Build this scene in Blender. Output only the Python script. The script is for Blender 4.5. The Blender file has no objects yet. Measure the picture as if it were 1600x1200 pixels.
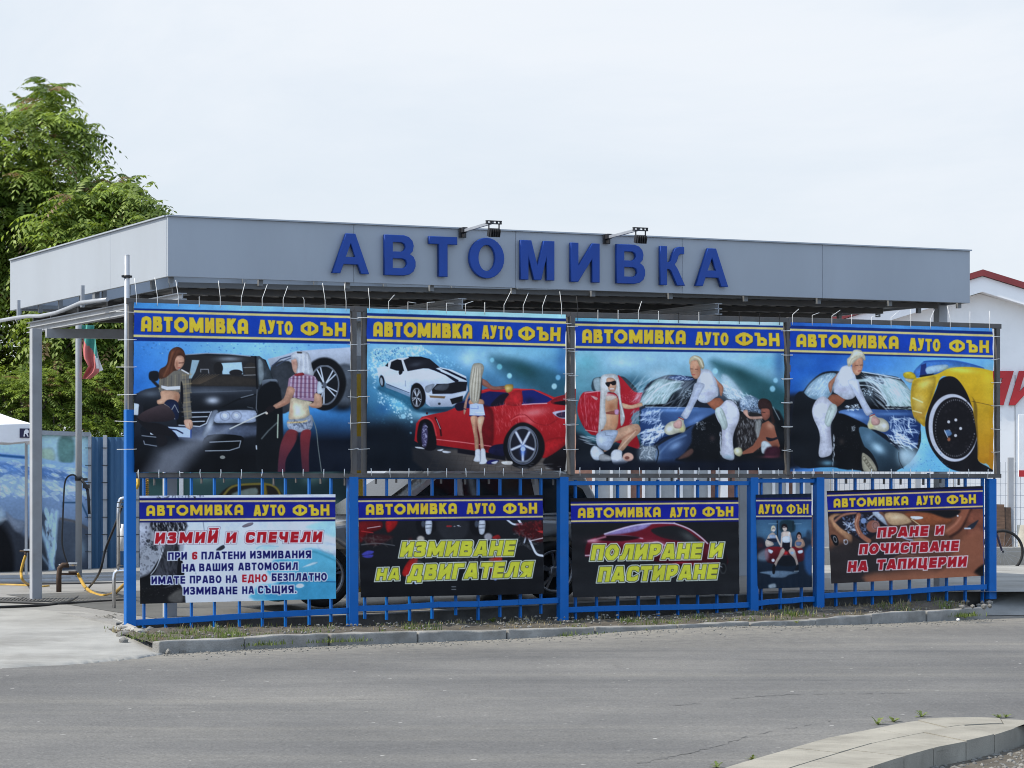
import bpy, bmesh, math, random
from mathutils import Vector, Matrix
R = math.radians
scene = bpy.context.scene
random.seed(7)

# ------------------------------------------------------------------ camera
F = 4160.0                              # focal length in photograph pixels (1600 wide)
EYE = 1.75
cam = bpy.data.objects.new('camera', bpy.data.cameras.new('camera'))
scene.collection.objects.link(cam)
cam.location = (0, 0, EYE)
cam.rotation_euler = (R(90), 0, 0)
cam.data.sensor_width = 36
cam.data.lens = 36*F/1600
cam.data.shift_y = 142/1600
cam.data.clip_end = 3000
scene.camera = cam

# ------------------------------------------------------------------ sky, sun, exposure
SUN_EL, SUN_DIR = R(47), Vector((-1, -.20))          # the sun stands high on the left, a little behind the canopy
w = bpy.data.worlds.new('World'); scene.world = w; w.use_nodes = True
nt = w.node_tree; nt.nodes.clear()
def nd(tree, typ, **kw):
    n = tree.nodes.new(typ)
    for k, v in kw.items():
        if k in n.inputs: n.inputs[k].default_value = v
        else: setattr(n, k, v)
    return n
def ramp(tree, src, stops, interp='LINEAR'):
    n = tree.nodes.new('ShaderNodeValToRGB'); n.color_ramp.interpolation = interp
    el = n.color_ramp.elements
    while len(el) < len(stops): el.new(.5)
    for e, (p, c) in zip(el, stops): e.position = p; e.color = c if len(c) == 4 else (*c, 1)
    tree.links.new(src, n.inputs[0]); return n
sky = nd(nt, 'ShaderNodeTexSky', sky_type='NISHITA'); sky.sun_disc = False
sky.sun_elevation = SUN_EL; sky.sun_rotation = math.atan2(SUN_DIR.x, SUN_DIR.y)
sky.air_density = 1.0; sky.dust_density = 1.6; sky.ozone_density = 1.2
tc = nd(nt, 'ShaderNodeTexCoord'); mp = nd(nt, 'ShaderNodeMapping'); mp.inputs['Scale'].default_value = (1, 1, 2.6)
nt.links.new(tc.outputs['Generated'], mp.inputs[0])
n1 = nd(nt, 'ShaderNodeTexNoise', Scale=3.2, Detail=7.0, Roughness=.62, Distortion=.4)
nt.links.new(mp.outputs[0], n1.inputs['Vector'])
# thin bright overcast ahead of the camera, clearer sky behind it
sp = nd(nt, 'ShaderNodeSeparateXYZ'); nt.links.new(tc.outputs['Generated'], sp.inputs[0])
cov = nd(nt, 'ShaderNodeMapRange'); cov.inputs[1].default_value = -.55; cov.inputs[2].default_value = .55; cov.inputs[3].default_value = .6; cov.inputs[4].default_value = .93
nt.links.new(sp.outputs['Y'], cov.inputs[0])
cl = ramp(nt, n1.outputs['Fac'], [(.34, (.88, .88, .88)), (.62, (1.06, 1.06, 1.06))])
mul = nd(nt, 'ShaderNodeMath', operation='MULTIPLY'); mul.use_clamp = True
nt.links.new(cov.outputs[0], mul.inputs[0]); nt.links.new(cl.outputs[0], mul.inputs[1])
veil = ramp(nt, n1.outputs['Fac'], [(.3, (5.75, 6.3, 6.98)), (.7, (6.3, 6.62, 7.05))])
# the veil is brighter and bluer behind the camera
bk = nd(nt, 'ShaderNodeMapRange'); bk.inputs[1].default_value = -.8; bk.inputs[2].default_value = .75
nt.links.new(sp.outputs['Y'], bk.inputs[0]); bkr = ramp(nt, bk.outputs[0], [(0, (1.48, 1.74, 2.12)), (1, (1, 1, 1))])
vm = nd(nt, 'ShaderNodeMix', data_type='RGBA', blend_type='MULTIPLY'); vm.inputs[0].default_value = 1
nt.links.new(veil.outputs[0], vm.inputs[6]); nt.links.new(bkr.outputs[0], vm.inputs[7])
mx = nd(nt, 'ShaderNodeMix', data_type='RGBA')
nt.links.new(mul.outputs[0], mx.inputs[0]); nt.links.new(sky.outputs[0], mx.inputs[6]); nt.links.new(vm.outputs[2], mx.inputs[7])
bg = nd(nt, 'ShaderNodeBackground', Strength=.1); out = nd(nt, 'ShaderNodeOutputWorld')
nt.links.new(mx.outputs[2], bg.inputs[0]); nt.links.new(bg.outputs[0], out.inputs[0])
sd = Vector((SUN_DIR.x, SUN_DIR.y, 0)).normalized()*math.cos(SUN_EL)+Vector((0, 0, math.sin(SUN_EL)))
sun = bpy.data.objects.new('sun', bpy.data.lights.new('sun', 'SUN')); scene.collection.objects.link(sun)
sun.data.energy = 3.6; sun.data.angle = R(1.2); sun.data.color = (1, .925, .805)
sun.rotation_euler = (-sd).to_track_quat('-Z', 'Y').to_euler(); sun.location = (-20, 10, 30)
scene.view_settings.view_transform = 'Standard'; scene.view_settings.look = 'None'
scene.cycles.filter_width = 1.0
scene.view_settings.exposure = 0.48; scene.view_settings.gamma = 1

# ------------------------------------------------------------------ helpers
Z = Vector((0, 0, 1))
U = Vector((.9040, .4274, 0)).normalized()         # along the fence, to the right
N = Vector((U.y, -U.x, 0))                         # from the fence towards the road
W = -N
A0 = Vector((-4.09, 28.6, 0))                      # left end of the fence
def onplane(px, o=0.):
    """distance along the fence and depth of image column px on the plane o metres in front of the fence"""
    b = A0+N*o; k = (px-800)/F
    L = (b.y*k-b.x)/(U.x-U.y*k)
    return L, b.y+U.y*L
def FP(px, py, o=0.):
    L, Y = onplane(px, o)
    p = A0+N*o+U*L; return Vector((p.x, p.y, EYE+(742-py)/F*Y))
def FL(L, o, z): p = A0+N*o+U*L; return Vector((p.x, p.y, z))
def GP(px, py, z=0.):
    Y = F*(EYE-z)/(py-742); return Vector(((px-800)/F*Y, Y, z))
def DP(px, py, Y): return Vector(((px-800)/F*Y, Y, EYE+(742-py)/F*Y))

class MB:
    def __init__(s): s.v = []; s.f = []; s.m = []; s.mi = 0; s.sm = []; s.smooth = False
    def face(s, idx): s.f.append(idx); s.m.append(s.mi); s.sm.append(s.smooth)
    def quad(s, a, b, c, d):
        i = len(s.v); s.v += [Vector(a), Vector(b), Vector(c), Vector(d)]; s.face((i, i+1, i+2, i+3))
    def box(s, c, hu, hn, hz, u=U, n=N, z=Z):
        c = Vector(c); i = len(s.v)
        for a in (-1, 1):
            for b in (-1, 1):
                for d in (-1, 1): s.v.append(c+u*hu*a+n*hn*b+z*hz*d)
        for q in ((0, 1, 3, 2), (4, 6, 7, 5), (0, 4, 5, 1), (2, 3, 7, 6), (0, 2, 6, 4), (1, 5, 7, 3)): s.face(tuple(i+k for k in q))
    def bar(s, p0, p1, w, h, up=Z):
        p0, p1 = Vector(p0), Vector(p1); d = p1-p0; L = d.length; d.normalize()
        sd_ = d.cross(up)
        if sd_.length < 1e-4: sd_ = d.cross(Vector((1, 0, 0)))
        sd_.normalize(); s.box((p0+p1)/2, L/2, w/2, h/2, d, sd_, sd_.cross(d))
    def tube(s, pts, r, n=8, cap=True):
        pts = [Vector(p) for p in pts]; rings = []; sm = s.smooth; s.smooth = True
        rr = r if isinstance(r, (list, tuple)) else [r]*len(pts)
        prev = None
        for k, p in enumerate(pts):
            t = (pts[min(k+1, len(pts)-1)]-pts[max(k-1, 0)]).normalized()
            if prev is None:
                x = t.cross(Z)
                if x.length < 1e-3: x = t.cross(Vector((1, 0, 0)))
            else: x = prev-t*prev.dot(t)
            x.normalize(); prev = x; y = t.cross(x); i = len(s.v)
            for j in range(n):
                a = 2*math.pi*j/n; s.v.append(p+(x*math.cos(a)+y*math.sin(a))*rr[k])
            rings.append(i)
        for a, b in zip(rings[:-1], rings[1:]):
            for j in range(n): s.face((a+j, a+(j+1) % n, b+(j+1) % n, b+j))
        s.smooth = False
        if cap: s.face(tuple(rings[0]+j for j in reversed(range(n)))); s.face(tuple(rings[-1]+j for j in range(n)))
        s.smooth = sm
    def prism(s, poly, o, a, b, d):
        """outline (x, y) in the axes a, b at o, pushed through d"""
        o, d = Vector(o), Vector(d); i = len(s.v); n = len(poly)
        s.v += [o+a*x+b*y for x, y in poly]+[o+a*x+b*y+d for x, y in poly]
        s.face(tuple(i+k for k in reversed(range(n)))); s.face(tuple(i+n+k for k in range(n)))
        for k in range(n): s.face((i+k, i+(k+1) % n, i+n+(k+1) % n, i+n+k))
    def lathe(s, prof, o, ax, n=24):
        """profile (along ax, radius)"""
        ax = Vector(ax).normalized(); x = ax.cross(Z)
        if x.length < 1e-3: x = Vector((1, 0, 0))
        x.normalize(); y = ax.cross(x); i = len(s.v); o = Vector(o); sm = s.smooth; s.smooth = True
        for (h, r) in prof:
            for j in range(n):
                t = 2*math.pi*j/n; s.v.append(o+ax*h+(x*math.cos(t)+y*math.sin(t))*r)
        for k in range(len(prof)-1):
            for j in range(n): s.face((i+k*n+j, i+k*n+(j+1) % n, i+(k+1)*n+(j+1) % n, i+(k+1)*n+j))
        s.smooth = sm

def tag(o, label=None, cat=None, group=None, kind=None):
    if label: o['label'] = label
    if cat: o['category'] = cat
    if group: o['group'] = group
    if kind: o['kind'] = kind
    return o
def thing(name, label, cat, loc, group=None):
    o = bpy.data.objects.new(name, None); scene.collection.objects.link(o)
    o.location = loc; o.empty_display_size = .2
    return tag(o, label, cat, group)
def ob(name, mb, mats, parent=None, bevel=0, seg=2, fix=True, loc=None):
    me = bpy.data.meshes.new(name)
    org = Vector(loc) if loc is not None else (Vector(parent.location) if parent and parent.type == 'EMPTY' else Vector())
    root = parent
    while root is not None and root.parent is not None: root = root.parent
    if root is not None and loc is None: org = Vector(root.location)
    me.from_pydata([v-org for v in mb.v], [], mb.f)
    for m in (mats if isinstance(mats, (list, tuple)) else [mats]): me.materials.append(m)
    me.polygons.foreach_set('material_index', mb.m); me.polygons.foreach_set('use_smooth', mb.sm)
    if fix and len(mb.f) < 60000:
        bm = bmesh.new(); bm.from_mesh(me); bmesh.ops.recalc_face_normals(bm, faces=bm.faces); bm.to_mesh(me); bm.free()
    me.update()
    o = bpy.data.objects.new(name, me); scene.collection.objects.link(o)
    if parent: o.parent = parent
    elif loc is not None: o.location = org
    if bevel:
        b = o.modifiers.new('bevel', 'BEVEL'); b.width = bevel; b.segments = seg; b.limit_method = 'ANGLE'; b.angle_limit = R(40)
    return o
def struct(name, mb, m, **k): return tag(ob(name, mb, m, **k), kind='structure')

# ------------------------------------------------------------------ materials
def mat(name, col, rough=.6, metal=0., var=.12, vs=6., bump=0., bs=60., spec=.4, dirt=None, ds=2., da=.5, stretch=None, coat=0.):
    m = bpy.data.materials.new(name); m.use_nodes = True; t = m.node_tree; b = t.nodes['Principled BSDF']
    b.inputs['Roughness'].default_value = rough; b.inputs['Metallic'].default_value = metal; b.inputs['Specular IOR Level'].default_value = spec
    if coat: b.inputs['Coat Weight'].default_value = coat; b.inputs['Coat Roughness'].default_value = .08
    c = nd(t, 'ShaderNodeTexCoord'); src = c.outputs['Object']
    if stretch:
        q = nd(t, 'ShaderNodeMapping'); q.inputs['Scale'].default_value = stretch; t.links.new(src, q.inputs[0]); src = q.outputs[0]
    nz = nd(t, 'ShaderNodeTexNoise', Scale=vs, Detail=6.0, Roughness=.6); t.links.new(src, nz.inputs['Vector'])
    lo = tuple(max(0, x*(1-var)) for x in col); hi = tuple(min(1, x*(1+var)) for x in col)
    r = ramp(t, nz.outputs['Fac'], [(.3, lo), (.7, hi)]); o = r.outputs[0]
    if dirt:
        n2 = nd(t, 'ShaderNodeTexNoise', Scale=ds, Detail=8.0, Roughness=.7); t.links.new(src, n2.inputs['Vector'])
        f = ramp(t, n2.outputs['Fac'], [(.5, (0, 0, 0)), (.72, (da, da, da))])
        x = nd(t, 'ShaderNodeMix', data_type='RGBA'); t.links.new(f.outputs[0], x.inputs[0]); t.links.new(o, x.inputs[6]); x.inputs[7].default_value = (*dirt, 1); o = x.outputs[2]
    t.links.new(o, b.inputs['Base Color'])
    rr = nd(t, 'ShaderNodeMapRange'); rr.inputs[3].default_value = max(.03, rough-.08); rr.inputs[4].default_value = min(1, rough+.08)
    t.links.new(nz.outputs['Fac'], rr.inputs[0]); t.links.new(rr.outputs[0], b.inputs['Roughness'])
    if bump:
        n3 = nd(t, 'ShaderNodeTexNoise', Scale=bs, Detail=5.0); t.links.new(src, n3.inputs['Vector'])
        bp = nd(t, 'ShaderNodeBump', Strength=bump, Distance=.01); t.links.new(n3.outputs['Fac'], bp.inputs['Height']); t.links.new(bp.outputs[0], b.inputs['Normal'])
    return m
def leafmat(name, lo, hi, trans=.35, rough=.5):
    m = bpy.data.materials.new(name); m.use_nodes = True; t = m.node_tree; b = t.nodes['Principled BSDF']
    at = nd(t, 'ShaderNodeAttribute', attribute_name='tint')
    r = ramp(t, at.outputs['Fac'], [(0, lo), (.6, hi), (.90, tuple(min(1, x*1.45) for x in hi)), (.96, (.20, .135, .07))]); t.links.new(r.outputs[0], b.inputs['Base Color'])
    b.inputs['Roughness'].default_value = rough; b.inputs['Specular IOR Level'].default_value = .3
    tr = nd(t, 'ShaderNodeBsdfTranslucent'); hs = nd(t, 'ShaderNodeHueSaturation', Value=1.5); hs.inputs['Saturation'].default_value = 1.1
    t.links.new(r.outputs[0], hs.inputs['Color']); t.links.new(hs.outputs[0], tr.inputs[0])
    x = nd(t, 'ShaderNodeMixShader'); x.inputs[0].default_value = trans
    t.links.new(b.outputs[0], x.inputs[1]); t.links.new(tr.outputs[0], x.inputs[2]); t.links.new(x.outputs[0], t.nodes['Material Output'].inputs[0])
    return m
M = {}
M['fascia'] = mat('painted fascia sheet', (.305, .335, .372), .42, .0, .05, 1.4, .06, 1.6, spec=.4, stretch=(1, 1, .3), dirt=(.27, .29, .315), ds=1.1, da=.35)
M['fascia_frame'] = mat('galvanised frame', (.20, .21, .22), .5, .4, .15)
M['deck'] = mat('roof sheet underside', (.13, .135, .14), .5, .3, .12, 2.)
M['purlin'] = mat('dark primed steel', (.11, .105, .10), .6, .0, .15, 3.)
M['steel'] = mat('grey painted steel', (.33, .345, .365), .5, .0, .08, 4., spec=.5, dirt=(.2, .16, .12), ds=3, da=.25)
M['galv'] = mat('galvanised tube', (.36, .38, .41), .42, .45, .1, 8.)
M['darksteel'] = mat('dark grey steel tube', (.082, .078, .076), .55, 0, .2, 5., dirt=(.15, .10, .07), ds=4, da=.35)
M['blue'] = mat('blue gloss paint', (.004, .115, .40), .42, 0, .1, 5., .04, 120, spec=.2, dirt=(.03, .09, .22), ds=5, da=.4)
M['letter'] = mat('blue plastic letter', (.008, .050, .27), .45, 0, .08, 4., spec=.3)
M['black'] = mat('black plastic', (.018, .018, .02), .5, 0, .2)
M['rubber'] = mat('tyre rubber', (.014, .014, .014), .75, 0, .25, 20)
M['chrome'] = mat('chrome', (.62, .63, .65), .18, 1., .05)
M['alloy'] = mat('wheel alloy', (.34, .35, .37), .3, .8, .08)
M['tie'] = mat('white cable tie', (.72, .72, .70), .5, 0, .05)
M['white'] = mat('white plastic', (.72, .73, .74), .5, 0, .05, 3, dirt=(.45, .43, .4), ds=2, da=.3)
M['wallwhite'] = mat('white cladding', (.82, .815, .80), .6, 0, .04, 1., dirt=(.45, .45, .44), ds=.8, da=.25)
M['red'] = mat('red lettering', (.42, .018, .022), .5, 0, .1)
M['redroof'] = mat('red metal roof edge', (.20, .030, .030), .5, 0, .15, 2)
M['brick'] = mat('brick', (.24, .13, .10), .85, 0, .25, 9, .3, 50)
M['stonewall'] = mat('grey render', (.22, .21, .20), .9, 0, .2, 4, .3, 40)
M['glassdark'] = mat('dark glass', (.02, .025, .03), .08, 0, .1, spec=.6)
M['glasspale'] = mat('curtained window', (.33, .35, .36), .15, 0, .15, 3, spec=.6)
M['silver'] = mat('silver car paint', (.52, .53, .53), .32, .35, .04, 3, coat=.5)
M['yellowhose'] = mat('yellow hose', (.42, .25, .03), .5, 0, .2, 12)
M['blackhose'] = mat('black hose', (.02, .02, .022), .45, 0, .2, 12)
M['rust'] = mat('rusty iron', (.07, .045, .032), .8, .2, .4, 14, .3)
M['trunk'] = mat('bark', (.09, .07, .055), .9, 0, .35, 9, .5, 25)
M['wood'] = mat('old board', (.10, .06, .04), .85, 0, .4, 5, stretch=(1, 1, 6))
M['pale_board'] = mat('pale board', (.55, .5, .4), .8, 0, .2, 5)
M['bluewall'] = mat('blue sheet wall', (.045, .125, .245), .5, 0, .16, 2.2, .05, 40, dirt=(.13, .22, .32), ds=2.6, da=.4, stretch=(1, 1, .3))
M['tentcloth'] = mat('white tent cloth', (.78, .79, .82), .7, 0, .05, 4)
M['navy'] = mat('navy print', (.02, .02, .06), .6)
M['flag_white'] = mat('flag white', (.7, .7, .7), .8); M['flag_green'] = mat('flag green', (.07, .29, .24), .8, var=.1); M['flag_red'] = mat('flag red', (.52, .15, .14), .8, var=.1)
M['yellowpaint'] = mat('yellow paint', (.60, .38, .04), .5, 0, .1, 6)
M['stone'] = mat('broken concrete', (.185, .178, .162), .95, 0, .3, 14, .6, 50)
M['shade_wetfloor'] = mat('damp floor with painted shade', (.115, .113, .108), .5, 0, .25, 1.2, .1, 50, dirt=(.18, .175, .16), ds=1.5, da=.5)  # damp concrete, with the canopy's shade also put into the dark colour
M['plinth'] = mat('plinth with painted shade', (.075, .072, .066), .95, 0, .35, 5, .4, 50)  # the shade on the slab's front face is put into this dark colour
M['concrete'] = mat('pale concrete', (.275, .272, .256), .9, 0, .2, 1.3, .25, 70, dirt=(.165, .158, .142), ds=.9, da=.8)
M['yard'] = mat('yard concrete', (.25, .246, .235), .9, 0, .16, 1.4, .2, 60, dirt=(.19, .18, .17), ds=.9, da=.55)
M['kerb'] = mat('kerb stone', (.23, .225, .21), .92, 0, .3, 5, .7, 60, dirt=(.15, .14, .12), ds=3, da=.6)
M['island'] = mat('island slab', (.268, .252, .213), .92, 0, .2, 2.4, .4, 90, dirt=(.15, .138, .112), ds=1.7, da=.7)
M['soil'] = mat('verge soil', (.075, .064, .049), .97, 0, .4, 5, .8, 40, dirt=(.15, .135, .11), ds=2, da=.7)
M['ground'] = mat('far ground', (.22, .21, .19), .95, 0, .2, .6)
M['leaf'] = leafmat('compound leaves', (.054, .094, .014), (.205, .27, .052))
M['leaf2'] = leafmat('shrub leaves', (.045, .08, .015), (.15, .22, .045))
M['grass'] = leafmat('grass blades', (.05, .075, .015), (.13, .17, .045), .25)
M['drygrass'] = leafmat('dry grass', (.13, .105, .055), (.24, .20, .11), .2)
# ------------------------------------------------------------------ printed artwork (painted as colours on the sheets)
import numpy as np
def _s2l(c):
    c = np.clip(c, 0, 1)
    return np.where(c <= 0.04045, c/12.92, ((c+0.055)/1.055)**2.4)

class Art:
    """A small painter: polygons, strokes, ellipses, soft blobs and lettering on a numpy sheet."""
    def __init__(s, x0, y0, x1, y1, R=2.6, seed=1):
        s.x0, s.y0, s.R = x0, y0, R
        s.W = int((x1-x0)*R); s.H = int((y1-y0)*R)
        s.a = np.zeros((s.H, s.W, 3), np.float32)
        s.rng = np.random.default_rng(seed); s.nz = None; s.ox = s.oy = 0.0; s.s = 1.0
    def use(s, ox, oy, sc): s.ox, s.oy, s.s = ox, oy, sc
    def k(s, pts):
        p = np.asarray(pts, np.float32)
        q = np.empty_like(p)
        q[:, 0] = (s.ox+p[:, 0]/s.s-s.x0)*s.R; q[:, 1] = (s.oy+p[:, 1]/s.s-s.y0)*s.R
        return q
    def box(s, q, m):
        return (max(0, int(q[:, 0].min()-m)), max(0, int(q[:, 1].min()-m)),
                min(s.W, int(q[:, 0].max()+m)+2), min(s.H, int(q[:, 1].max()+m)+2))
    def grid(s, b):
        return np.meshgrid(np.arange(b[0], b[2], dtype=np.float32)+.5, np.arange(b[1], b[3], dtype=np.float32)+.5)
    def put(s, b, al, col, grad=None, X=None, Y=None):
        if b[2] <= b[0] or b[3] <= b[1]: return
        c = np.array(col, np.float32)/255
        r = s.a[b[1]:b[3], b[0]:b[2]]
        if grad is not None:
            (g0, g1, c2) = grad
            g = s.k([g0, g1]); d = g[1]-g[0]
            t = np.clip(((X-g[0, 0])*d[0]+(Y-g[0, 1])*d[1])/max(1e-6, float(d @ d)), 0, 1)[..., None]
            c = c*(1-t)+np.array(c2, np.float32)/255*t
        r += (c-r)*al[..., None]
    @staticmethod
    def curve(q, closed=True, n=4):
        q = np.asarray(q, np.float32); N = len(q); out = []
        for i in range(N if closed else N-1):
            if closed: p0, p1, p2, p3 = q[i-1], q[i], q[(i+1) % N], q[(i+2) % N]
            else: p0, p1, p2, p3 = q[max(0, i-1)], q[i], q[i+1], q[min(N-1, i+2)]
            for j in range(n):
                t = j/n
                out.append(.5*(2*p1+(p2-p0)*t+(2*p0-5*p1+4*p2-p3)*t*t+(3*p1-p0-3*p2+p3)*t**3))
        if not closed: out.append(q[-1])
        return np.array(out, np.float32)
    def sdf(s, q, X, Y):
        d2 = np.full(X.shape, 1e9, np.float32); ins = np.zeros(X.shape, bool)
        n = len(q)
        for i in range(n):
            ax, ay = q[i]; bx, by = q[(i+1) % n]
            ex, ey = bx-ax, by-ay; L = ex*ex+ey*ey
            if L < 1e-9: continue
            t = np.clip(((X-ax)*ex+(Y-ay)*ey)/L, 0, 1)
            d2 = np.minimum(d2, (X-ax-t*ex)**2+(Y-ay-t*ey)**2)
            if ay != by:
                c = (ay > Y) != (by > Y)
                ins ^= c & (X < (bx-ax)*(Y-ay)/(by-ay)+ax)
        d = np.sqrt(d2)
        return np.where(ins, -d, d)
    def P(s, pts, col, f=0, a=1., sm=True, grad=None):
        q = s.k(pts)
        if sm: q = s.curve(q)
        f = max(.6, f/s.s*s.R)
        b = s.box(q, f)
        if b[2] <= b[0] or b[3] <= b[1]: return
        X, Y = s.grid(b); d = s.sdf(q, X, Y)
        t = np.clip(.5-d/(2*f), 0, 1); t = t*t*(3-2*t)
        if grad is None and sm and f < 9 and max(col) > 60:      # rounded modelling of the figures and bodies in the picture
            x0, y0 = q.min(0); bw, bh = q.max(0)-q.min(0)+1e-3; e = np.exp(np.minimum(d, 0)/max(2., .13*min(bw, bh)))
            if s.nz is None:
                keep = s.a; s.a = np.ones_like(keep)
                for am, sc in ((.07, 26), (.05, 9), (.03, 4)): s.N(am, sc)
                s.nz = s.a[..., 0]; s.a = keep
            g = s.nz[b[1]:b[3], b[0]:b[2]]*(1.07-.24*e)-.16*((X-x0)/bw*.6+(Y-y0)/bh*.4)
            r = s.a[b[1]:b[3], b[0]:b[2]]; r += (np.array(col, np.float32)/255*g[..., None]-r)*(t*a)[..., None]; return
        s.put(b, t*a, col, grad, X, Y)
    def L(s, pts, w, col, f=0, a=1., sm=False):
        q = s.k(pts)
        if sm: q = s.curve(q, False)
        w = w/s.s*s.R/2; f = max(.6, f/s.s*s.R)
        b = s.box(q, w+f)
        if b[2] <= b[0] or b[3] <= b[1]: return
        X, Y = s.grid(b); d2 = np.full(X.shape, 1e9, np.float32)
        for i in range(len(q)-1):
            ax, ay = q[i]; ex, ey = q[i+1]-q[i]; LL = max(1e-9, ex*ex+ey*ey)
            t = np.clip(((X-ax)*ex+(Y-ay)*ey)/LL, 0, 1)
            d2 = np.minimum(d2, (X-ax-t*ex)**2+(Y-ay-t*ey)**2)
        t = np.clip(.5-(np.sqrt(d2)-w)/(2*f), 0, 1)
        s.put(b, t*min(1, a*min(1, w/.5)), col)
    def E(s, cx, cy, rx, ry, col, rot=0, f=0, a=1., ring=0, grad=None):
        q = s.k([(cx-max(rx, ry), cy-max(rx, ry)), (cx+max(rx, ry), cy+max(rx, ry))])
        k = s.R/s.s; f = max(.6, f*k); b = s.box(q, f)
        if b[2] <= b[0] or b[3] <= b[1]: return
        X, Y = s.grid(b); c = q.mean(0); cs, sn = math.cos(math.radians(rot)), math.sin(math.radians(rot))
        u = (X-c[0])*cs+(Y-c[1])*sn; v = -(X-c[0])*sn+(Y-c[1])*cs
        rr = np.sqrt((u/(rx*k))**2+(v/(ry*k))**2); d = (rr-1)*min(rx, ry)*k
        if ring: d = np.abs(d)-ring*k/2
        t = np.clip(.5-d/(2*f), 0, 1)
        s.put(b, t*a, col, grad, X, Y)
    def B(s, cx, cy, rx, ry, col, a=.6, rot=0):
        m = 2.2*max(rx, ry); q = s.k([(cx-m, cy-m), (cx+m, cy+m)]); k = s.R/s.s; b = s.box(q, 0)
        if b[2] <= b[0] or b[3] <= b[1]: return
        X, Y = s.grid(b); c = q.mean(0); cs, sn = math.cos(math.radians(rot)), math.sin(math.radians(rot))
        u = (X-c[0])*cs+(Y-c[1])*sn; v = -(X-c[0])*sn+(Y-c[1])*cs
        s.put(b, a*np.exp(-((u/(rx*k))**2+(v/(ry*k))**2)), col)
    def S(s, pts, n, r0, r1, col, a=.8, st=1., rot=0, rv=180, f=0):
        """n small flecks inside a polygon"""
        p = np.asarray(pts, float); lo, hi = p.min(0), p.max(0)
        n = int(n*1.7); r0 *= .55; r1 *= .58; st = 1+(st-1)*1.6; a *= .8
        for _ in range(n):
            for _t in range(20):
                x, y = lo+s.rng.random(2)*(hi-lo)
                c = False; j = len(p)-1
                for i in range(len(p)):
                    if (p[i, 1] > y) != (p[j, 1] > y) and x < (p[j, 0]-p[i, 0])*(y-p[i, 1])/(p[j, 1]-p[i, 1])+p[i, 0]: c = not c
                    j = i
                if c: break
            r = r0+(r1-r0)*s.rng.random()**2
            s.E(x, y, r*st, r, col, rot+(s.rng.random()-.5)*rv, f, a*(.4+.6*s.rng.random()))
    def finish(s, mottle=.03, grain=.03):
        for amt, sc in ((mottle, 46), (mottle*.8, 17), (mottle*.6, 6.5)): s.N(amt, sc)  # random mottling of the printed tones
        s.a += (s.rng.random(s.a.shape[:2]).astype(np.float32)-.5)[..., None]*grain*2*(.25+s.a)
        # the slight softness of a large format print
        b = s.a.copy()
        for ax in (0, 1): b = (np.roll(b, 1, ax)+b*2+np.roll(b, -1, ax))/4
        b = np.clip(b, 0, 1); b = b*.93+b.mean(2, keepdims=True)*.07; s.a = np.clip(b+.22*(b-.42)*b*(1.25-b)*2, 0, 1); return s
    def N(s, amt, sc, pts=None):
        """soft mottling of what is already there"""
        h, w = s.H, s.W; g = s.rng.random((int(h/sc)+3, int(w/sc)+3)).astype(np.float32)
        Y, X = np.mgrid[0:h, 0:w].astype(np.float32); X /= sc; Y /= sc
        xi, yi = X.astype(int), Y.astype(int); X -= xi; Y -= yi; X = X*X*(3-2*X); Y = Y*Y*(3-2*Y)
        v = (g[yi, xi]*(1-X)+g[yi, xi+1]*X)*(1-Y)+(g[yi+1, xi]*(1-X)+g[yi+1, xi+1]*X)*Y
        s.a *= (1+amt*(v-.5)*2)[..., None]
    # ---- lettering
    def T(s, x0, y0, x1, y1, h, text, col, t=.2, sl=0., out=None, ow=0, sh=None, head=False, gap=.14, hv=None, out2=None, ow2=0):
        gl = [(glyph(c, t, head) if c != ' ' else None) for c in text]
        adv = [(g[0]+gap if g else .38) for g in gl]
        tot = sum(adv)-gap; sx = (x1-x0)/tot; pos = 0.
        ang = (y1-y0)/(x1-x0); passes = []
        if sh: passes.append((sh[2], 0, sh[0], sh[1], .75))
        if out2: passes.append((out2, ow2, 0, 0, 1))
        if out: passes.append((out, ow, 0, 0, 1))
        passes.append((col, 0, 0, 0, 1))
        k = s.R/s.s
        items = []
        for g, ad in zip(gl, adv):
            if g: items.append((pos, g))
            pos += ad
        for (pc, grow, dx, dy, al) in passes:
            for pos, g in items:
                px = x0+pos*sx+dx; py = y0+ang*pos*sx+dy
                q = s.k([(px-.3*h, py-.3*h), (px+g[0]*sx+.4*h, py+1.3*h)]); b = s.box(q, grow*k+2)
                if b[2] <= b[0] or b[3] <= b[1]: continue
                X, Y = s.grid(b)
                # to glyph units
                o = s.k([(px, py)])[0]
                U = (X-o[0])/k; V = (Y-o[1])/k
                V = V-ang*U; U = U-sl*(h-V)
                d = np.full(X.shape, 1e9, np.float32)
                lw = t*h/2
                for st in g[1]:
                    for (ax, ay), (bx, by) in zip(st[:-1], st[1:]):
                        ax, bx = ax*sx, bx*sx; a2, b2 = ay*h, by*h
                        ex, ey = bx-ax, b2-a2; LL = max(1e-9, ex*ex+ey*ey)
                        tt = np.clip(((U-ax)*ex+(V-a2)*ey)/LL, 0, 1)
                        d = np.minimum(d, np.hypot(U-ax-tt*ex, V-a2-tt*ey))
                lw = lw*min(1.15, max(.75, sx/h)) if not head else lw
                d = d-lw
                lo, hi = g[2]
                bx = np.maximum(np.maximum(-U, U-g[0]*sx), np.maximum(lo*h-V, V-hi*h))
                d = np.maximum(d, bx)
                al2 = np.clip(.5-(d-grow)*k/1.3, 0, 1)*al
                s.put(b, al2, pc)

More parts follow.
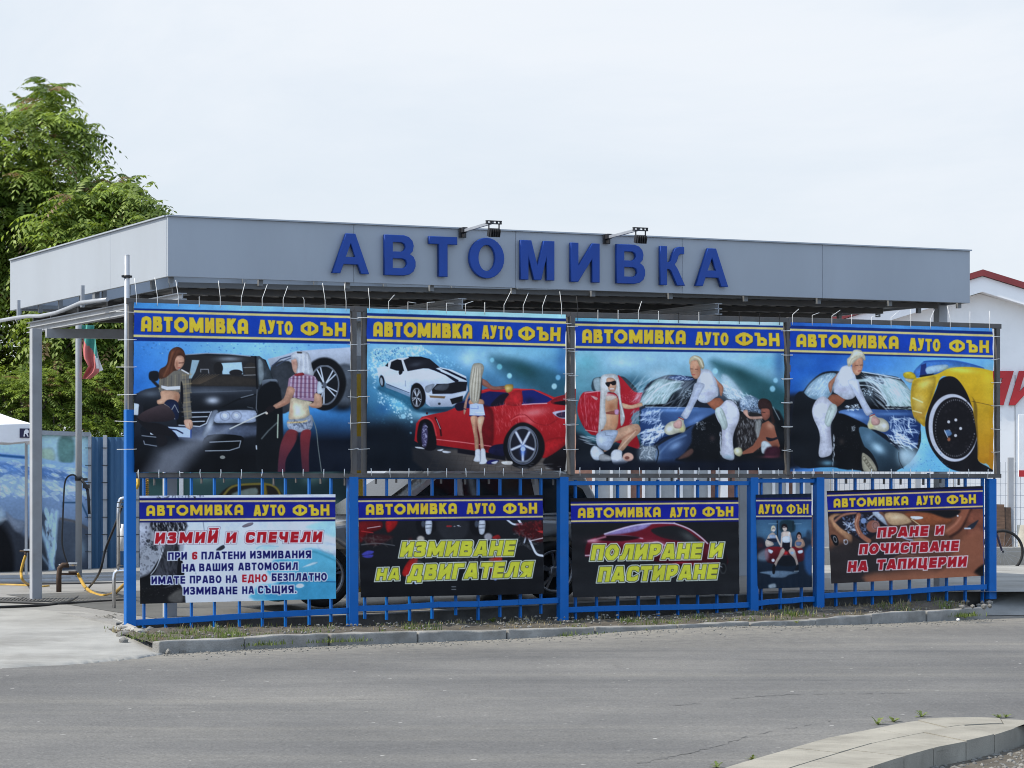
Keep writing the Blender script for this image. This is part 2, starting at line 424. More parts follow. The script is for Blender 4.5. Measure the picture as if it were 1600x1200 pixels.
def _oct(x0, y0, x1, y1, c=.3):
    cx, cy = (x1-x0)*c, (y1-y0)*min(c, .3)
    return [(x0+cx, y0), (x1-cx, y0), (x1, y0+cy), (x1, y1-cy), (x1-cx, y1), (x0+cx, y1), (x0, y1-cy), (x0, y0+cy), (x0+cx, y0)]
def glyph(ch, t, head=False):
    m = t/2; lo, hi = 0., 1.
    W = {'М': .86, 'Ш': .95, 'Щ': 1.0, 'О': .72, 'Ф': 1.06, 'Д': .78, '.': .2, 'Г': .56, 'Е': .56, 'Т': .62, 'Ъ': .76, 'Я': .66, 'А': .72, 'Л': .7, 'Ц': .72, 'Р': .62, 'Б': .62, 'З': .58, '6': .58, 'С': .64}
    w = W.get(ch, .66)
    if head and ch == 'О': w = .95
    if head and ch == 'М': w = .98
    r = w-m; st = [(m, -.2), (m, 1.2)]; rs = [(r, -.2), (r, 1.2)]
    low = [(m, .48), (w-.24, .48), (r-.02, .56), (r, .68), (r, .8), (r-.06, .94), (w-.26, 1-m), (m, 1-m)]
    if ch == 'А':
        if head: G = [[(m, 1.2), (m, .38), (m+.05, .2), (w/2-.03, m), (w/2+.05, m), (r-.04, .2), (r, .38), (r, 1.2)], [(m, .66), (r, .66)]]
        else: G = [[(m*.75, 1.1), (w/2-.03, -.1)], [(w-m*.75, 1.1), (w/2+.03, -.1)], [(.2*w, .74), (.8*w, .74)]]
    elif ch == 'Б': G = [st, [(m, m), (w, m)], low]
    elif ch == 'В': G = [st, [(m, m), (w-.28, m), (r-.06, .14), (r-.04, .3), (r-.1, .43), (w-.28, .48), (m, .48)], low]
    elif ch == 'Г': G = [st, [(m, m), (w+.1, m)]]
    elif ch == 'Д': hi = 1.14; G = [[(0, 1-m), (w, 1-m)], [(m, 1-m), (m, 1.3)], [(r, 1-m), (r, 1.3)], [(.17, 1-m), (.27, .3), (.28, m)], [(.28, m), (r-.06, m)], [(r-.06, m), (r-.06, 1-m)]]
    elif ch == 'Е': G = [st, [(m, m), (w+.1, m)], [(m, .5), (w-.04, .5)], [(m, 1-m), (w+.1, 1-m)]]
    elif ch == 'З': G = [[(0, .2), (.14, m), (w-.24, m), (r-.03, .16), (r-.03, .34), (w-.24, .48), (.2, .48)], [(w-.24, .48), (r, .62), (r, .82), (w-.24, 1-m), (.14, 1-m), (0, .8)]]
    elif ch in 'ИЙ':
        G = [st, rs, [(m, .86), (r, .14)]]
        if ch == 'Й': G = [[(m, 0), (m, 1.2)], [(r, 0), (r, 1.2)], [(m, .86), (r, .14)], [(.18*w, -.32), (.82*w, -.32)]]; lo = -.33
    elif ch == 'К': G = [st, [(w-.06, -.12), (m+.06, .52)], [(m+.1, .42), (w-.04, 1.12)]]
    elif ch == 'Л': G = [rs, [(r, m), (.3, m)], [(.31, m), (.27, .55), (.19, .86), (.0, 1-m)]]
    elif ch == 'М': G = [st, rs, [(m*.9, -.05), (w/2, .8)], [(w-m*.9, -.05), (w/2, .8)]]
    elif ch == 'Н': G = [st, rs, [(m, .5), (r, .5)]]
    elif ch == 'О': G = [_oct(m, m, r, 1-m, .32)]
    elif ch == 'П': G = [st, rs, [(m, m), (r, m)]]
    elif ch == 'Р': G = [st, [(m, m), (w-.26, m), (r-.02, .16), (r, .32), (r-.02, .46), (w-.26, .58), (m, .58)]]
    elif ch == 'С': G = [[(w-.02, .26), (r-.05, .14), (w-.26, m), (.26, m), (m+.03, .18), (m, .4), (m, .6), (m+.03, .82), (.26, 1-m), (w-.26, 1-m), (r-.05, .86), (w-.02, .74)]]
    elif ch == 'Т': G = [[(-.1, m), (w+.1, m)], [(w/2, m), (w/2, 1.2)]]
    elif ch == 'У': G = [[(m*.8, -.1), (w/2+.02, .62)], [(w-m*.8, -.1), (w/2-.02, .78), (.22, 1-m), (.02, 1-m)]]
    elif ch == 'Ф': G = [_oct(m, .1+m*.6, r, .9-m*.6, .3), [(w/2, -.1), (w/2, 1.1)]]
    elif ch == 'Ц': hi = 1.16; G = [[(m, -.2), (m, 1-m)], [(r-.06, -.2), (r-.06, 1-m)], [(m, 1-m), (r, 1-m)], [(r, 1-m), (r, 1.3)]]
    elif ch == 'Ч': G = [rs, [(m, -.2), (m, .38), (m+.06, .52), (.26, .58), (r, .58)]]
    elif ch == 'Ш': G = [st, rs, [(w/2, -.2), (w/2, 1)], [(m, 1-m), (r, 1-m)]]
    elif ch == 'Щ': hi = 1.16; G = [[(m, -.2), (m, 1-m)], [(r-.06, -.2), (r-.06, 1-m)], [(w/2-.03, -.2), (w/2-.03, 1-m)], [(m, 1-m), (r, 1-m)], [(r, 1-m), (r, 1.3)]]
    elif ch == 'Ъ':
        x = .2+m*.6
        G = [[(-.1, m), (x, m)], [(x, m), (x, 1.2)], [(x, .46), (w-.24, .46), (r, .58), (r, .84), (w-.24, 1-m), (x, 1-m)]]
    elif ch == 'Я': G = [rs, [(r, m), (.26, m), (m+.02, .16), (m, .32), (m+.02, .46), (.26, .56), (r, .56)], [(r-.1, .56), (m*.8, 1.1)]]
    elif ch == '6': G = [[(w-.04, .22), (r-.04, .12), (w-.24, m), (.24, m), (m, .2), (m, .8), (.24, 1-m), (w-.24, 1-m), (r, .84), (r, .6), (w-.24, .46), (m, .46)]]
    else: G = [[(m, 1-m), (m, 1-m+.001)]]
    return w, G, (lo, hi)

GOLD = (214, 176, 48); DKB = (16, 20, 34)
def header(c, xl, xr, strip, blue, g1, g2, end, words, strip_col, blue_col, gold=(205, 186, 118), sh=3, t=.27):
    def band(a, b, col, f=0, grad=None): c.P([(xl-12, a[0]), (xr+12, a[1]), (xr+12, b[1]), (xl-12, b[0])], col, f, 1, False, grad)
    band((strip[0]-30, strip[1]-30), blue, strip_col[0], 0, ((xl, 0), ((xl+xr)/2, 0), strip_col[1]))
    dk = tuple(int(v*.72) for v in blue_col)
    band(blue, end, dk, 3)
    band((g1[0], g1[1]), (g2[0], g2[1]), blue_col, 2)
    for g in (g1, g2): band((g[0], g[1]), (g[0]+g[2], g[1]+g[2]), gold, 1)
    for (x0, y0, x1, y1, h, tx) in words:
        c.T(x0, y0, x1, y1, h, tx, GOLD, t if len(tx) > 4 else (.27 if tx[0] == 'А' else .225), 0, None, 0, (sh, sh*1.3, DKB), head=(len(tx) > 4), gap=.1)

def wheel(c, cx, cy, rx, ry, n=5, col=(185, 190, 200), dark=(28, 28, 32), wide=14, rot=0, double=True, hub=(90, 95, 105)):
    c.E(cx, cy, rx*1.35, ry*1.3, (22, 22, 25), 0, 6)
    c.E(cx, cy, rx, ry, dark)
    c.E(cx, cy, rx, ry, (120, 124, 132), 0, 2, .9, ring=wide)
    for i in range(n):
        a = rot+i*2*math.pi/n
        for o in ((-.14, .14) if double else (0,)):
            c.L([(cx+rx*.12*math.cos(a), cy+ry*.12*math.sin(a)), (cx+rx*.93*math.cos(a+o), cy+ry*.93*math.sin(a+o))], wide*.9, col, 2)
    c.E(cx, cy, rx*.16, ry*.16, hub)

SK = (204, 158, 132); SKD = (150, 98, 76)
def art_suv():                     # dark off-road car, two women with a lance
    c = Art(203, 466, 555, 744, seed=3); A = (205, 535, 5.854); Bc = (370, 535, 5.8556)
    c.use(*A); c.P([(-60, -60), (2200, -60), (2200, 1300), (-60, 1300)], (36, 104, 186), 0, 1, False, ((0, 600), (900, 100), (120, 178, 220)))
    c.use(*Bc); c.B(300, 60, 260, 120, (140, 192, 226), .8); c.B(900, 40, 260, 60, (90, 150, 205), .6)
    c.S([(-900, 0), (1000, 0), (1000, 110), (-900, 120)], 70, 4, 13, (52, 96, 140), .7, 1.3, 0, 60)
    c.S([(-900, 0), (1000, 0), (1000, 110), (-900, 120)], 50, 3, 9, (190, 222, 240), .5, 1.3, 0, 60)
    # floor of the right half
    c.P([(330, 560), (1100, 560), (1100, 1250), (330, 1250)], (66, 138, 200), 40, 1, False, ((700, 610), (700, 900), (18, 26, 40)))
    c.B(440, 660, 70, 130, (110, 180, 226), .8)
    # silver car behind
    c.P([(280, 150), (420, 118), (540, 80), (760, 62), (1100, 40), (1100, 470), (1000, 520), (720, 560), (360, 560), (330, 300)], (178, 184, 196), 3, 1, False, ((700, 90), (700, 420), (104, 110, 118)))
    c.P([(310, 230), (520, 200), (560, 560), (320, 640)], (62, 66, 72), 8)
    c.L([(320, 215), (400, 150), (500, 122)], 10, (60, 70, 92), 3); c.L([(360, 215), (440, 165), (500, 140)], 8, (70, 80, 100), 3)
    c.P([(900, 240), (1060, 230), (1060, 560), (900, 570)], (88, 94, 102), 20)
    c.E(800, 375, 195, 238, (24, 25, 28), 0, 8); c.E(800, 400, 175, 215, (34, 35, 38), 0, 6)
    wheel(c, 800, 390, 128, 178, 5, (190, 196, 206), (30, 32, 36), 13, .5)
    c.B(960, 600, 130, 40, (14, 18, 26), .8)
    # dark car
    c.use(*A)
    c.P([(480, 130), (500, 108), (700, 96), (900, 104), (1030, 118), (1150, 125), (1230, 160), (1300, 330), (1345, 360), (1370, 520), (1375, 1260), (-60, 1260), (-60, 520), (60, 462), (250, 400), (430, 330)], (36, 38, 43), 2, 1, False, ((600, 400), (600, 1100), (20, 22, 27)))
    c.P([(500, 140), (640, 118), (1030, 135), (1130, 150), (1170, 400), (760, 408), (520, 396), (470, 300)], (46, 45, 46), 2)
    c.L([(500, 112), (700, 98), (900, 106), (1090, 126)], 8, (150, 160, 172), 3)
    c.B(900, 150, 110, 22, (140, 146, 154), .8); c.P([(560, 160), (628, 162), (590, 270), (556, 330), (530, 330)], (142, 166, 176), 3, 1, False)
    c.P([(830, 188), (1012, 180), (1024, 290), (838, 290)], (164, 192, 206), 4, 1, False); c.E(800, 235, 44, 56, (38, 36, 36)); c.E(960, 275, 60, 28, (40, 38, 40))
    c.E(1095, 250, 60, 66, (56, 52, 48)); c.L([(1030, 230), (1150, 226)], 5, (150, 150, 150), 2); c.L([(1030, 300), (1160, 296)], 6, (150, 150, 150), 2)
    c.L([(640, 270), (640, 245), (710, 245), (714, 280)], 8, (130, 130, 132), 2); c.P([(540, 350), (760, 300), (1150, 330), (1150, 395), (540, 392)], (70, 60, 50), 12, .6)
    for i in range(7): c.L([(545+i*14, 380), (640+i*28, 290)], 4, (128, 106, 82), 2, .6)
    # bonnet
    c.P([(60, 470), (250, 405), (540, 402), (1170, 412), (1230, 500), (1200, 600), (760, 625), (450, 620), (100, 640)], (54, 58, 66), 6, 1, True, ((600, 410), (600, 620), (24, 26, 30)))
    c.B(750, 530, 60, 34, (190, 196, 206), .9); c.B(700, 440, 300, 26, (104, 110, 120), .6); c.B(180, 470, 90, 30, (120, 130, 140), .5)
    c.L([(540, 455), (800, 450), (1100, 440)], 6, (112, 118, 126), 4, .7); c.L([(840, 590), (980, 520), (1170, 470)], 10, (22, 23, 26), 6)
    # grille, lamps, bumper
    c.P([(60, 640), (1210, 600), (1330, 780), (1340, 1260), (-60, 1260)], (40, 44, 52), 10, 1, False, ((600, 700), (600, 1050), (17, 18, 22)))
    c.P([(440, 770), (1200, 760), (1180, 850), (500, 900)], (86, 94, 112), 20)
    c.P([(420, 640), (735, 628), (690, 740), (630, 766), (420, 750)], (24, 26, 30), 2, 1, False)
    for y in (640, 682, 724): c.L([(560, y), (725-(y-640)*.6, y-4)], 9, (176, 182, 192), 2)
    c.L([(738, 632), (690, 740), (630, 768), (440, 756)], 9, (190, 195, 205), 2)
    c.P([(745, 630), (800, 632), (740, 760), (690, 850), (650, 840), (700, 740)], (120, 128, 142), 6)
    c.B(720, 770, 30, 60, (200, 206, 216), .7, 20)
    c.P([(820, 632), (1130, 622), (1142, 690), (1120, 730), (900, 736), (766, 728)], (166, 176, 196), 2)
    for x in (862, 966):
        c.E(x, 672, 44, 40, (120, 126, 142), 0, 6, .9, ring=8); c.E(x, 672, 30, 28, (206, 212, 224), 0, 12, .6); c.E(x, 672, 26, 24, (140, 146, 160), 0, 5, .8, ring=5); c.B(x-8, 660, 12, 9, (240, 242, 246), .9)
    c.P([(-20, 560), (72, 568), (66, 660), (-20, 640)], (176, 186, 196), 3); c.P([(72, 580), (110, 580), (108, 660), (70, 660)], (36, 38, 44), 3)
    c.P([(700, 850), (1010, 856), (1000, 950), (900, 990), (670, 990)], (18, 19, 22), 3); c.L([(720, 912), (1006, 900), (990, 960), (900, 988), (680, 992)], 8, (158, 164, 172), 2)
    c.P([(340, 770), (552, 782), (546, 870), (400, 862)], (174, 190, 218), 2, 1, False); c.L([(550, 780), (548, 870)], 12, (40, 66, 130), 2)
    c.P([(96, 770), (230, 780), (240, 940), (130, 935), (100, 850)], (24, 27, 34), 3); c.L([(100, 852), (230, 866)], 8, (130, 136, 146), 2); c.L([(118, 900), (126, 930), (236, 948)], 8, (130, 136, 146), 2)
    c.P([(176, 806), (228, 812), (228, 848), (178, 840)], (204, 212, 222), 2, 1, False); c.E(838, 1050, 24, 16, (130, 130, 124))
    # side of the car
    c.use(*Bc)
    c.P([(180, 140), (250, 165), (330, 330), (240, 350), (200, 400)], (66, 74, 80), 3); c.P([(196, 160), (240, 190), (246, 330), (206, 380)], (120, 130, 134), 6)
    c.L([(170, 130), (186, 420), (186, 640)], 12, (18, 19, 22), 3); c.P([(230, 360), (270, 338), (366, 340), (368, 410), (360, 432), (250, 428)], (110, 118, 128), 3, 1, True, ((300, 345), (300, 425), (50, 54, 60)))
    c.L([(250, 430), (360, 436)], 12, (180, 184, 190), 2); c.L([(186, 430), (180, 600), (200, 660)], 7, (150, 156, 164), 3, .8)
    c.P([(210, 420), (400, 420), (402, 1200), (190, 1200), (190, 680)], (22, 24, 28), 8); c.L([(230, 880), (290, 810), (370, 735)], 12, (92, 98, 98), 4); c.L([(180, 945), (182, 975)], 12, (180, 184, 190), 2)
    c.L([(40, 505), (150, 475)], 7, (130, 136, 142), 3); c.L([(100, 590), (150, 600)], 5, (110, 116, 122), 3)
    c.L([(380, 660), (374, 870)], 12, (170, 180, 160), 3)
    # spray
    c.use(*A)
    c.P([(900, 780), (500, 890), (230, 980), (60, 1260), (430, 1260), (640, 1010)], (158, 162, 172), 70, .38, False); c.P([(900, 784), (560, 880), (300, 1000), (180, 1260), (380, 1200), (560, 1000)], (172, 176, 186), 50, .3, False)
    # woman on the bonnet
    c.P([(345, 140), (365, 70), (420, 40), (470, 60), (496, 110), (492, 180), (440, 240), (400, 300), (390, 350), (330, 360), (256, 330), (262, 250), (320, 210)], (92, 58, 44), 3)
    c.P([(395, 145), (450, 118), (486, 140), (484, 200), (440, 250), (404, 232)], (206, 156, 130), 3); c.B(420, 200, 14, 40, (150, 96, 74), .7)
    c.L([(440, 188), (462, 186)], 8, (90, 54, 44), 3); c.L([(470, 186), (482, 184)], 7, (90, 54, 44), 2); c.L([(430, 232), (448, 230)], 7, (168, 70, 66), 2)
    c.P([(350, 90), (410, 46), (470, 70), (490, 120), (440, 110), (404, 160), (392, 260), (360, 350), (300, 340), (330, 220)], (108, 66, 48), 4); c.L([(380, 90), (350, 200), (300, 310)], 12, (150, 98, 70), 8, .6); c.L([(420, 60), (380, 150), (345, 300)], 10, (70, 42, 34), 6, .6)
    c.P([(390, 262), (470, 246), (530, 282), (540, 400), (548, 540), (562, 690), (492, 712), (476, 560), (468, 440), (440, 460), (276, 446), (250, 420), (258, 340), (320, 320)], (112, 106, 96), 3, 1, False)
    for i in range(9): c.L([(270+i*34, 330-i*8), (262+i*36, 450)], 7, (66, 66, 74) if i % 2 else (160, 148, 120), 4, .6)
    for i in range(10): c.L([(470, 300+i*42), (556, 290+i*42)], 8, (64, 66, 78) if i % 2 else (168, 146, 108), 4, .6)
    c.L([(500, 290), (520, 690)], 12, (150, 134, 104), 6, .6); c.P([(458, 360), (478, 400), (482, 560), (462, 520)], (26, 26, 32), 4)
    c.P([(280, 392), (340, 404), (452, 398), (452, 428), (330, 434), (280, 416)], (206, 206, 210), 3, 1, False); c.L([(466, 250), (528, 284)], 12, (220, 216, 214), 4)
    c.P([(282, 442), (440, 456), (430, 552), (330, 560), (300, 562), (248, 564), (240, 530), (276, 510)], (208, 160, 130), 3); c.B(420, 510, 24, 50, (150, 100, 76), .6)
    c.P([(304, 564), (352, 520), (432, 550), (440, 684), (398, 706), (340, 640)], (34, 44, 72), 3); c.L([(404, 570), (372, 620), (404, 700)], 6, (176, 176, 170), 2); c.L([(404, 570), (438, 640)], 5, (176, 176, 170), 2); c.L([(306, 562), (350, 590), (396, 660)], 6, (170, 150, 130), 2)
    c.P([(60, 690), (110, 636), (210, 590), (306, 568), (380, 620), (404, 690), (330, 722), (200, 726), (90, 734)], (78, 64, 66), 3, 1, True, ((200, 580), (220, 730), (44, 36, 40)))
    c.P([(54, 690), (120, 726), (250, 740), (350, 780), (430, 860), (420, 890), (330, 850), (240, 860), (110, 770)], (30, 28, 32), 4); c.P([(240, 850), (320, 860), (330, 930), (250, 950)], (34, 32, 36), 8)
    c.L([(350, 790), (420, 800), (474, 830)], 12, (26, 32, 56), 3); c.L([(400, 830), (430, 890)], 14, (24, 28, 48), 3)
    c.P([(488, 712), (552, 706), (568, 762), (546, 798), (522, 790), (500, 770)], (214, 168, 142), 3); c.L([(536, 740), (548, 792)], 4, (150, 100, 80), 2)
    c.P([(170, 270), (240, 262), (256, 300), (240, 350), (170, 340)], (30, 32, 38), 6); c.L([(200, 350), (250, 400)], 26, (36, 38, 44), 6)
    # woman with the lance
    c.use(*Bc)
    c.P([(500, 150), (548, 140), (556, 250), (540, 285), (516, 262), (504, 220)], (206, 160, 140), 3); c.B(520, 190, 14, 20, (150, 104, 90), .6)
    c.P([(500, 110), (560, 80), (640, 88), (668, 130), (684, 210), (700, 300), (620, 298), (546, 282), (556, 210), (540, 150), (502, 160)], (206, 208, 214), 3)
    for i in range(6): c.L([(570+i*18, 110), (566+i*22, 280)], 6, (160, 162, 172) if i % 2 else (236, 236, 240), 3, .6)
    c.L([(556, 92), (590, 94)], 14, (60, 52, 50), 4)
    c.P([(476, 330), (526, 292), (610, 284), (712, 308), (756, 384), (746, 440), (708, 470), (704, 540), (600, 524), (506, 498), (516, 440), (466, 404)], (150, 120, 140), 3, 1, False)
    for i in range(13): c.L([(500+i*18, 300+abs(i-5)*3), (490+i*19, 505)], 6, (88, 34, 56) if i % 2 else (212, 200, 212), 2, .8)
    for i in range(5): c.L([(490, 330+i*40), (740, 336+i*42)], 5, (70, 40, 80), 3, .55)
    c.P([(530, 290), (600, 276), (612, 300), (540, 306)], (150, 50, 56), 4)
    c.P([(468, 404), (532, 430), (500, 520), (470, 560), (372, 604), (338, 590), (340, 572), (430, 510)], (202, 152, 126), 3); c.B(440, 560, 60, 14, (150, 98, 78), .5, -25)
    c.P([(270, 610), (310, 578), (352, 598), (330, 630), (280, 650)], (36, 30, 34), 4); c.E(276, 648, 12, 10, (226, 200, 180)); c.L([(272, 636), (120, 705), (-60, 790)], 11, (190, 190, 184), 2)
    c.P([(712, 468), (766, 480), (782, 540), (770, 590), (700, 598), (650, 566), (700, 546)], (206, 160, 132), 3); c.B(700, 590, 50, 12, (150, 100, 78), .5)
    c.P([(740, 360), (772, 370), (776, 410), (800, 430), (790, 462), (734, 462)], (196, 204, 214), 5)
    c.P([(502, 508), (600, 528), (690, 546), (656, 580), (664, 676), (580, 700), (480, 708), (484, 600)], (214, 196, 164), 3); c.B(560, 620, 40, 60, (236, 226, 196), .8); c.B(500, 620, 16, 80, (186, 140, 116), .6)
    c.P([(458, 740), (480, 706), (600, 700), (680, 660), (696, 750), (664, 806), (560, 826), (480, 792)], (168, 176, 190), 3)
    c.S([(480, 720), (680, 690), (680, 790), (490, 790)], 40, 4, 16, (70, 78, 96), .7, 2); c.L([(470, 734), (600, 728), (640, 716)], 14, (200, 176, 130), 3); c.S([(480, 722), (620, 722), (620, 742), (480, 742)], 14, 3, 7, (40, 34, 30), .9)
    c.L([(486, 800), (560, 826), (660, 806)], 6, (60, 66, 80), 2)
    c.P([(480, 796), (562, 826), (530, 930), (470, 1030), (446, 1100), (440, 1230), (376, 1230), (386, 1010), (420, 880)], (122, 50, 54), 6, 1, True, ((480, 820), (400, 1150), (84, 44, 60)))
    c.P([(588, 824), (676, 804), (670, 920), (662, 1040), (664, 1230), (612, 1230), (586, 1010)], (128, 48, 54), 6, 1, True, ((630, 820), (630, 1150), (84, 42, 54)))
    c.B(560, 880, 14, 60, (20, 20, 28), .8); c.L([(690, 690), (728, 800), (748, 960), (778, 1190)], 8, (120, 126, 120), 2, .9, True)
    c.use(200, 460, 4.139)
    header(c, 38, 1437, (52, 92), (90, 125), (102, 139, 15), (259, 288, 15), (300, 320),
           [(85, 140, 780, 158, 98, 'АВТОМИВКА'), (847, 163, 1065, 172, 92, 'АУТО'), (1115, 174, 1410, 183, 90, 'ФЪН')], ((66, 134, 192), (128, 182, 214)), (22, 66, 160))
    c.P([(40, 705), (70, 708), (66, 780), (40, 778)], (196, 204, 212), 2, .8, False)
    return c

def bokeh_bg(c, W=1.0):
    pass
def art_coupes():                  # white striped coupe, red coupe, woman seen from behind
    c = Art(566, 474, 892, 744, seed=5); A = (570, 535, 5.856); Bc = (725, 535, 5.8545)
    c.use(*A); c.P([(-60, -80), (1900, -80), (1900, 1300), (-60, 1300)], (90, 150, 186), 0, 1, False, ((500, 100), (420, 900), (18, 28, 40)))
    c.B(200, 250, 260, 220, (150, 206, 226), .8); c.B(60, 480, 120, 200, (60, 130, 170), .6); c.B(350, 60, 300, 60, (170, 214, 232), .6)
    c.B(300, 560, 160, 110, (120, 200, 224), .8); c.B(560, 650, 180, 70, (150, 206, 226), .8); c.B(180, 600, 90, 70, (40, 96, 150), .6)
    c.use(*Bc)
    c.B(300, 120, 400, 120, (148, 190, 210), .9); c.B(40, 150, 80, 80, (190, 222, 240), .7); c.B(600, 90, 260, 60, (128, 184, 204), .7)
    c.P([(240, 140), (420, 150), (700, 230), (950, 330), (960, 640), (700, 470), (420, 330)], (46, 88, 100), 70, .9); c.B(560, 250, 160, 60, (34, 76, 78), .8, 25); c.B(800, 330, 160, 70, (52, 100, 118), .7, 30); c.B(900, 160, 60, 160, (50, 96, 150), .6)
    for x, y, r, cl in ((328, 222, 24, (120, 190, 200)), (418, 304, 22, (160, 214, 224)), (830, 400, 24, (176, 216, 226)), (862, 320, 22, (120, 180, 210)), (260, 160, 20, (130, 190, 206))): c.E(x, y, r, r*1.1, cl, 0, 6, .85)
    c.use(*A)
    # water burst and drops
    c.S([(60, 60), (520, 30), (660, 110), (400, 130), (230, 160), (120, 300), (90, 420), (30, 260)], 240, 4, 16, (206, 232, 242), .75, 1.6)
    c.S([(80, 60), (380, 40), (360, 130), (180, 180), (90, 160)], 90, 4, 12, (40, 92, 140), .6, 1.5)
    c.S([(580, 90), (740, 110), (900, 250), (760, 240), (640, 150)], 60, 5, 18, (150, 204, 226), .55)
    c.S([(110, 430), (420, 560), (440, 700), (330, 700), (120, 560)], 90, 5, 16, (206, 232, 242), .8)
    for x, y, r in ((262, 540, 16), (328, 605, 17), (372, 604, 15), (352, 676, 22), (428, 726, 12), (270, 578, 12), (420, 828, 10), (300, 600, 12)): c.E(x, y, r, r, (150, 196, 210), 0, 4, .9)
    c.S([(60, 640), (420, 700), (430, 900), (120, 900)], 40, 5, 18, (70, 120, 140), .4)
    c.P([(-60, 760), (300, 760), (470, 860), (470, 1000), (900, 1180), (900, 1300), (-60, 1300)], (16, 24, 34), 60, .95, False)
    # white coupe
    c.P([(120, 430), (200, 390), (420, 500), (560, 600), (820, 590), (900, 560), (860, 640), (500, 640), (300, 520)], (30, 90, 116), 20, .7)
    c.P([(110, 230), (190, 215), (240, 160), (330, 140), (480, 130), (590, 150), (690, 225), (800, 250), (930, 310), (945, 440), (900, 520), (800, 585), (600, 588), (560, 560), (540, 440), (480, 380), (430, 390), (415, 490), (210, 400), (185, 340), (150, 290), (130, 330)], (200, 210, 224), 2, 1, False, ((500, 200), (520, 560), (168, 176, 194)))
    c.B(560, 300, 150, 40, (226, 234, 246), .9); c.B(270, 330, 90, 40, (216, 224, 238), .8)
    c.P([(232, 236), (246, 176), (300, 152), (340, 160), (366, 262), (290, 256)], (26, 26, 32), 2, 1, False); c.P([(188, 214), (218, 180), (216, 222)], (30, 34, 42), 2, 1, False)
    c.P([(358, 160), (410, 138), (520, 132), (600, 150), (690, 228), (640, 240), (540, 236), (396, 262)], (32, 32, 40), 2, 1, False); c.P([(400, 128), (520, 128), (600, 150), (520, 156), (430, 152)], (20, 20, 30), 2, 1, False)
    c.B(470, 200, 60, 20, (80, 84, 92), .6, -10); c.L([(348, 160), (384, 262)], 10, (226, 232, 240), 2)
    c.P([(316, 262), (350, 256), (346, 282), (322, 296)], (26, 26, 32), 2)
    for p in ([(590, 240), (650, 236), (760, 290), (860, 345), (850, 375), (740, 300), (640, 256)], [(690, 236), (760, 250), (930, 330), (935, 352), (800, 290)]): c.P(p, (24, 26, 40), 2, 1, False)
    c.L([(700, 262), (800, 305), (930, 352)], 9, (190, 200, 215), 2)
    c.P([(615, 430), (660, 378), (760, 376), (850, 356), (940, 360), (930, 440), (800, 468), (620, 470)], (30, 30, 36), 2, 1, False); c.P([(640, 430), (670, 388), (772, 380), (740, 436)], (78, 82, 90), 3); c.P([(560, 400), (640, 380), (600, 450), (560, 450)], (140, 146, 156), 5)
    c.P([(560, 460), (640, 476), (790, 480), (930, 450), (900, 520), (800, 580), (600, 586)], (196, 202, 214), 3, 1, False, ((700, 470), (700, 590), (140, 146, 160)))
    c.P([(590, 484), (740, 492), (730, 512), (600, 504)], (120, 96, 70), 3, 1, False); c.P([(780, 516), (900, 486), (896, 540), (800, 566)], (26, 26, 30), 3, 1, False); c.E(682, 560, 13, 11, (50, 52, 60))
    c.P([(190, 380), (240, 392), (412, 470), (420, 500), (300, 450), (196, 410)], (120, 140, 160), 3, 1, False); c.L([(200, 376), (410, 460)], 6, (40, 60, 80), 2); c.L([(376, 350), (376, 400)], 5, (120, 128, 140), 3)
    c.E(490, 480, 66, 112, (22, 22, 26), -10, 3); wheel(c, 476, 502, 42, 84, 5, (196, 198, 204), (36, 36, 42), 7, .4); c.E(160, 352, 24, 54, (28, 30, 36), -8, 3); c.E(156, 356, 13, 38, (150, 160, 170), -8, 2)
    c.B(640, 620, 150, 22, (20, 44, 62), .8)
    # paving
    c.P([(430, 960), (900, 980), (1900, 1060), (1900, 1300), (700, 1300), (440, 1080)], (92, 84, 78), 20, 1, False, ((900, 980), (700, 1180), (40, 40, 44)))
    c.use(*Bc)
    for i in range(16): c.L([(-260+i*70, 1010+i*6), (-340+i*78, 1200)], 4, (58, 52, 50), 3, .6)
    for j in range(4): c.L([(-300, 1020+j*42), (950, 1110+j*34)], 4, (60, 54, 50), 3, .5)
    # red coupe
    c.use(*A)
    c.P([(455, 900), (470, 740), (520, 680), (600, 660), (750, 630), (840, 590), (940, 560), (1060, 440), (1120, 420), (1400, 420), (1600, 440), (1740, 500), (1860, 470), (1860, 900), (1800, 970), (1640, 1050), (1440, 1060), (940, 980), (660, 940), (560, 960)], (176, 34, 40), 2, 1, False, ((1000, 560), (1000, 1000), (150, 24, 30)))
    c.use(*Bc)
    c.P([(150, 470), (230, 446), (400, 458), (400, 520), (360, 570), (240, 586), (140, 600), (-60, 600), (-60, 560)], (28, 34, 86), 3, 1, False); c.P([(240, 580), (330, 480), (410, 470), (370, 560)], (30, 24, 40), 6)
    c.P([(530, 440), (620, 430), (740, 470), (810, 520), (760, 550), (530, 566)], (30, 38, 104), 3, 1, False); c.B(600, 530, 50, 30, (22, 26, 56), .7); c.L([(530, 568), (640, 560), (760, 556)], 9, (206, 160, 170), 3)
    c.L([(160, 440), (280, 428), (420, 430), (530, 428), (640, 430), (820, 512)], 9, (206, 50, 52), 3); c.B(640, 640, 130, 40, (226, 130, 130), .75, -8); c.B(600, 720, 60, 30, (222, 120, 120), .6, 20)
    c.P([(370, 560), (420, 470), (520, 440), (526, 570)], (188, 40, 46), 5); c.P([(800, 530), (920, 480), (960, 470), (960, 560), (830, 566)], (140, 26, 34), 4); c.P([(820, 552), (960, 528), (960, 576)], (24, 20, 28), 4)
    c.P([(812, 640), (900, 620), (960, 622), (960, 690), (880, 690)], (196, 190, 210), 4); c.P([(850, 650), (960, 630), (960, 680), (880, 684)], (60, 44, 70), 5)
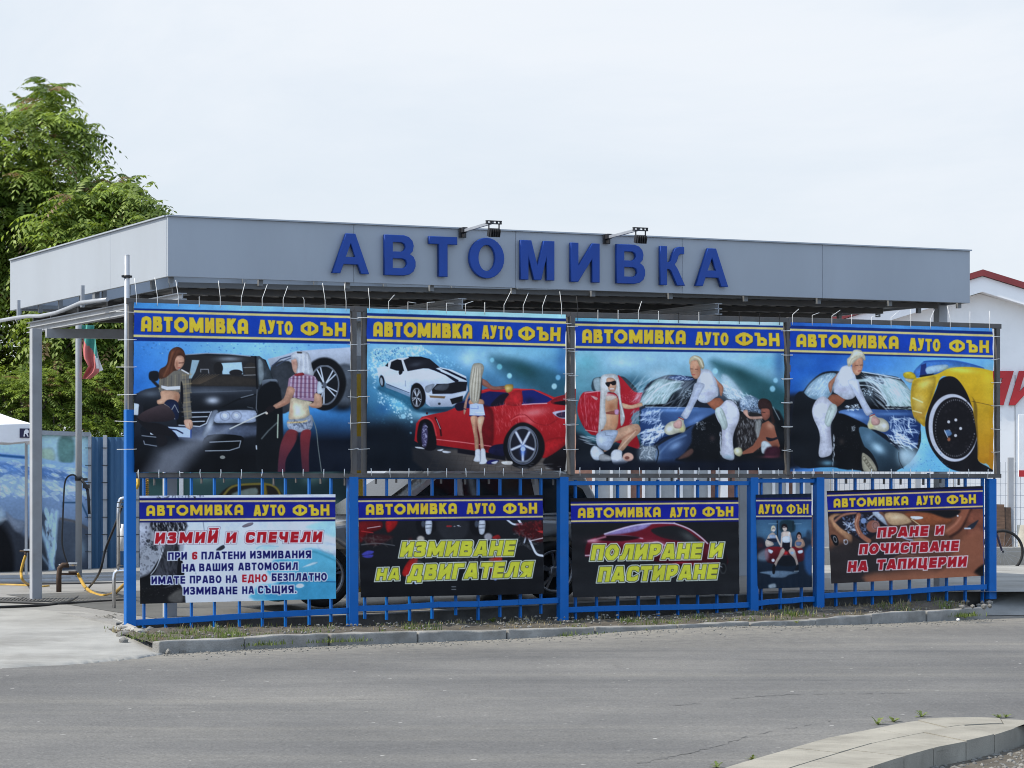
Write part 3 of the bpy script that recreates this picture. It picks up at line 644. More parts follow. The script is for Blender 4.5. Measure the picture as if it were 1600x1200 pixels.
    c.L([(420, 720), (480, 668), (560, 660), (650, 730), (760, 756), (860, 700)], 6, (130, 20, 28), 4, .8, True); c.L([(430, 712), (490, 680), (560, 676)], 8, (230, 110, 110), 5, .7, True)
    c.P([(110, 600), (250, 600), (270, 760), (250, 960), (120, 960)], (112, 16, 24), 16, .9)
    c.S([(260, 560), (620, 560), (480, 760), (300, 860)], 120, 2, 9, (232, 130, 130), .35, 4, 75, 50); c.S([(540, 560), (900, 620), (900, 900), (700, 800)], 60, 2, 8, (228, 120, 120), .3, 3, 70, 60)
    c.L([(-300, 880), (0, 915), (250, 950)], 7, (220, 130, 130), 3); c.P([(-60, 970), (380, 1030), (380, 1080), (-60, 1010)], (22, 20, 30), 6, 1, False); c.P([(250, 950), (330, 930), (370, 940), (370, 1040), (230, 1010)], (30, 30, 64), 6)
    c.P([(760, 1040), (960, 900), (960, 1180), (740, 1130)], (26, 22, 26), 10); c.P([(720, 1060), (740, 900), (960, 870), (900, 960)], (176, 30, 36), 6)
    c.E(548, 950, 190, 206, (20, 18, 22), 0, 6); c.E(536, 934, 144, 176, (30, 30, 36)); wheel(c, 538, 936, 118, 158, 5, (176, 180, 200), (34, 34, 44), 16, .31, False, (150, 160, 190)); c.E(540, 940, 136, 172, (120, 126, 146), 0, 3, .8, ring=8)
    for i in range(5):
        a = .31+i*2*math.pi/5; c.L([(538, 936), (538+104*math.cos(a), 936+140*math.sin(a))], 26, (136, 140, 158), 4); c.L([(538, 936), (538+104*math.cos(a), 936+140*math.sin(a))], 10, (220, 224, 236), 3)
    c.B(540, 990, 24, 50, (90, 130, 220), .8); c.E(540, 975, 22, 22, (160, 176, 220), 0, 3)
    c.use(*A)
    c.P([(480, 900), (500, 730), (560, 700), (620, 740), (650, 840), (650, 970), (560, 985)], (20, 18, 24), 4); c.E(548, 850, 30, 110, (66, 60, 90), 0, 5); c.S([(530, 760), (570, 760), (566, 950), (530, 950)], 40, 4, 10, (180, 176, 200), .7, 1.6, 70)
    c.L([(495, 715), (560, 690), (620, 730), (655, 850)], 12, (216, 70, 72), 6, .9, True); c.L([(645, 690), (690, 780), (700, 850)], 16, (60, 16, 22), 4); c.L([(655, 700), (692, 790)], 5, (200, 190, 196), 2); c.E(568, 648, 9, 12, (60, 20, 26))
    c.P([(825, 580), (860, 550), (930, 560), (920, 610), (850, 624)], (26, 22, 42), 4)
    for p in ([(460, 955), (520, 958), (550, 975), (480, 968)], [(660, 985), (720, 975), (700, 995)], [(720, 990), (790, 1000), (760, 1014), (715, 1006)]): c.P(p, (206, 206, 210), 3)
    # woman
    c.use(*Bc)
    c.P([(160, 330), (210, 350), (270, 400), (380, 396), (380, 424), (270, 434), (210, 410), (160, 380)], (150, 100, 84), 3); c.P([(372, 400), (400, 382), (450, 388), (440, 440), (390, 458)], (176, 140, 66), 4); c.B(400, 420, 22, 18, (226, 200, 140), .7)
    c.P([(52, 440), (70, 440), (36, 520), (20, 620), (0, 660), (-2, 600), (16, 520)], (200, 150, 128), 3); c.L([(0, 606), (20, 610)], 8, (40, 30, 60), 2)
    c.P([(152, 330), (170, 340), (160, 500), (176, 580), (140, 580)], (30, 26, 40), 4); c.P([(60, 520), (170, 520), (176, 570), (56, 570)], (196, 142, 112), 4)
    c.P([(80, 210), (120, 188), (170, 196), (186, 240), (164, 330), (152, 440), (130, 560), (70, 540), (50, 440), (56, 330)], (182, 172, 152), 3)
    for i in range(8): c.L([(96+i*9, 215), (62+i*14, 400), (62+i*11, 530)], 5, (110, 98, 84) if i % 2 else (222, 214, 196), 3, .65, True)
    c.P([(54, 566), (110, 556), (176, 566), (192, 664), (120, 674), (50, 668)], (178, 190, 222), 2, 1, False); c.L([(60, 600), (130, 606), (130, 580)], 5, (110, 126, 166), 2); c.L([(110, 640), (180, 640)], 5, (214, 222, 240), 2); c.L([(50, 670), (190, 676)], 10, (40, 40, 80), 3)
    c.P([(60, 680), (124, 682), (118, 800), (132, 900), (128, 990), (100, 990), (92, 880), (74, 780)], (196, 148, 118), 3); c.P([(130, 682), (186, 682), (160, 790), (172, 900), (182, 985), (152, 985), (140, 860), (122, 760)], (208, 164, 134), 3); c.B(110, 760, 12, 80, (120, 70, 56), .6)
    c.P([(104, 984), (146, 980), (150, 1060), (140, 1092), (88, 1084), (100, 1040)], (206, 208, 214), 3); c.P([(152, 978), (190, 976), (200, 1050), (212, 1100), (140, 1112), (150, 1060)], (222, 224, 230), 3); c.L([(150, 1000), (150, 1090)], 5, (130, 130, 140), 2)
    c.P([(210, 1090), (260, 1072), (320, 1080), (280, 1112), (214, 1112)], (36, 36, 96), 3); c.P([(250, 1100), (310, 1082), (290, 1112)], (206, 206, 216), 3); c.P([(346, 1090), (440, 1086), (440, 1118), (360, 1116)], (206, 198, 190), 3)
    c.S([(300, 1080), (900, 1120), (900, 1180), (300, 1160)], 30, 3, 12, (150, 150, 150), .5, 4, 0, 20)
    c.use(540, 460, 4.139)
    header(c, 140, 1420, (90, 130), (120, 158), (137, 176, 15), (287, 320, 15), (316, 348),
           [(183, 175, 820, 190, 96, 'АВТОМИВКА'), (882, 198, 1080, 205, 90, 'АУТО'), (1118, 206, 1388, 213, 90, 'ФЪН')], ((104, 172, 200), (160, 208, 226)), (24, 66, 158))
    return c

def teal_sky(c, A, Bc):
    c.use(*A); c.P([(-60, -60), (2200, -60), (2200, 1400), (-60, 1400)], (148, 188, 206), 0, 1, False, ((300, 100), (300, 560), (56, 104, 116)))
    c.B(130, 130, 160, 120, (96, 164, 172), .7); c.B(480, 130, 160, 60, (172, 206, 222), .7); c.B(560, 320, 160, 70, (54, 92, 108), .8); c.B(60, 330, 110, 130, (96, 150, 160), .6)
    c.E(470, 126, 26, 24, (176, 208, 222), 0, 8, .7)
def shiny_car(c, mir=False, fx=lambda x: x):
    """soapy dark blue saloon; fx mirrors its coordinates"""
    M = lambda p: [(fx(x), y) for x, y in p]
    return M

def woman_white(c, M):
    """woman in white bending over the bonnet (coordinates of the third banner, M maps them)"""
    c.P(M([(300, 500), (420, 470), (470, 520), (440, 560), (380, 590), (310, 530)]), (150, 92, 68), 3)
    c.P(M([(366, 262), (410, 310), (462, 370), (446, 452), (430, 440), (416, 372), (370, 300)]), (184, 126, 100), 3)
    c.P(M([(250, 204), (330, 206), (366, 262), (400, 330), (414, 440), (380, 470), (300, 520), (222, 500), (190, 420), (200, 330)]), (200, 204, 216), 3, 1, True)
    c.B(*M([(300, 280)])[0], 60, 60, (226, 228, 236), .8); c.B(*M([(330, 430)])[0], 60, 26, (164, 160, 176), .6)
    c.P(M([(190, 330), (280, 340), (240, 430), (180, 540), (110, 670), (60, 650), (50, 640), (110, 540), (160, 420)]), (202, 208, 224), 3); c.L(M([(225, 400), (150, 540), (90, 640)]), 12, (164, 172, 196), 8, .6)
    c.P(M([(380, 600), (440, 540), (500, 490), (570, 520), (612, 610), (600, 700), (560, 800), (545, 900), (556, 1060), (470, 1060), (430, 1010), (440, 880), (440, 760), (400, 680)]), (206, 206, 216), 3)
    c.B(*M([(545, 620)])[0], 40, 60, (230, 230, 238), .8); c.B(*M([(460, 830)])[0], 18, 120, (160, 156, 172), .6); c.P(M([(380, 590), (430, 560), (470, 620), (498, 740), (456, 780), (420, 700)]), (194, 206, 198), 4); c.L(M([(430, 600), (480, 740)]), 6, (150, 160, 156), 4)
    c.P(M([(150, 120), (210, 110), (240, 170), (236, 250), (200, 290), (160, 262), (140, 190)]), (204, 150, 120), 3); c.B(*M([(220, 200)])[0], 20, 40, (150, 96, 74), .6)
    c.L(M([(146, 192), (170, 194)]), 6, (90, 58, 50), 3); c.L(M([(188, 196), (212, 196)]), 6, (90, 58, 50), 3); c.L(M([(162, 246), (186, 250)]), 8, (170, 76, 76), 3); c.L(M([(166, 206), (160, 226)]), 6, (176, 116, 92), 3)
    c.P(M([(132, 150), (140, 90), (190, 62), (250, 90), (276, 160), (262, 196), (240, 180), (222, 150), (210, 110), (160, 112)]), (196, 180, 146), 3); c.L(M([(180, 76), (230, 100), (262, 170)]), 10, (232, 222, 196), 5, .7, True); c.L(M([(210, 112), (236, 160)]), 7, (140, 116, 84), 4, .7)
    c.P(M([(0, 690), (40, 660), (76, 670), (80, 710), (96, 760), (80, 800), (30, 806), (-60, 830), (-110, 800), (-100, 740), (-50, 700)]), (206, 200, 176), 3)
    c.B(*M([(60, 770)])[0], 24, 26, (196, 186, 110), .8); c.P(M([(-20, 716), (30, 680), (60, 700), (50, 760), (-10, 760)]), (206, 160, 150), 4); c.L(M([(30, 660), (76, 680)]), 8, (150, 44, 50), 2); c.B(*M([(-60, 770)])[0], 30, 24, (232, 232, 226), .8)

def art_soap():                    # red car, blue soapy car, three women
    c = Art(892, 490, 1232, 742, seed=7); A = (895, 545, 6.153); Bc = (1055, 545, 6.154)
    teal_sky(c, A, Bc); c.use(*Bc)
    c.P([(340, 120), (560, 160), (800, 260), (1080, 420), (1080, 700), (760, 520), (560, 380)], (40, 84, 88), 60, .9); c.B(880, 120, 180, 80, (104, 170, 190), .7); c.B(1000, 120, 60, 200, (50, 92, 140), .7); c.B(620, 250, 120, 50, (28, 68, 70), .7, 25)
    for x, y, r in ((380, 214, 26), (930, 385, 26), (962, 304, 22)): c.E(x, y, r, r*1.1, (150, 200, 216), 0, 7, .8)
    c.use(*A); c.P([(-60, 900), (2200, 900), (2200, 1400), (-60, 1400)], (22, 28, 38), 60, 1, False)
    c.P([(-60, 760), (90, 820), (240, 960), (200, 1300), (-60, 1300)], (26, 32, 40), 40, 1, False)
    # red car
    c.P([(190, 300), (260, 270), (440, 262), (520, 290), (620, 410), (460, 420), (200, 410)], (60, 76, 84), 6); c.P([(196, 300), (260, 280), (262, 400), (214, 400)], (150, 166, 170), 5)
    c.P([(430, 262), (470, 280), (590, 410), (690, 430), (690, 560), (560, 660), (640, 940), (520, 930), (250, 840), (170, 820), (90, 730), (40, 600), (80, 440), (160, 410), (440, 410)], (172, 32, 44), 4, 1, True, ((300, 420), (300, 850), (150, 22, 34)))
    c.S([(60, 440), (250, 420), (250, 820), (100, 720)], 90, 2, 8, (226, 140, 150), .45, 5, 85, 30); c.S([(450, 430), (680, 430), (660, 520), (470, 520)], 120, 2, 9, (226, 130, 140), .5); c.L([(110, 440), (120, 600), (130, 740)], 5, (226, 150, 156), 3, .7); c.L([(110, 425), (260, 405)], 8, (216, 150, 156), 3); c.P([(170, 450), (236, 470), (220, 494)], (210, 150, 150), 3); c.L([(120, 780), (240, 800)], 6, (220, 160, 160), 3)
    # blue car
    c.P([(640, 560), (700, 360), (800, 290), (920, 250), (1060, 260), (1300, 290), (1500, 380), (1600, 430), (1700, 700), (1700, 1100), (800, 1100), (660, 900)], (30, 36, 48), 6, 1, True)
    c.P([(650, 540), (720, 380), (820, 290), (930, 300), (1046, 330), (960, 440), (860, 540)], (130, 156, 154), 6, 1, True); c.S([(660, 530), (760, 340), (1000, 320), (900, 520)], 160, 2, 8, (206, 224, 226), .6, 6, -50, 30)
    c.P([(920, 275), (1000, 252), (1120, 270), (1160, 300), (1020, 300)], (34, 52, 96), 4); c.S([(920, 280), (1040, 250), (1160, 290), (1000, 310)], 40, 2, 8, (206, 220, 236), .7, 3, 0, 60)
    c.L([(700, 520), (800, 400), (930, 330), (1060, 316)], 12, (200, 214, 214), 5, .9, True); c.L([(860, 530), (930, 430), (1040, 370)], 14, (150, 170, 172), 5, .9, True)
    c.P([(900, 520), (960, 430), (1060, 380), (1160, 390), (1160, 540), (910, 540)], (20, 26, 34), 4); c.S([(1050, 400), (1150, 390), (1150, 470), (1060, 480)], 50, 3, 9, (206, 220, 230), .9)
    c.L([(690, 548), (940, 536)], 18, (14, 16, 20), 4); c.L([(700, 560), (1200, 566)], 7, (170, 190, 214), 3)
    c.P([(650, 640), (690, 570), (900, 566), (1330, 570), (1400, 640), (1230, 700), (1080, 760), (900, 850), (760, 930), (650, 900)], (66, 94, 136), 4, 1, True, ((900, 570), (760, 920), (24, 46, 88))); c.B(950, 590, 220, 18, (120, 156, 206), .7); c.B(1180, 680, 100, 30, (120, 150, 200), .6, -25)
    c.S([(660, 600), (860, 600), (800, 720), (670, 700)], 60, 3, 14, (196, 210, 230), .75, 4, -40, 120); c.S([(650, 800), (860, 730), (900, 800), (760, 900), (660, 920)], 90, 3, 16, (220, 230, 242), .85, 4, -35, 100)
    c.S([(560, 600), (640, 600), (620, 720), (540, 720)], 40, 3, 10, (150, 150, 160), .7, 5, -60, 60)
    c.P([(800, 960), (900, 880), (1060, 800), (1180, 720), (1230, 780), (1200, 900), (1100, 1000), (1040, 1110), (810, 1110)], (62, 86, 124), 6, 1, True, ((900, 900), (1100, 1000), (36, 50, 76))); c.B(980, 930, 70, 34, (140, 166, 200), .7, -30); c.L([(830, 1000), (930, 900), (1080, 830)], 16, (120, 146, 180), 10, .6, True)
    c.P([(640, 960), (740, 920), (800, 950), (815, 1040), (790, 1080), (660, 1080)], (150, 162, 170), 50, .75); c.L([(800, 940), (818, 1000), (800, 1090)], 9, (16, 20, 26), 4, 1, True); c.L([(780, 920), (860, 860), (1040, 800)], 14, (18, 28, 50), 5); c.S([(640, 940), (790, 940), (790, 1060), (640, 1060)], 30, 3, 12, (220, 226, 230), .6, 3)
    c.use(*Bc); c.P([(180, 740), (420, 600), (640, 560), (1000, 600), (1080, 1000), (1040, 1100), (60, 1090), (80, 1010), (150, 900)], (18, 20, 24), 14, .95)
    c.S([(170, 680), (400, 700), (420, 1000), (120, 960)], 80, 2, 8, (120, 124, 126), .5); c.S([(200, 700), (300, 700), (280, 780), (200, 780)], 40, 2, 9, (206, 210, 212), .6, 2); c.L([(430, 850), (428, 1020)], 6, (180, 186, 190), 3); c.S([(420, 800), (440, 800), (440, 1020), (420, 1020)], 20, 3, 9, (206, 210, 214), .8, 3, 90, 20); c.B(350, 860, 26, 26, (76, 60, 60), .7)
    c.P([(20, 1060), (140, 960), (170, 990), (120, 1040)], (122, 86, 76), 10, .8)
    # spray around, second car's mirror and dark shape on the right
    c.P([(440, 260), (520, 270), (640, 420), (600, 500), (500, 480)], (176, 200, 212), 20, .8); c.S([(440, 270), (640, 430), (560, 490), (470, 440)], 90, 2, 9, (226, 236, 240), .7)
    c.P([(490, 490), (540, 484), (590, 500), (612, 550), (600, 620), (560, 560)], (28, 32, 38), 4)
    c.P([(620, 500), (680, 450), (760, 460), (820, 520), (810, 620), (640, 600)], (120, 140, 164), 10, .9); c.S([(620, 480), (820, 480), (820, 640), (640, 620)], 200, 2, 9, (226, 232, 240), .8); c.S([(640, 520), (820, 520), (820, 640), (660, 620)], 80, 3, 10, (26, 32, 46), .8)
    c.P([(600, 650), (830, 640), (840, 960), (600, 960)], (40, 36, 36), 16); c.S([(600, 660), (830, 660), (800, 960), (580, 960)], 170, 2, 10, (176, 176, 176), .55, 3, 90, 60); c.P([(760, 720), (820, 680), (810, 880), (780, 860)], (176, 176, 170), 12, .7)
    for x, y, rx, ry, al in ((-140, 250, 150, 60, .5), (60, 380, 120, 60, .35), (470, 360, 120, 110, .5), (600, 440, 90, 70, .4), (-300, 480, 90, 60, .4)): c.B(x, y, rx, ry, (196, 214, 222), al)
    c.S([(-420, 300), (160, 280), (160, 560), (-420, 540)], 120, 3, 16, (222, 232, 236), .35, 6, -45, 40); c.S([(440, 330), (760, 460), (700, 640), (480, 520)], 110, 3, 14, (226, 234, 240), .5, 3, 40, 60)
    woman_white(c, lambda p: p)
    # crouching dark-haired woman
    c.P([(650, 596), (690, 588), (700, 640), (740, 650), (850, 648), (846, 668), (720, 676), (660, 630)], (206, 160, 140), 3)
    c.P([(830, 560), (910, 570), (906, 650), (860, 690), (826, 640)], (140, 86, 70), 4); c.P([(794, 520), (820, 480), (880, 484), (926, 530), (940, 640), (960, 700), (930, 720), (910, 640), (900, 580), (840, 574), (806, 580)], (62, 42, 40), 4); c.L([(836, 610), (860, 612)], 7, (60, 34, 30), 3); c.L([(940, 560), (1000, 680)], 8, (190, 200, 200), 5, .7)
    c.P([(830, 720), (890, 690), (950, 740), (976, 840), (1004, 930), (980, 1000), (900, 1010), (860, 880), (820, 940), (740, 1000), (640, 1016), (630, 996), (740, 930), (800, 840)], (140, 86, 66), 4, 1, False); c.B(910, 740, 40, 30, (200, 150, 124), .7, 30); c.B(960, 960, 30, 40, (70, 44, 40), .7)
    c.P([(870, 850), (930, 860), (980, 846), (984, 866), (900, 890)], (34, 32, 40), 4); c.P([(826, 900), (880, 890), (930, 950), (880, 1000), (830, 1000)], (196, 204, 206), 8); c.P([(880, 950), (1000, 950), (1000, 1040), (860, 1040)], (66, 30, 44), 14); c.B(900, 1040, 90, 14, (116, 60, 70), .7)
    c.P([(560, 960), (620, 950), (640, 1000), (610, 1036), (560, 1010)], (196, 190, 150), 6); c.B(590, 980, 20, 26, (226, 226, 206), .8); c.B(500, 1040, 50, 20, (120, 150, 160), .6)
    # long haired woman in denim shorts
    c.use(*A)
    c.P([(280, 480), (420, 460), (430, 560), (440, 640), (410, 780), (300, 800), (270, 700)], (206, 158, 124), 3); c.B(370, 560, 46, 50, (156, 100, 70), .8); c.B(400, 700, 40, 70, (190, 132, 96), .7)
    c.P([(310, 612), (440, 590), (440, 630), (330, 626)], (150, 84, 70), 4); c.P([(404, 586), (440, 584), (436, 630), (404, 626)], (190, 140, 170), 3)
    c.P([(470, 520), (560, 540), (650, 516), (668, 530), (660, 552), (540, 580), (470, 560)], (214, 166, 132), 3)
    c.P([(268, 270), (340, 240), (420, 250), (450, 330), (460, 470), (500, 660), (460, 740), (450, 560), (420, 440), (330, 420), (310, 560), (320, 700), (270, 790), (244, 800), (256, 560), (262, 400)], (206, 204, 200), 3)
    for i in range(6): c.L([(290+i*4, 290), (280+i*3, 500), (256+i*8, 770)], 5, (160, 156, 150) if i % 2 else (234, 232, 228), 3, .6, True)
    c.L([(430, 300), (450, 480), (490, 650)], 10, (226, 224, 218), 4, .8, True)
    c.P([(320, 290), (380, 280), (414, 320), (410, 390), (380, 420), (340, 390)], (208, 158, 130), 3); c.P([(312, 324), (360, 316), (408, 306), (410, 342), (380, 350), (360, 336), (344, 366), (320, 352)], (28, 24, 28), 3); c.L([(356, 386), (388, 384)], 9, (236, 226, 222), 3); c.L([(354, 394), (386, 396)], 6, (160, 70, 66), 3)
    c.P([(310, 430), (400, 440), (420, 470), (330, 500)], (214, 206, 196), 6, .7)
    c.P([(400, 800), (480, 750), (600, 720), (640, 744), (642, 800), (560, 880), (480, 980), (430, 966), (470, 880), (400, 900), (330, 980), (300, 970)], (208, 160, 130), 3); c.L([(430, 890), (520, 830), (610, 780)], 12, (150, 96, 74), 8, .7); c.L([(600, 790), (500, 900), (440, 970)], 8, (232, 196, 168), 5, .7)
    c.P([(224, 830), (290, 786), (400, 780), (432, 800), (400, 880), (360, 960), (310, 976), (240, 930)], (176, 188, 206), 3); c.L([(310, 800), (312, 830), (380, 840)], 5, (110, 120, 140), 3); c.B(280, 880, 40, 40, (206, 216, 228), .7)
    c.P([(170, 990), (210, 930), (290, 980), (300, 1020), (260, 1070), (200, 1060)], (206, 214, 224), 8); c.P([(256, 1030), (300, 1010), (370, 1040), (366, 1076), (270, 1078)], (150, 150, 150), 6); c.P([(364, 1020), (400, 970), (470, 980), (476, 1040), (530, 1080), (480, 1110), (390, 1110)], (216, 218, 224), 5)
    c.E(530, 1040, 50, 42, (206, 160, 140), 0, 5); c.E(520, 1048, 22, 16, (120, 74, 64), 0, 4); c.S([(90, 820), (230, 850), (230, 930), (90, 900)], 16, 4, 12, (200, 206, 210), .6, 6, 10, 20)
    c.use(880, 480, 4.444)
    c.P([(60, 1075), (1560, 1060), (1560, 1160), (60, 1160)], (18, 24, 38), 24, .9, False)
    header(c, 85, 1530, (75, 105), (97, 130), (113, 142, 15), (268, 292, 15), (301, 319),
           [(130, 152, 850, 160, 96, 'АВТОМИВКА'), (918, 170, 1142, 175, 93, 'АУТО'), (1190, 174, 1500, 180, 92, 'ФЪН')], ((104, 172, 196), (176, 216, 230)), (22, 64, 156))
    return c

def art_yellow():                  # woman in white, soapy car, yellow sports car
    c = Art(1227, 497, 1560, 744, seed=9); A = (1230, 540, 6.0); Bc = (1395, 540, 6.0)
    c.use(*A); c.P([(-60, -60), (2200, -60), (2200, 1400), (-60, 1400)], (34, 88, 168), 0, 1, False, ((400, 60), (1100, 500), (110, 172, 216)))
    c.B(180, 330, 200, 160, (40, 104, 176), .7); c.B(150, 150, 160, 60, (60, 120, 190), .5); c.B(820, 160, 200, 60, (70, 132, 200), .5)
    c.use(*Bc); c.P([(-300, 900), (500, 700), (1020, 1100), (1020, 1300), (-300, 1300)], (112, 178, 214), 50, 1, False); c.B(250, 850, 120, 140, (150, 206, 230), .7)
    c.use(*A); c.P([(-60, 460), (160, 440), (300, 480), (400, 1100), (-60, 1180)], (26, 30, 40), 40, 1, False); c.P([(280, 1040), (900, 1080), (900, 1300), (280, 1300)], (90, 150, 184), 40, .9, False)
    # soapy car
    fx = lambda x: x
    c.P([(100, 440), (160, 420), (230, 330), (330, 254), (480, 240), (700, 244), (880, 270), (1060, 310), (1150, 450), (1200, 590), (1240, 700), (1240, 960), (1000, 1180), (420, 1140), (60, 1100), (60, 560)], (22, 26, 32), 5, 1, True)
    c.P([(156, 430), (220, 350), (330, 270), (460, 262), (440, 380), (380, 500), (240, 500)], (140, 172, 192), 5, 1, True); c.S([(170, 430), (330, 280), (450, 280), (380, 490), (240, 490)], 90, 2, 9, (200, 222, 230), .6); c.L([(150, 440), (220, 340), (340, 254), (470, 244)], 12, (26, 36, 50), 4, 1, True)
    c.P([(700, 300), (860, 300), (1060, 330), (1180, 460), (1210, 590), (1000, 580), (930, 500), (860, 380)], (150, 178, 174), 6); c.S([(880, 310), (1060, 340), (1180, 560), (1000, 560)], 200, 2, 8, (212, 226, 224), .55, 6, 50, 30); c.P([(690, 290), (860, 296), (900, 360), (760, 330)], (36, 42, 52), 6); c.S([(700, 290), (880, 290), (880, 360), (760, 340)], 60, 2, 9, (206, 220, 226), .7, 3, 20, 60)
    c.L([(700, 245), (880, 275), (1050, 310)], 9, (206, 220, 232), 4); c.L([(640, 330), (780, 330), (880, 420), (950, 560)], 26, (170, 190, 192), 6, .9, True); c.L([(680, 370), (800, 390), (900, 480), (930, 560)], 10, (206, 216, 216), 4, .9, True)
    c.P([(680, 390), (780, 390), (880, 470), (930, 560), (780, 590), (690, 560)], (18, 22, 28), 4); c.S([(690, 400), (800, 410), (800, 470), (700, 470)], 60, 3, 11, (210, 224, 232), .9); c.L([(760, 580), (1210, 580)], 22, (12, 14, 18), 4); c.S([(930, 560), (1200, 560), (1200, 590), (930, 590)], 16, 3, 9, (206, 216, 216), .8, 4, 0, 20)
    c.P([(480, 620), (640, 590), (900, 600), (1180, 610), (1250, 720), (1240, 840), (1200, 960), (1060, 920), (900, 820), (720, 740), (600, 700)], (70, 100, 146), 5, 1, True, ((700, 610), (1060, 940), (26, 50, 96))); c.B(620, 650, 110, 26, (130, 166, 214), .8, 15); c.B(1000, 640, 160, 16, (116, 156, 206), .6)
    c.S([(960, 680), (1200, 680), (1230, 820), (1050, 860), (960, 760)], 80, 3, 14, (206, 220, 236), .75, 4, 40, 120); c.S([(940, 840), (1100, 830), (1230, 930), (1160, 980), (980, 930)], 70, 3, 14, (222, 232, 240), .8, 5, 30, 80)
    c.P([(470, 640), (620, 680), (780, 780), (700, 900), (690, 1140), (430, 1120), (420, 800)], (16, 18, 22), 8); c.S([(440, 700), (620, 720), (680, 960), (440, 1000)], 60, 2, 7, (130, 134, 134), .5); c.S([(600, 750), (640, 750), (640, 800), (600, 800)], 16, 3, 10, (206, 210, 210), .7, 2); c.S([(425, 840), (440, 840), (440, 1120), (420, 1120)], 24, 3, 10, (206, 210, 214), .8, 3, 90, 20); c.B(505, 900, 26, 30, (70, 60, 56), .7)
    c.P([(670, 770), (780, 780), (900, 860), (1030, 970), (1060, 1040), (1020, 1180), (850, 1170), (800, 1040), (720, 940)], (74, 104, 122), 6, 1, True, ((760, 820), (1000, 1150), (32, 46, 56))); c.B(850, 960, 70, 40, (176, 206, 220), .9, 35); c.B(760, 860, 40, 50, (120, 150, 170), .5)
    c.L([(780, 770), (900, 850), (1060, 970), (1060, 1060)], 18, (18, 26, 42), 6, 1, True)
    c.P([(1060, 980), (1130, 950), (1200, 1000), (1220, 1080), (1160, 1150), (1090, 1140), (1046, 1060)], (150, 178, 188), 60, .8); c.B(1090, 1030, 40, 60, (200, 214, 214), .35, -30); c.L([(1046, 1000), (1050, 1080), (1090, 1150)], 7, (20, 26, 32), 3, 1, True)
    c.P([(690, 970), (740, 960), (810, 1040), (850, 1170), (700, 1180)], (22, 24, 28), 4); c.P([(700, 1016), (740, 1020), (800, 1080), (840, 1180), (720, 1180)], (166, 158, 136), 4)
    for i in range(6): c.E(724+i*17, 1060+i*26, 14, 22, (86, 80, 66), -20, 3, .8, ring=5)
    c.P([(236, 550), (260, 510), (340, 500), (300, 530), (250, 596)], (18, 20, 26), 4); c.S([(540, 560), (660, 550), (680, 600), (560, 610)], 50, 3, 11, (216, 226, 234), .8, 2)
    for x, y, rx, ry, al in ((300, 380, 130, 80, .45), (880, 330, 140, 60, .45), (1060, 440, 130, 70, .4), (760, 470, 70, 60, .3), (1150, 1040, 120, 90, .4)): c.B(x, y, rx, ry, (190, 212, 224), al)
    c.S([(160, 440), (340, 270), (460, 270), (380, 500)], 70, 3, 12, (222, 232, 236), .4, 4, -50, 40); c.S([(700, 270), (1100, 320), (1200, 580), (800, 560)], 130, 3, 16, (222, 232, 236), .35, 6, 45, 40)
    woman_white(c, lambda p: [(848-x*1.0, y*.985-8) for x, y in p])
    c.B(370, 1100, 60, 26, (120, 170, 190), .7)
    # yellow sports car
    c.use(*Bc)
    c.P([(190, 250), (260, 170), (320, 140), (520, 140), (720, 170), (860, 215), (620, 220), (420, 270), (240, 300)], (70, 122, 190), 6); c.P([(250, 280), (262, 180), (310, 165), (316, 270)], (36, 52, 110), 4, 1, False); c.P([(320, 200), (500, 176), (510, 210), (420, 250), (320, 262)], (160, 190, 214), 5); c.L([(290, 150), (520, 138), (700, 165), (850, 212)], 10, (44, 88, 164), 5, 1, True); c.P([(250, 280), (380, 262), (360, 280), (270, 296)], (24, 28, 40), 4)
    c.P([(92, 262), (150, 244), (196, 262), (220, 310), (200, 316), (110, 304)], (206, 176, 40), 3); c.B(130, 256, 26, 8, (236, 214, 90), .8); c.P([(110, 308), (190, 318), (170, 350), (120, 330)], (190, 184, 160), 8)
    c.P([(180, 340), (240, 300), (400, 270), (520, 216), (640, 200), (800, 206), (960, 244), (1060, 280), (1060, 1260), (900, 1120), (820, 1060), (800, 900), (760, 640), (640, 360), (540, 300), (460, 290), (410, 380), (360, 540), (310, 660), (300, 760), (230, 690), (196, 660), (170, 520)], (206, 170, 36), 4, 1, True, ((600, 210), (760, 1100), (176, 122, 26)))
    c.P([(180, 360), (300, 310), (400, 300), (360, 500), (300, 640), (300, 740), (200, 660)], (196, 158, 48), 14, .9); c.B(300, 360, 70, 40, (232, 212, 120), .7, -30); c.B(250, 540, 50, 80, (206, 180, 110), .7); c.B(250, 640, 40, 40, (170, 124, 60), .6); c.L([(190, 490), (280, 530)], 12, (226, 210, 150), 5); c.L([(190, 610), (270, 630)], 8, (230, 216, 160), 5)
    c.B(640, 230, 140, 24, (236, 216, 90), .8, 5); c.B(900, 400, 60, 160, (214, 182, 52), .6); c.B(880, 1000, 60, 120, (176, 116, 30), .6); c.L([(740, 520), (860, 545), (950, 566)], 5, (96, 74, 30), 2, .9)
    c.P([(410, 400), (440, 320), (520, 286), (600, 310), (680, 420), (740, 560), (780, 720), (800, 960), (806, 1080), (900, 1140), (960, 1180), (960, 1260), (700, 1200), (520, 1140), (380, 990), (310, 800), (320, 640)], (26, 24, 28), 4)
    c.E(570, 770, 232, 318, (186, 186, 194), -6, 3); c.E(586, 772, 210, 290, (28, 26, 30), -6, 3)
    c.P([(760, 560), (900, 600), (900, 1060), (806, 1080), (800, 930), (780, 740)], (196, 154, 38), 3, 1, True, ((800, 600), (820, 1060), (176, 124, 28)))
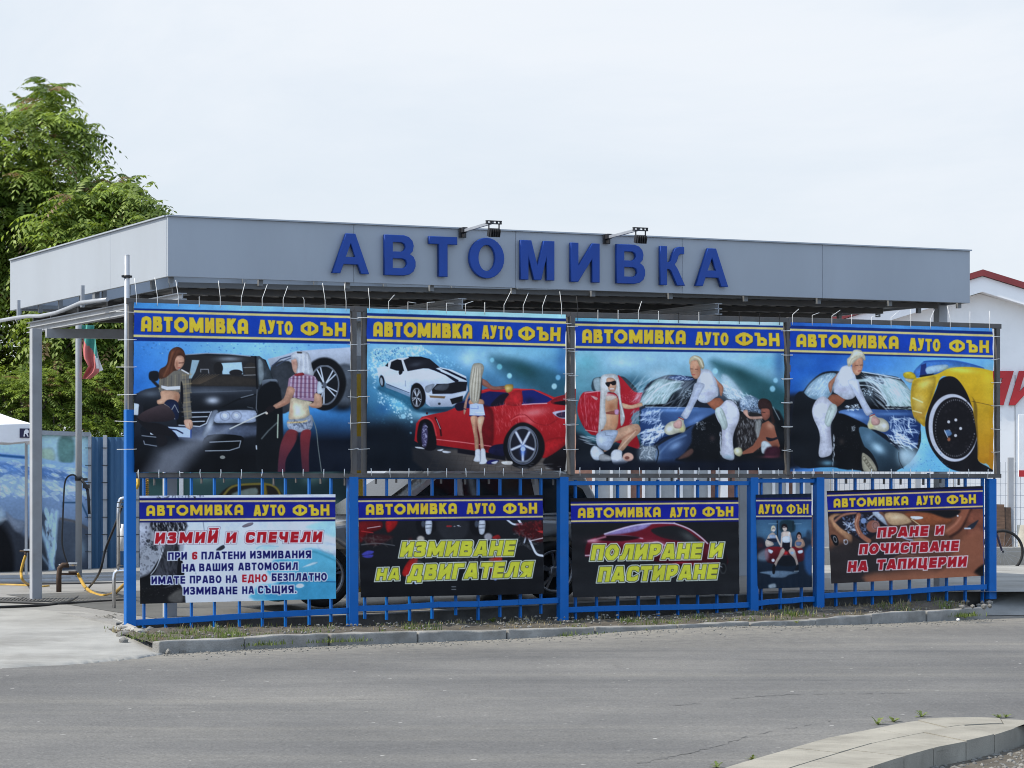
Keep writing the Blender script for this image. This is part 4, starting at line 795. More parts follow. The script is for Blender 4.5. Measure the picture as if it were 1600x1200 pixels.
    c.P([(740, 480), (790, 560), (800, 760), (806, 1010), (780, 1040), (760, 560)], (26, 24, 28), 8, .4)
    for i in range(60):
        a = i*2*math.pi/60
        x, y = 588+186*math.cos(a), 772+264*math.sin(a)
        if x < 770: c.E(x, y, 6, 8, (120, 118, 120), 0, 2, .4+.5*c.rng.random())
    c.S([(420, 520), (700, 520), (760, 1000), (480, 960)], 70, 4, 26, (50, 46, 50), .5)
    for x, y in ((526, 714), (594, 696), (640, 776), (594, 842), (530, 800)): c.E(x, y, 14, 14, (196, 194, 196), 0, 3)
    c.P([(484, 800), (530, 790), (560, 826), (520, 850)], (96, 130, 170), 6); c.E(532, 878, 15, 18, (150, 96, 70), 0, 4); c.L([(486, 790), (520, 860)], 6, (210, 214, 220), 3)
    c.S([(200, 800), (480, 1000), (560, 1180), (100, 1190), (260, 1000)], 60, 4, 12, (54, 110, 150), .6); c.S([(200, 800), (480, 1000), (560, 1180), (100, 1190), (260, 1000)], 40, 3, 8, (190, 224, 238), .6)
    c.use(1220, 480, 4.444)
    header(c, 65, 1476, (105, 145), (128, 170), (148, 190, 15), (295, 334, 15), (322, 360),
           [(110, 185, 815, 200, 90, 'АВТОМИВКА'), (887, 213, 1105, 219, 90, 'АУТО'), (1170, 224, 1450, 230, 87, 'ФЪН')], ((34, 88, 168), (80, 140, 196)), (22, 66, 160))
    # her head rises over the blue band
    c.use(*A); c.P([(585, 100), (620, 42), (690, 44), (726, 100), (724, 140), (690, 110), (640, 140), (590, 190), (566, 190), (556, 130)], (208, 198, 172), 3)
    c.L([(600, 110), (650, 62), (700, 70)], 10, (236, 228, 206), 4, .7, True); c.L([(580, 180), (600, 130), (650, 100)], 6, (160, 140, 110), 3, .7, True)
    return c

NAVY = (26, 26, 92); REDT = (172, 28, 40)
def art_promo():
    c = Art(212, 766, 530, 950, seed=11); A = (205, 765, 6.486); Bc = (370, 765, 6.486)
    c.use(*A); c.P([(-60, -60), (2300, -60), (2300, 1300), (-60, 1300)], (192, 200, 212), 0, 1, False, ((300, 300), (500, 1100), (206, 214, 224)))
    c.P([(60, 330), (560, 330), (540, 560), (480, 900), (520, 1180), (60, 1180)], (150, 152, 158), 20, 1, False)
    c.P([(70, 900), (200, 830), (300, 690), (340, 560), (300, 440), (200, 400), (190, 340), (560, 340), (500, 500), (480, 720), (470, 1000), (300, 990), (60, 1010)], (70, 70, 76), 16, .9); c.P([(60, 340), (190, 336), (200, 480), (170, 560), (60, 600)], (176, 178, 188), 16)
    c.S([(190, 335), (560, 335), (520, 400), (420, 480), (220, 420)], 130, 5, 22, (24, 24, 28), .85, 2.4, 80, 40); c.S([(200, 335), (560, 335), (540, 520), (240, 480)], 60, 4, 14, (226, 228, 232), .7, 2.5, 80, 40)
    c.P([(60, 920), (180, 860), (260, 740), (280, 710), (250, 830), (190, 900), (380, 960), (300, 1000), (80, 1030)], (24, 24, 26), 6); c.L([(200, 860), (260, 780), (330, 600)], 9, (206, 208, 212), 4, .9, True); c.P([(60, 1020), (380, 990), (500, 960), (520, 1200), (60, 1200)], (30, 29, 30), 10)
    c.S([(80, 600), (300, 560), (240, 820), (80, 860)], 40, 5, 20, (60, 60, 66), .6, 1.4); c.S([(80, 360), (190, 360), (190, 560), (80, 560)], 14, 8, 20, (50, 50, 66), .7, 1.5); c.S([(150, 500), (280, 520), (260, 620), (150, 600)], 20, 8, 26, (30, 30, 36), .8, 1.5, 50, 60)
    c.S([(300, 600), (480, 560), (470, 900), (300, 900)], 60, 5, 22, (30, 30, 34), .7, 2.6, 80, 40); c.S([(100, 1000), (480, 960), (480, 1100), (120, 1120)], 30, 3, 12, (120, 116, 114), .5); c.P([(380, 1080), (520, 1000), (520, 1140), (400, 1140)], (126, 120, 112), 20, .7)
    c.P([(480, 690), (520, 720), (540, 860), (470, 880)], (24, 24, 28), 6); c.P([(860, 610), (930, 560), (950, 590), (900, 620)], (50, 50, 56), 6); c.L([(730, 330), (740, 410)], 7, (120, 124, 130), 4); c.L([(650, 780), (660, 870)], 5, (110, 112, 120), 3); c.B(900, 980, 120, 40, (170, 178, 188), .5)
    c.use(*Bc)
    c.P([(700, 380), (860, 320), (1010, 320), (1010, 480), (860, 430)], (150, 196, 204), 24, .9); c.P([(400, 700), (620, 620), (800, 600), (1010, 690), (1010, 1120), (180, 1120), (220, 980), (400, 940), (300, 820)], (86, 164, 188), 24, .95); c.P([(520, 900), (760, 860), (1010, 930), (1010, 1110), (300, 1110)], (62, 142, 176), 24, .8)
    c.P([(820, 540), (1010, 560), (1010, 660), (860, 620)], (196, 206, 218), 20, .8); c.L([(760, 630), (820, 640), (1000, 720)], 14, (60, 130, 150), 10, .7, True); c.P([(660, 790), (760, 740), (820, 735), (780, 760)], (200, 220, 230), 8, .9); c.E(640, 975, 42, 22, (206, 216, 226), -6, 5)
    c.P([(55, 370), (110, 340), (165, 334), (155, 360), (80, 384)], (120, 110, 116), 4); c.B(300, 590, 110, 26, (150, 200, 208), .7); c.L([(200, 600), (260, 570), (420, 575)], 8, (110, 150, 160), 6, .6, True); c.L([(430, 960), (520, 930), (1000, 935)], 10, (30, 76, 110), 5, .8, True); c.L([(360, 830), (600, 830)], 6, (140, 190, 200), 5, .6)
    c.use(190, 740, 4.324)
    W = (226, 228, 234); sh = (70, 70, 84)
    c.T(222, 398, 648, 392, 76, 'ИЗМИЙ', REDT, .27, .12, W, 7, None, out2=(96, 40, 50), ow2=9); c.T(700, 398, 775, 396, 72, 'И', REDT, .27, .12, W, 7, None, out2=(96, 40, 50), ow2=9); c.T(832, 394, 1352, 390, 74, 'СПЕЧЕЛИ', REDT, .27, .12, W, 7, None, out2=(96, 40, 50), ow2=9)
    for (x0, x1, y, tx, cl) in ((315, 442, 532, 'ПРИ', NAVY), (477, 512, 530, '6', REDT), (540, 838, 528, 'ПЛАТЕНИ', NAVY), (868, 1280, 522, 'ИЗМИВАНИЯ', NAVY),
                            (412, 500, 612, 'НА', NAVY), (525, 755, 608, 'ВАШИЯ', NAVY), (788, 1190, 602, 'АВТОМОБИЛ', NAVY),
                            (202, 430, 695, 'ИМАТЕ', NAVY), (462, 675, 690, 'ПРАВО', NAVY), (705, 782, 688, 'НА', NAVY), (815, 985, 682, 'ЕДНО', REDT), (1015, 1387, 674, 'БЕЗПЛАТНО', NAVY),
                            (418, 782, 766, 'ИЗМИВАНЕ', NAVY), (815, 895, 762, 'НА', NAVY), (922, 1182, 758, 'СЪЩИЯ.', NAVY)):
        c.T(x0, y, x1, y-3, 52, tx, cl, .215, 0, (206, 210, 220), 6)
    header(c, 118, 1450, (145, 140), (165, 160), (181, 178, 13), (307, 295, 13), (330, 321),
           [(165, 214, 825, 208, 72, 'АВТОМИВКА'), (893, 211, 1105, 208, 76, 'АУТО'), (1155, 210, 1405, 207, 76, 'ФЪН')], ((186, 190, 204), (204, 208, 222)), (26, 36, 128), (188, 170, 128), 2)
    c.S([(240, 142), (560, 142), (560, 166), (240, 166)], 22, 3, 9, (40, 40, 44), .8, 2); c.S([(120, 144), (1440, 142), (1440, 160), (120, 160)], 20, 3, 14, (140, 140, 150), .3, 3, 0, 20)
    return c

YEL = (196, 194, 58)
def art_engine():
    c = Art(554, 767, 856, 940, seed=13); c.use(540, 740, 4.444)
    c.P([(40, 100), (1440, 100), (1440, 900), (40, 900)], (34, 34, 38), 0, 1, False, ((700, 320), (700, 850), (24, 24, 27)))
    c.P([(90, 340), (240, 330), (250, 380), (160, 420), (100, 480)], (116, 22, 26), 10); c.P([(280, 330), (360, 326), (340, 380), (290, 410)], (150, 26, 26), 8); c.P([(120, 450), (200, 420), (330, 440), (200, 500)], (60, 26, 30), 14)
    c.L([(150, 380), (240, 366)], 5, (200, 180, 180), 2); c.L([(110, 400), (190, 412)], 5, (196, 60, 60), 3); c.L([(110, 495), (220, 485), (340, 500)], 6, (120, 120, 122), 3, .8, True); c.S([(110, 430), (330, 430), (330, 500), (110, 500)], 26, 3, 14, (90, 80, 76), .5, 3)
    for x in (560, 930):
        c.P([(x-70, 330), (x+50, 326), (x+60, 400), (x-40, 430)], (22, 22, 26), 8); c.P([(x-6, 330), (x+38, 328), (x+32, 414), (x-2, 416)], (190, 194, 202), 4); c.L([(x-4, 356), (x+34, 354)], 5, (90, 92, 100), 2); c.L([(x-4, 380), (x+34, 378)], 5, (90, 92, 100), 2); c.E(x-22, 350, 14, 24, (70, 76, 86), 0, 4)
    c.E(520, 455, 26, 22, (170, 160, 150), 0, 6); c.E(990, 440, 28, 26, (150, 146, 150), 0, 6); c.P([(1020, 440), (1060, 424), (1076, 450), (1030, 456)], (150, 36, 36), 4); c.P([(440, 600), (500, 590), (470, 680), (420, 716), (390, 690)], (170, 30, 28), 5); c.P([(1000, 590), (1080, 580), (1080, 610), (1010, 616)], (170, 40, 30), 5); c.B(1020, 670, 30, 30, (130, 30, 40), .8); c.B(450, 470, 14, 20, (130, 36, 36), .7)
    c.P([(640, 330), (840, 330), (820, 450), (680, 450)], (46, 46, 50), 16); c.L([(704, 366), (730, 366)], 12, (150, 40, 44), 3); c.S([(736, 360), (796, 360), (796, 370), (736, 370)], 8, 4, 7, (196, 196, 200), .8, 1.5, 0, 10)
    c.L([(1118, 318), (1160, 350), (1200, 354)], 13, (196, 200, 210), 3, 1, True); c.L([(1200, 322), (1250, 400), (1300, 510), (1330, 560), (1375, 572)], 15, (206, 210, 220), 3, 1, True); c.L([(1230, 380), (1252, 440), (1240, 480)], 10, (176, 180, 190), 3)
    c.P([(1160, 380), (1360, 330), (1370, 470), (1260, 450)], (66, 20, 24), 16); c.S([(1160, 340), (1360, 330), (1360, 440), (1180, 440)], 40, 4, 16, (130, 34, 38), .6, 1.6); c.P([(1330, 400), (1370, 396), (1370, 416)], (190, 56, 56), 4); c.L([(1290, 466), (1372, 448)], 7, (190, 180, 180), 3); c.S([(1160, 390), (1360, 390), (1340, 540), (1200, 500)], 30, 4, 14, (100, 100, 100), .5, 2)
    c.P([(112, 560), (150, 536), (196, 540), (184, 558), (130, 570)], (72, 72, 160), 4); c.P([(116, 572), (190, 562), (180, 584), (140, 586)], (66, 66, 150), 4)
    c.B(760, 560, 200, 60, (60, 60, 64), .6); c.S([(400, 590), (1100, 590), (1100, 620), (400, 620)], 24, 4, 16, (120, 110, 104), .4, 2); c.E(486, 757, 12, 12, (120, 140, 190), 0, 3); c.E(1040, 736, 10, 8, (90, 110, 150), 0, 3)
    for y in (786, 804): c.L([(736, y), (764, y)], 5, (130, 130, 130), 2)
    O = (206, 210, 190); I = (60, 60, 40)
    c.T(372, 474, 1165, 464, 106, 'ИЗМИВАНЕ', YEL, .25, .2, I, 4, None, gap=.08, out2=O, ow2=10)
    c.T(205, 660, 370, 654, 84, 'НА', YEL, .25, .2, I, 4, None, gap=.08, out2=O, ow2=10)
    c.T(424, 634, 1290, 610, 108, 'ДВИГАТЕЛЯ', YEL, .25, .2, I, 4, None, gap=.08, out2=O, ow2=10)
    header(c, 86, 1376, (155, 150), (172, 166), (186, 175, 12), (309, 293, 12), (331, 322),
           [(140, 212, 772, 204, 76, 'АВТОМИВКА'), (838, 206, 1040, 203, 76, 'АУТО'), (1093, 205, 1330, 202, 76, 'ФЪН')], ((26, 24, 30), (24, 22, 30)), (24, 34, 130), (190, 172, 120), 2)
    return c

def art_polish():
    c = Art(885, 770, 1161, 940, seed=15); c.use(860, 740, 4.444)
    c.P([(80, 120), (1360, 120), (1360, 900), (80, 900)], (30, 30, 32), 0, 1, False, ((700, 340), (700, 850), (40, 40, 42)))
    c.P([(240, 570), (262, 470), (370, 424), (520, 370), (700, 344), (860, 344), (960, 380), (1050, 440), (1110, 490), (1190, 520), (1226, 580), (1200, 640), (900, 640), (600, 590), (300, 580)], (112, 22, 38), 6, 1, True, ((600, 380), (600, 600), (70, 12, 24)))
    c.P([(372, 424), (560, 364), (700, 346), (640, 390), (500, 420)], (150, 140, 190), 8, .9); c.L([(376, 420), (560, 366), (720, 345), (860, 346)], 10, (206, 196, 216), 4, .9, True); c.L([(860, 346), (960, 384), (1040, 440), (1090, 486)], 10, (196, 176, 186), 3, .95, True)
    c.P([(700, 390), (820, 364), (900, 372), (980, 420), (1040, 480), (900, 470), (760, 440)], (34, 34, 36), 6); c.B(960, 440, 60, 26, (90, 92, 90), .7, 30); c.B(560, 470, 200, 34, (150, 40, 60), .7); c.L([(380, 430), (520, 432), (640, 452)], 8, (196, 160, 176), 4, .9, True); c.P([(340, 434), (520, 430), (620, 446), (500, 470), (330, 462)], (30, 10, 16), 8, .9)
    c.L([(262, 470), (380, 440)], 12, (206, 130, 146), 6, .8); c.B(300, 470, 40, 14, (226, 170, 180), .7); c.L([(244, 570), (330, 566)], 9, (216, 190, 196), 4, .9); c.P([(660, 480), (740, 470), (800, 490), (780, 560), (680, 560)], (176, 120, 130), 16, .6); c.L([(680, 490), (740, 474), (790, 500)], 8, (210, 180, 186), 4, .8, True); c.L([(820, 640), (900, 620), (1040, 634)], 12, (150, 30, 46), 5, .9, True); c.B(1130, 540, 50, 30, (150, 60, 76), .6)
    c.E(1200, 600, 26, 84, (26, 26, 28), 0, 5); c.E(1198, 660, 20, 34, (70, 70, 70), 0, 3, .8, ring=6); c.L([(1170, 640), (1190, 650)], 5, (150, 150, 150), 2)
    O = (206, 210, 190); I = (60, 60, 40)
    c.T(276, 496, 1040, 484, 108, 'ПОЛИРАНЕ', YEL, .25, .17, I, 4, None, gap=.08, out2=O, ow2=10); c.T(1095, 484, 1190, 482, 100, 'И', YEL, .25, .17, I, 4, None, out2=O, ow2=10)
    c.T(326, 650, 1150, 628, 104, 'ПАСТИРАНЕ', YEL, .25, .17, I, 4, None, gap=.08, out2=O, ow2=10)
    header(c, 142, 1312, (170, 165), (196, 184), (210, 197, 12), (326, 310, 12), (346, 334),
           [(190, 238, 768, 231, 71, 'АВТОМИВКА'), (830, 235, 1012, 231, 71, 'АУТО'), (1055, 231, 1270, 228, 70, 'ФЪН')], ((26, 24, 28), (24, 22, 26)), (24, 34, 138), (196, 176, 116), 2)
    return c

def art_trio():
    c = Art(1176, 764, 1276, 926, seed=17); c.use(1175, 760, 7.27)
    c.P([(-20, -20), (760, -20), (760, 1260), (-20, 1260)], (58, 90, 116), 0, 1, False, ((360, 420), (360, 900), (26, 38, 52)))
    c.B(160, 520, 140, 90, (84, 124, 150), .7); c.B(580, 500, 120, 90, (84, 126, 156), .7); c.P([(330, 400), (470, 400), (480, 520), (330, 520)], (30, 52, 60), 14, .9); c.L([(290, 400), (290, 620)], 14, (26, 34, 42), 5); c.L([(466, 400), (466, 500)], 10, (28, 40, 50), 5); c.L([(190, 432), (290, 430)], 6, (120, 150, 170), 4); c.L([(480, 432), (560, 430)], 6, (120, 150, 170), 4)
    c.P([(40, 600), (140, 610), (160, 780), (40, 790)], (36, 32, 42), 20, .9); c.B(100, 680, 30, 30, (70, 36, 44), .8); c.P([(560, 600), (660, 600), (660, 760), (560, 740)], (34, 40, 54), 16, .8)
    c.P([(150, 720), (260, 690), (380, 700), (540, 690), (590, 760), (580, 850), (400, 880), (180, 870)], (120, 28, 36), 8, 1, True, ((360, 700), (360, 880), (56, 20, 28))); c.P([(190, 720), (240, 740), (220, 770), (186, 750)], (196, 200, 206), 5); c.P([(520, 740), (570, 730), (574, 760), (530, 770)], (190, 196, 206), 5); c.E(382, 764, 22, 18, (176, 40, 46), 0, 4); c.B(382, 796, 30, 10, (190, 196, 200), .8); c.P([(330, 800), (480, 800), (500, 900), (300, 900)], (22, 26, 34), 12); c.E(240, 846, 18, 18, (196, 196, 200), 0, 5); c.P([(70, 770), (180, 720), (180, 840), (80, 840)], (150, 160, 170), 26, .6)
    c.P([(90, 980), (300, 960), (520, 980), (420, 1010), (360, 1040), (220, 1036), (200, 1010)], (110, 130, 148), 8, .9); c.P([(190, 1120), (260, 1104), (270, 1150), (200, 1160)], (150, 160, 166), 12); c.P([(600, 740), (680, 690), (680, 1000), (600, 940)], (50, 90, 136), 26, .8); c.E(640, 560, 26, 50, (44, 62, 80), 0, 12)
    s1 = (196, 178, 164)
    # left
    c.P([(190, 560), (230, 530), (260, 540), (280, 590), (270, 620), (240, 640), (250, 670), (200, 690), (160, 690), (150, 640), (170, 600)], s1, 4); c.P([(200, 560), (270, 560), (276, 600), (220, 610)], (150, 166, 190), 4); c.P([(166, 606), (280, 600), (280, 640), (240, 640)], (34, 40, 56), 5); c.L([(276, 570), (300, 630), (320, 670)], 18, s1, 4); c.E(246, 490, 24, 32, (200, 184, 172), 0, 3); c.P([(216, 520), (220, 464), (250, 450), (270, 470), (250, 474), (234, 500)], (196, 186, 160), 3); c.L([(236, 488), (262, 490)], 6, (50, 44, 48), 3)
    # right
    c.P([(490, 640), (530, 600), (580, 610), (600, 680), (540, 710), (490, 690)], (176, 140, 120), 4); c.P([(500, 640), (560, 640), (550, 680), (506, 680)], (96, 110, 136), 5); c.E(534, 576, 22, 32, (186, 146, 128), 0, 3); c.P([(505, 600), (508, 550), (534, 524), (560, 550), (562, 600), (548, 560), (522, 556)], (36, 26, 28), 4); c.L([(524, 572), (546, 572)], 5, (60, 40, 40), 2)
    # middle
    c.P([(372, 700), (330, 720), (300, 790), (262, 860), (246, 910), (270, 912), (300, 850), (366, 760)], (190, 168, 154), 4); c.P([(420, 700), (480, 720), (510, 820), (524, 900), (504, 910), (480, 830), (420, 760)], (186, 166, 154), 4); c.P([(236, 900), (264, 900), (258, 990), (232, 990)], (18, 20, 26), 4); c.P([(506, 900), (528, 900), (520, 960), (480, 974)], (22, 26, 34), 4); c.L([(478, 968), (526, 966)], 8, (150, 160, 166), 3)
    c.P([(350, 650), (430, 650), (440, 700), (400, 740), (350, 700)], (26, 28, 38), 4); c.L([(344, 540), (338, 620), (330, 690)], 20, (196, 176, 162), 4); c.L([(428, 540), (444, 620), (440, 690)], 20, (196, 176, 162), 4)
    c.P([(340, 530), (390, 516), (436, 530), (430, 600), (350, 600)], (198, 178, 164), 4); c.P([(350, 584), (424, 576), (430, 640), (352, 642)], (196, 206, 214), 4); c.L([(424, 530), (420, 580)], 8, (206, 212, 220), 3); c.E(374, 480, 26, 36, (196, 174, 160), 0, 3); c.P([(340, 490), (340, 446), (370, 430), (400, 450), (404, 500), (390, 470), (360, 462)], (34, 24, 28), 4); c.L([(356, 472), (386, 470)], 7, (34, 28, 30), 2); c.B(455, 762, 18, 14, (110, 170, 216), .8)
    header(c, 36, 690, (90, 85), (132, 128), (155, 152, 17), (338, 336, 17), (384, 380),
           [(75, 206, 345, 205, 114, 'АУТО'), (395, 204, 640, 202, 114, 'ФЪН')], ((22, 34, 50), (24, 36, 52)), (24, 38, 122), (190, 176, 140), 4)
    return c

def art_upholstery():
    c = Art(1286, 752, 1542, 918, seed=19); c.use(1285, 755, 6.154)
    c.P([(-20, -20), (1640, -20), (1640, 1040), (-20, 1040)], (120, 74, 54), 0, 1, False, ((1300, 300), (300, 800), (44, 36, 36)))
    c.P([(60, 330), (180, 300), (260, 400), (280, 600), (100, 620), (60, 500)], (176, 130, 96), 12); c.P([(60, 360), (120, 440), (230, 540), (300, 640), (80, 660)], (132, 88, 66), 16); c.P([(70, 640), (300, 560), (520, 560), (760, 640), (560, 960), (80, 970)], (50, 44, 44), 40, .95)
    c.P([(110, 340), (220, 300), (420, 280), (600, 290), (640, 400), (540, 480), (400, 560), (280, 500), (160, 420)], (34, 32, 40), 10); c.S([(180, 320), (480, 300), (560, 420), (380, 520), (240, 460)], 110, 4, 18, (120, 140, 176), .6, 1.8); c.S([(200, 380), (330, 330), (330, 470), (240, 480)], 26, 5, 16, (206, 214, 226), .85, 2)
    c.L([(120, 370), (200, 310), (320, 286)], 24, (150, 104, 84), 8, 1, True); c.L([(350, 310), (330, 400), (370, 500), (450, 560)], 44, (150, 96, 74), 6, 1, True); c.L([(342, 320), (322, 400), (356, 490)], 8, (206, 160, 130), 4, .8, True); c.E(490, 420, 66, 60, (140, 90, 74), 0, 6); c.E(510, 410, 36, 42, (150, 106, 96), 0, 4); c.E(512, 410, 24, 30, (90, 66, 64), 0, 3, .9, ring=5); c.E(395, 366, 26, 28, (120, 140, 176), 0, 4); c.L([(440, 350), (520, 300), (620, 380)], 14, (170, 176, 186), 4, .8, True)
    c.P([(480, 290), (560, 280), (640, 400), (600, 400)], (176, 184, 196), 8); c.L([(560, 285), (600, 320), (640, 400)], 26, (110, 74, 60), 6, 1, True); c.P([(600, 300), (700, 285), (810, 310), (860, 380), (720, 410), (640, 390)], (196, 160, 122), 8); c.B(720, 330, 70, 24, (224, 196, 160), .7)
    c.P([(800, 290), (1020, 280), (1200, 310), (1240, 380), (1080, 420), (920, 400), (840, 340)], (140, 80, 50), 14); c.P([(856, 322), (960, 326), (964, 346), (900, 354), (860, 344)], (206, 206, 204), 3); c.L([(860, 350), (940, 410)], 9, (190, 170, 130), 3); c.P([(900, 270), (1300, 260), (1300, 310), (1200, 340), (1040, 290)], (26, 24, 28), 14)
    c.L([(1210, 480), (1300, 420), (1350, 340), (1390, 270)], 90, (140, 84, 62), 14, 1, True); c.L([(1200, 460), (1280, 400), (1330, 330)], 20, (176, 116, 90), 10, .8, True); c.L([(1230, 520), (1330, 450), (1400, 330), (1430, 260)], 26, (60, 34, 28), 10, .9, True); c.P([(1430, 270), (1560, 250), (1560, 420), (1420, 560), (1380, 420)], (126, 74, 56), 20); c.P([(1400, 420), (1460, 380), (1500, 360), (1450, 440), (1400, 440)], (40, 44, 54), 6); c.L([(1370, 440), (1420, 440)], 14, (176, 186, 200), 4); c.E(1302, 318, 9, 9, (206, 200, 200), 0, 3)
    c.P([(1000, 470), (1200, 500), (1240, 560), (1000, 580)], (96, 62, 48), 20, .8); c.L([(760, 520), (820, 545), (930, 560)], 14, (150, 160, 180), 4, .9); c.P([(880, 540), (960, 530), (1050, 570), (900, 580)], (150, 110, 80), 10)
    c.P([(1320, 560), (1540, 460), (1550, 880), (1200, 920), (500, 960), (500, 900), (1100, 880)], (138, 86, 64), 30, .9); c.P([(700, 720), (860, 690), (1100, 720), (1000, 860), (760, 840)], (100, 66, 54), 30, .8); c.L([(700, 720), (800, 690), (960, 720)], 10, (130, 92, 76), 8, .8, True); c.P([(1460, 860), (1560, 780), (1560, 900)], (24, 18, 18), 16); c.B(900, 900, 200, 20, (160, 104, 80), .7); c.P([(500, 860), (1400, 850), (1400, 960), (500, 960)], (150, 96, 70), 30, .7)
    c.P([(80, 505), (130, 505), (156, 560), (150, 600), (120, 600), (90, 550)], (24, 24, 28), 3); c.E(122, 545, 14, 28, (150, 150, 150), -20, 2, .9, ring=5); c.E(226, 570, 18, 22, (170, 170, 176), 0, 3, .9, ring=8); c.E(210, 554, 8, 8, (170, 170, 176), 0, 3)
    O = (214, 196, 196)
    for (x0, y0, x1, y1, h, tx) in ((524, 432, 1012, 414, 98, 'ПРАНЕ'), (1080, 414, 1166, 412, 88, 'И'), (350, 592, 1304, 556, 98, 'ПОЧИСТВАНЕ'), (240, 756, 436, 748, 100, 'НА'), (522, 738, 1384, 706, 98, 'ТАПИЦЕРИИ')):
        c.T(x0, y0, x1, y1, h, tx, (164, 28, 40), .27, .12, O, 8, None, gap=.08)
    header(c, 42, 1540, (64, 24), (92, 52), (113, 68, 15), (263, 218, 15), (292, 248),
           [(105, 150, 830, 125, 88, 'АВТОМИВКА'), (907, 124, 1140, 117, 92, 'АУТО'), (1198, 116, 1478, 107, 90, 'ФЪН')], ((26, 26, 34), (30, 28, 40)), (26, 34, 126), (200, 172, 116), 4)
    return c

def art_foam():                    # far panel: foamed car, hand with a mitt
    c = Art(-240, 670, 150, 905, R=2.0, seed=21); c.use(0, 640, 3.752)
    c.P([(-1000, 0), (700, 0), (700, 1200), (-1000, 1200)], (150, 180, 190), 0, 1, False, ((100, 180), (100, 700), (110, 140, 176)))
    c.P([(360, 170), (440, 180), (430, 330), (360, 300)], (70, 104, 96), 14, .8); c.P([(240, 240), (320, 230), (330, 300), (240, 300)], (150, 170, 140), 16, .7)
    c.P([(-1000, 250), (-300, 230), (-40, 240), (180, 270), (360, 310), (520, 350), (540, 700), (530, 960), (-1000, 960)], (128, 160, 202), 10, 1, True, ((100, 320), (100, 900), (86, 96, 112)))
    c.P([(-1000, 320), (0, 310), (200, 330), (420, 380), (420, 420), (180, 400), (-1000, 400)], (74, 112, 168), 16, .8); c.L([(20, 268), (170, 282)], 16, (40, 80, 126), 5); c.B(100, 440, 160, 60, (150, 176, 206), .6)
    c.P([(-1000, 700), (-60, 640), (80, 650), (170, 740), (300, 830), (320, 950), (-1000, 960)], (40, 43, 50), 24, .9); c.P([(240, 620), (360, 640), (520, 700), (530, 960), (300, 960)], (56, 62, 72), 20, .8)
    c.E(-20, 900, 130, 250, (20, 21, 24), 0, 14); c.P([(60, 600), (110, 640), (170, 660), (150, 720), (100, 700)], (120, 130, 146), 10, .8)
    c.S([(-600, 260), (520, 340), (520, 520), (-600, 520)], 320, 4, 22, (206, 220, 232), .5, 2.2, 20, 60); c.S([(280, 600), (340, 600), (330, 950), (300, 930)], 60, 6, 22, (160, 190, 214), .8, 2.2, 85, 20); c.L([(250, 680), (290, 780), (320, 920)], 22, (146, 178, 206), 8, .9); c.L([(345, 600), (335, 760), (320, 920)], 20, (160, 190, 214), 8, .9); c.L([(240, 820), (320, 940)], 12, (120, 140, 160), 6, .8)
    c.L([(380, 570), (380, 545), (480, 545), (520, 640)], 8, (40, 70, 100), 4); c.L([(370, 640), (440, 655), (520, 700)], 14, (80, 80, 84), 5)
    c.E(0, 470, 26, 60, (176, 166, 146), 0, 10); c.E(10, 620, 40, 50, (150, 170, 184), 0, 14, .8); c.L([(-200, 700), (60, 640)], 16, (150, 160, 172), 8, .7); c.B(480, 820, 30, 60, (140, 166, 186), .5); c.N(.04, 5)
    return c

def art_night():                   # inner panel: dark teal with the arch of a car window
    c = Art(180, 660, 640, 960, R=1.6, seed=23); c.use(200, 735, 4.444)
    c.P([(-200, -400), (2100, -400), (2100, 1100), (-200, 1100)], (56, 84, 82), 0, 1, False, ((300, 0), (1500, 200), (26, 40, 44)))
    for i in range(26): c.B(c.rng.uniform(0, 1700), c.rng.uniform(-100, 260), 60, 40, (96, 126, 120) if i % 2 else (30, 50, 52), .5)
    c.P([(640, 180), (720, 110), (840, 90), (980, 92), (1060, 130), (1090, 260), (640, 260)], (36, 34, 30), 6); c.L([(680, 170), (740, 112), (860, 96), (990, 98), (1050, 130), (1080, 200)], 14, (120, 108, 50), 4, 1, True); c.L([(960, 100), (972, 200)], 26, (116, 100, 40), 6); c.P([(740, 160), (900, 120), (900, 180), (760, 200)], (130, 146, 140), 8, .8)
    c.P([(600, 250), (1200, 250), (1300, 800), (500, 800)], (110, 100, 50), 30, .9)
    return c
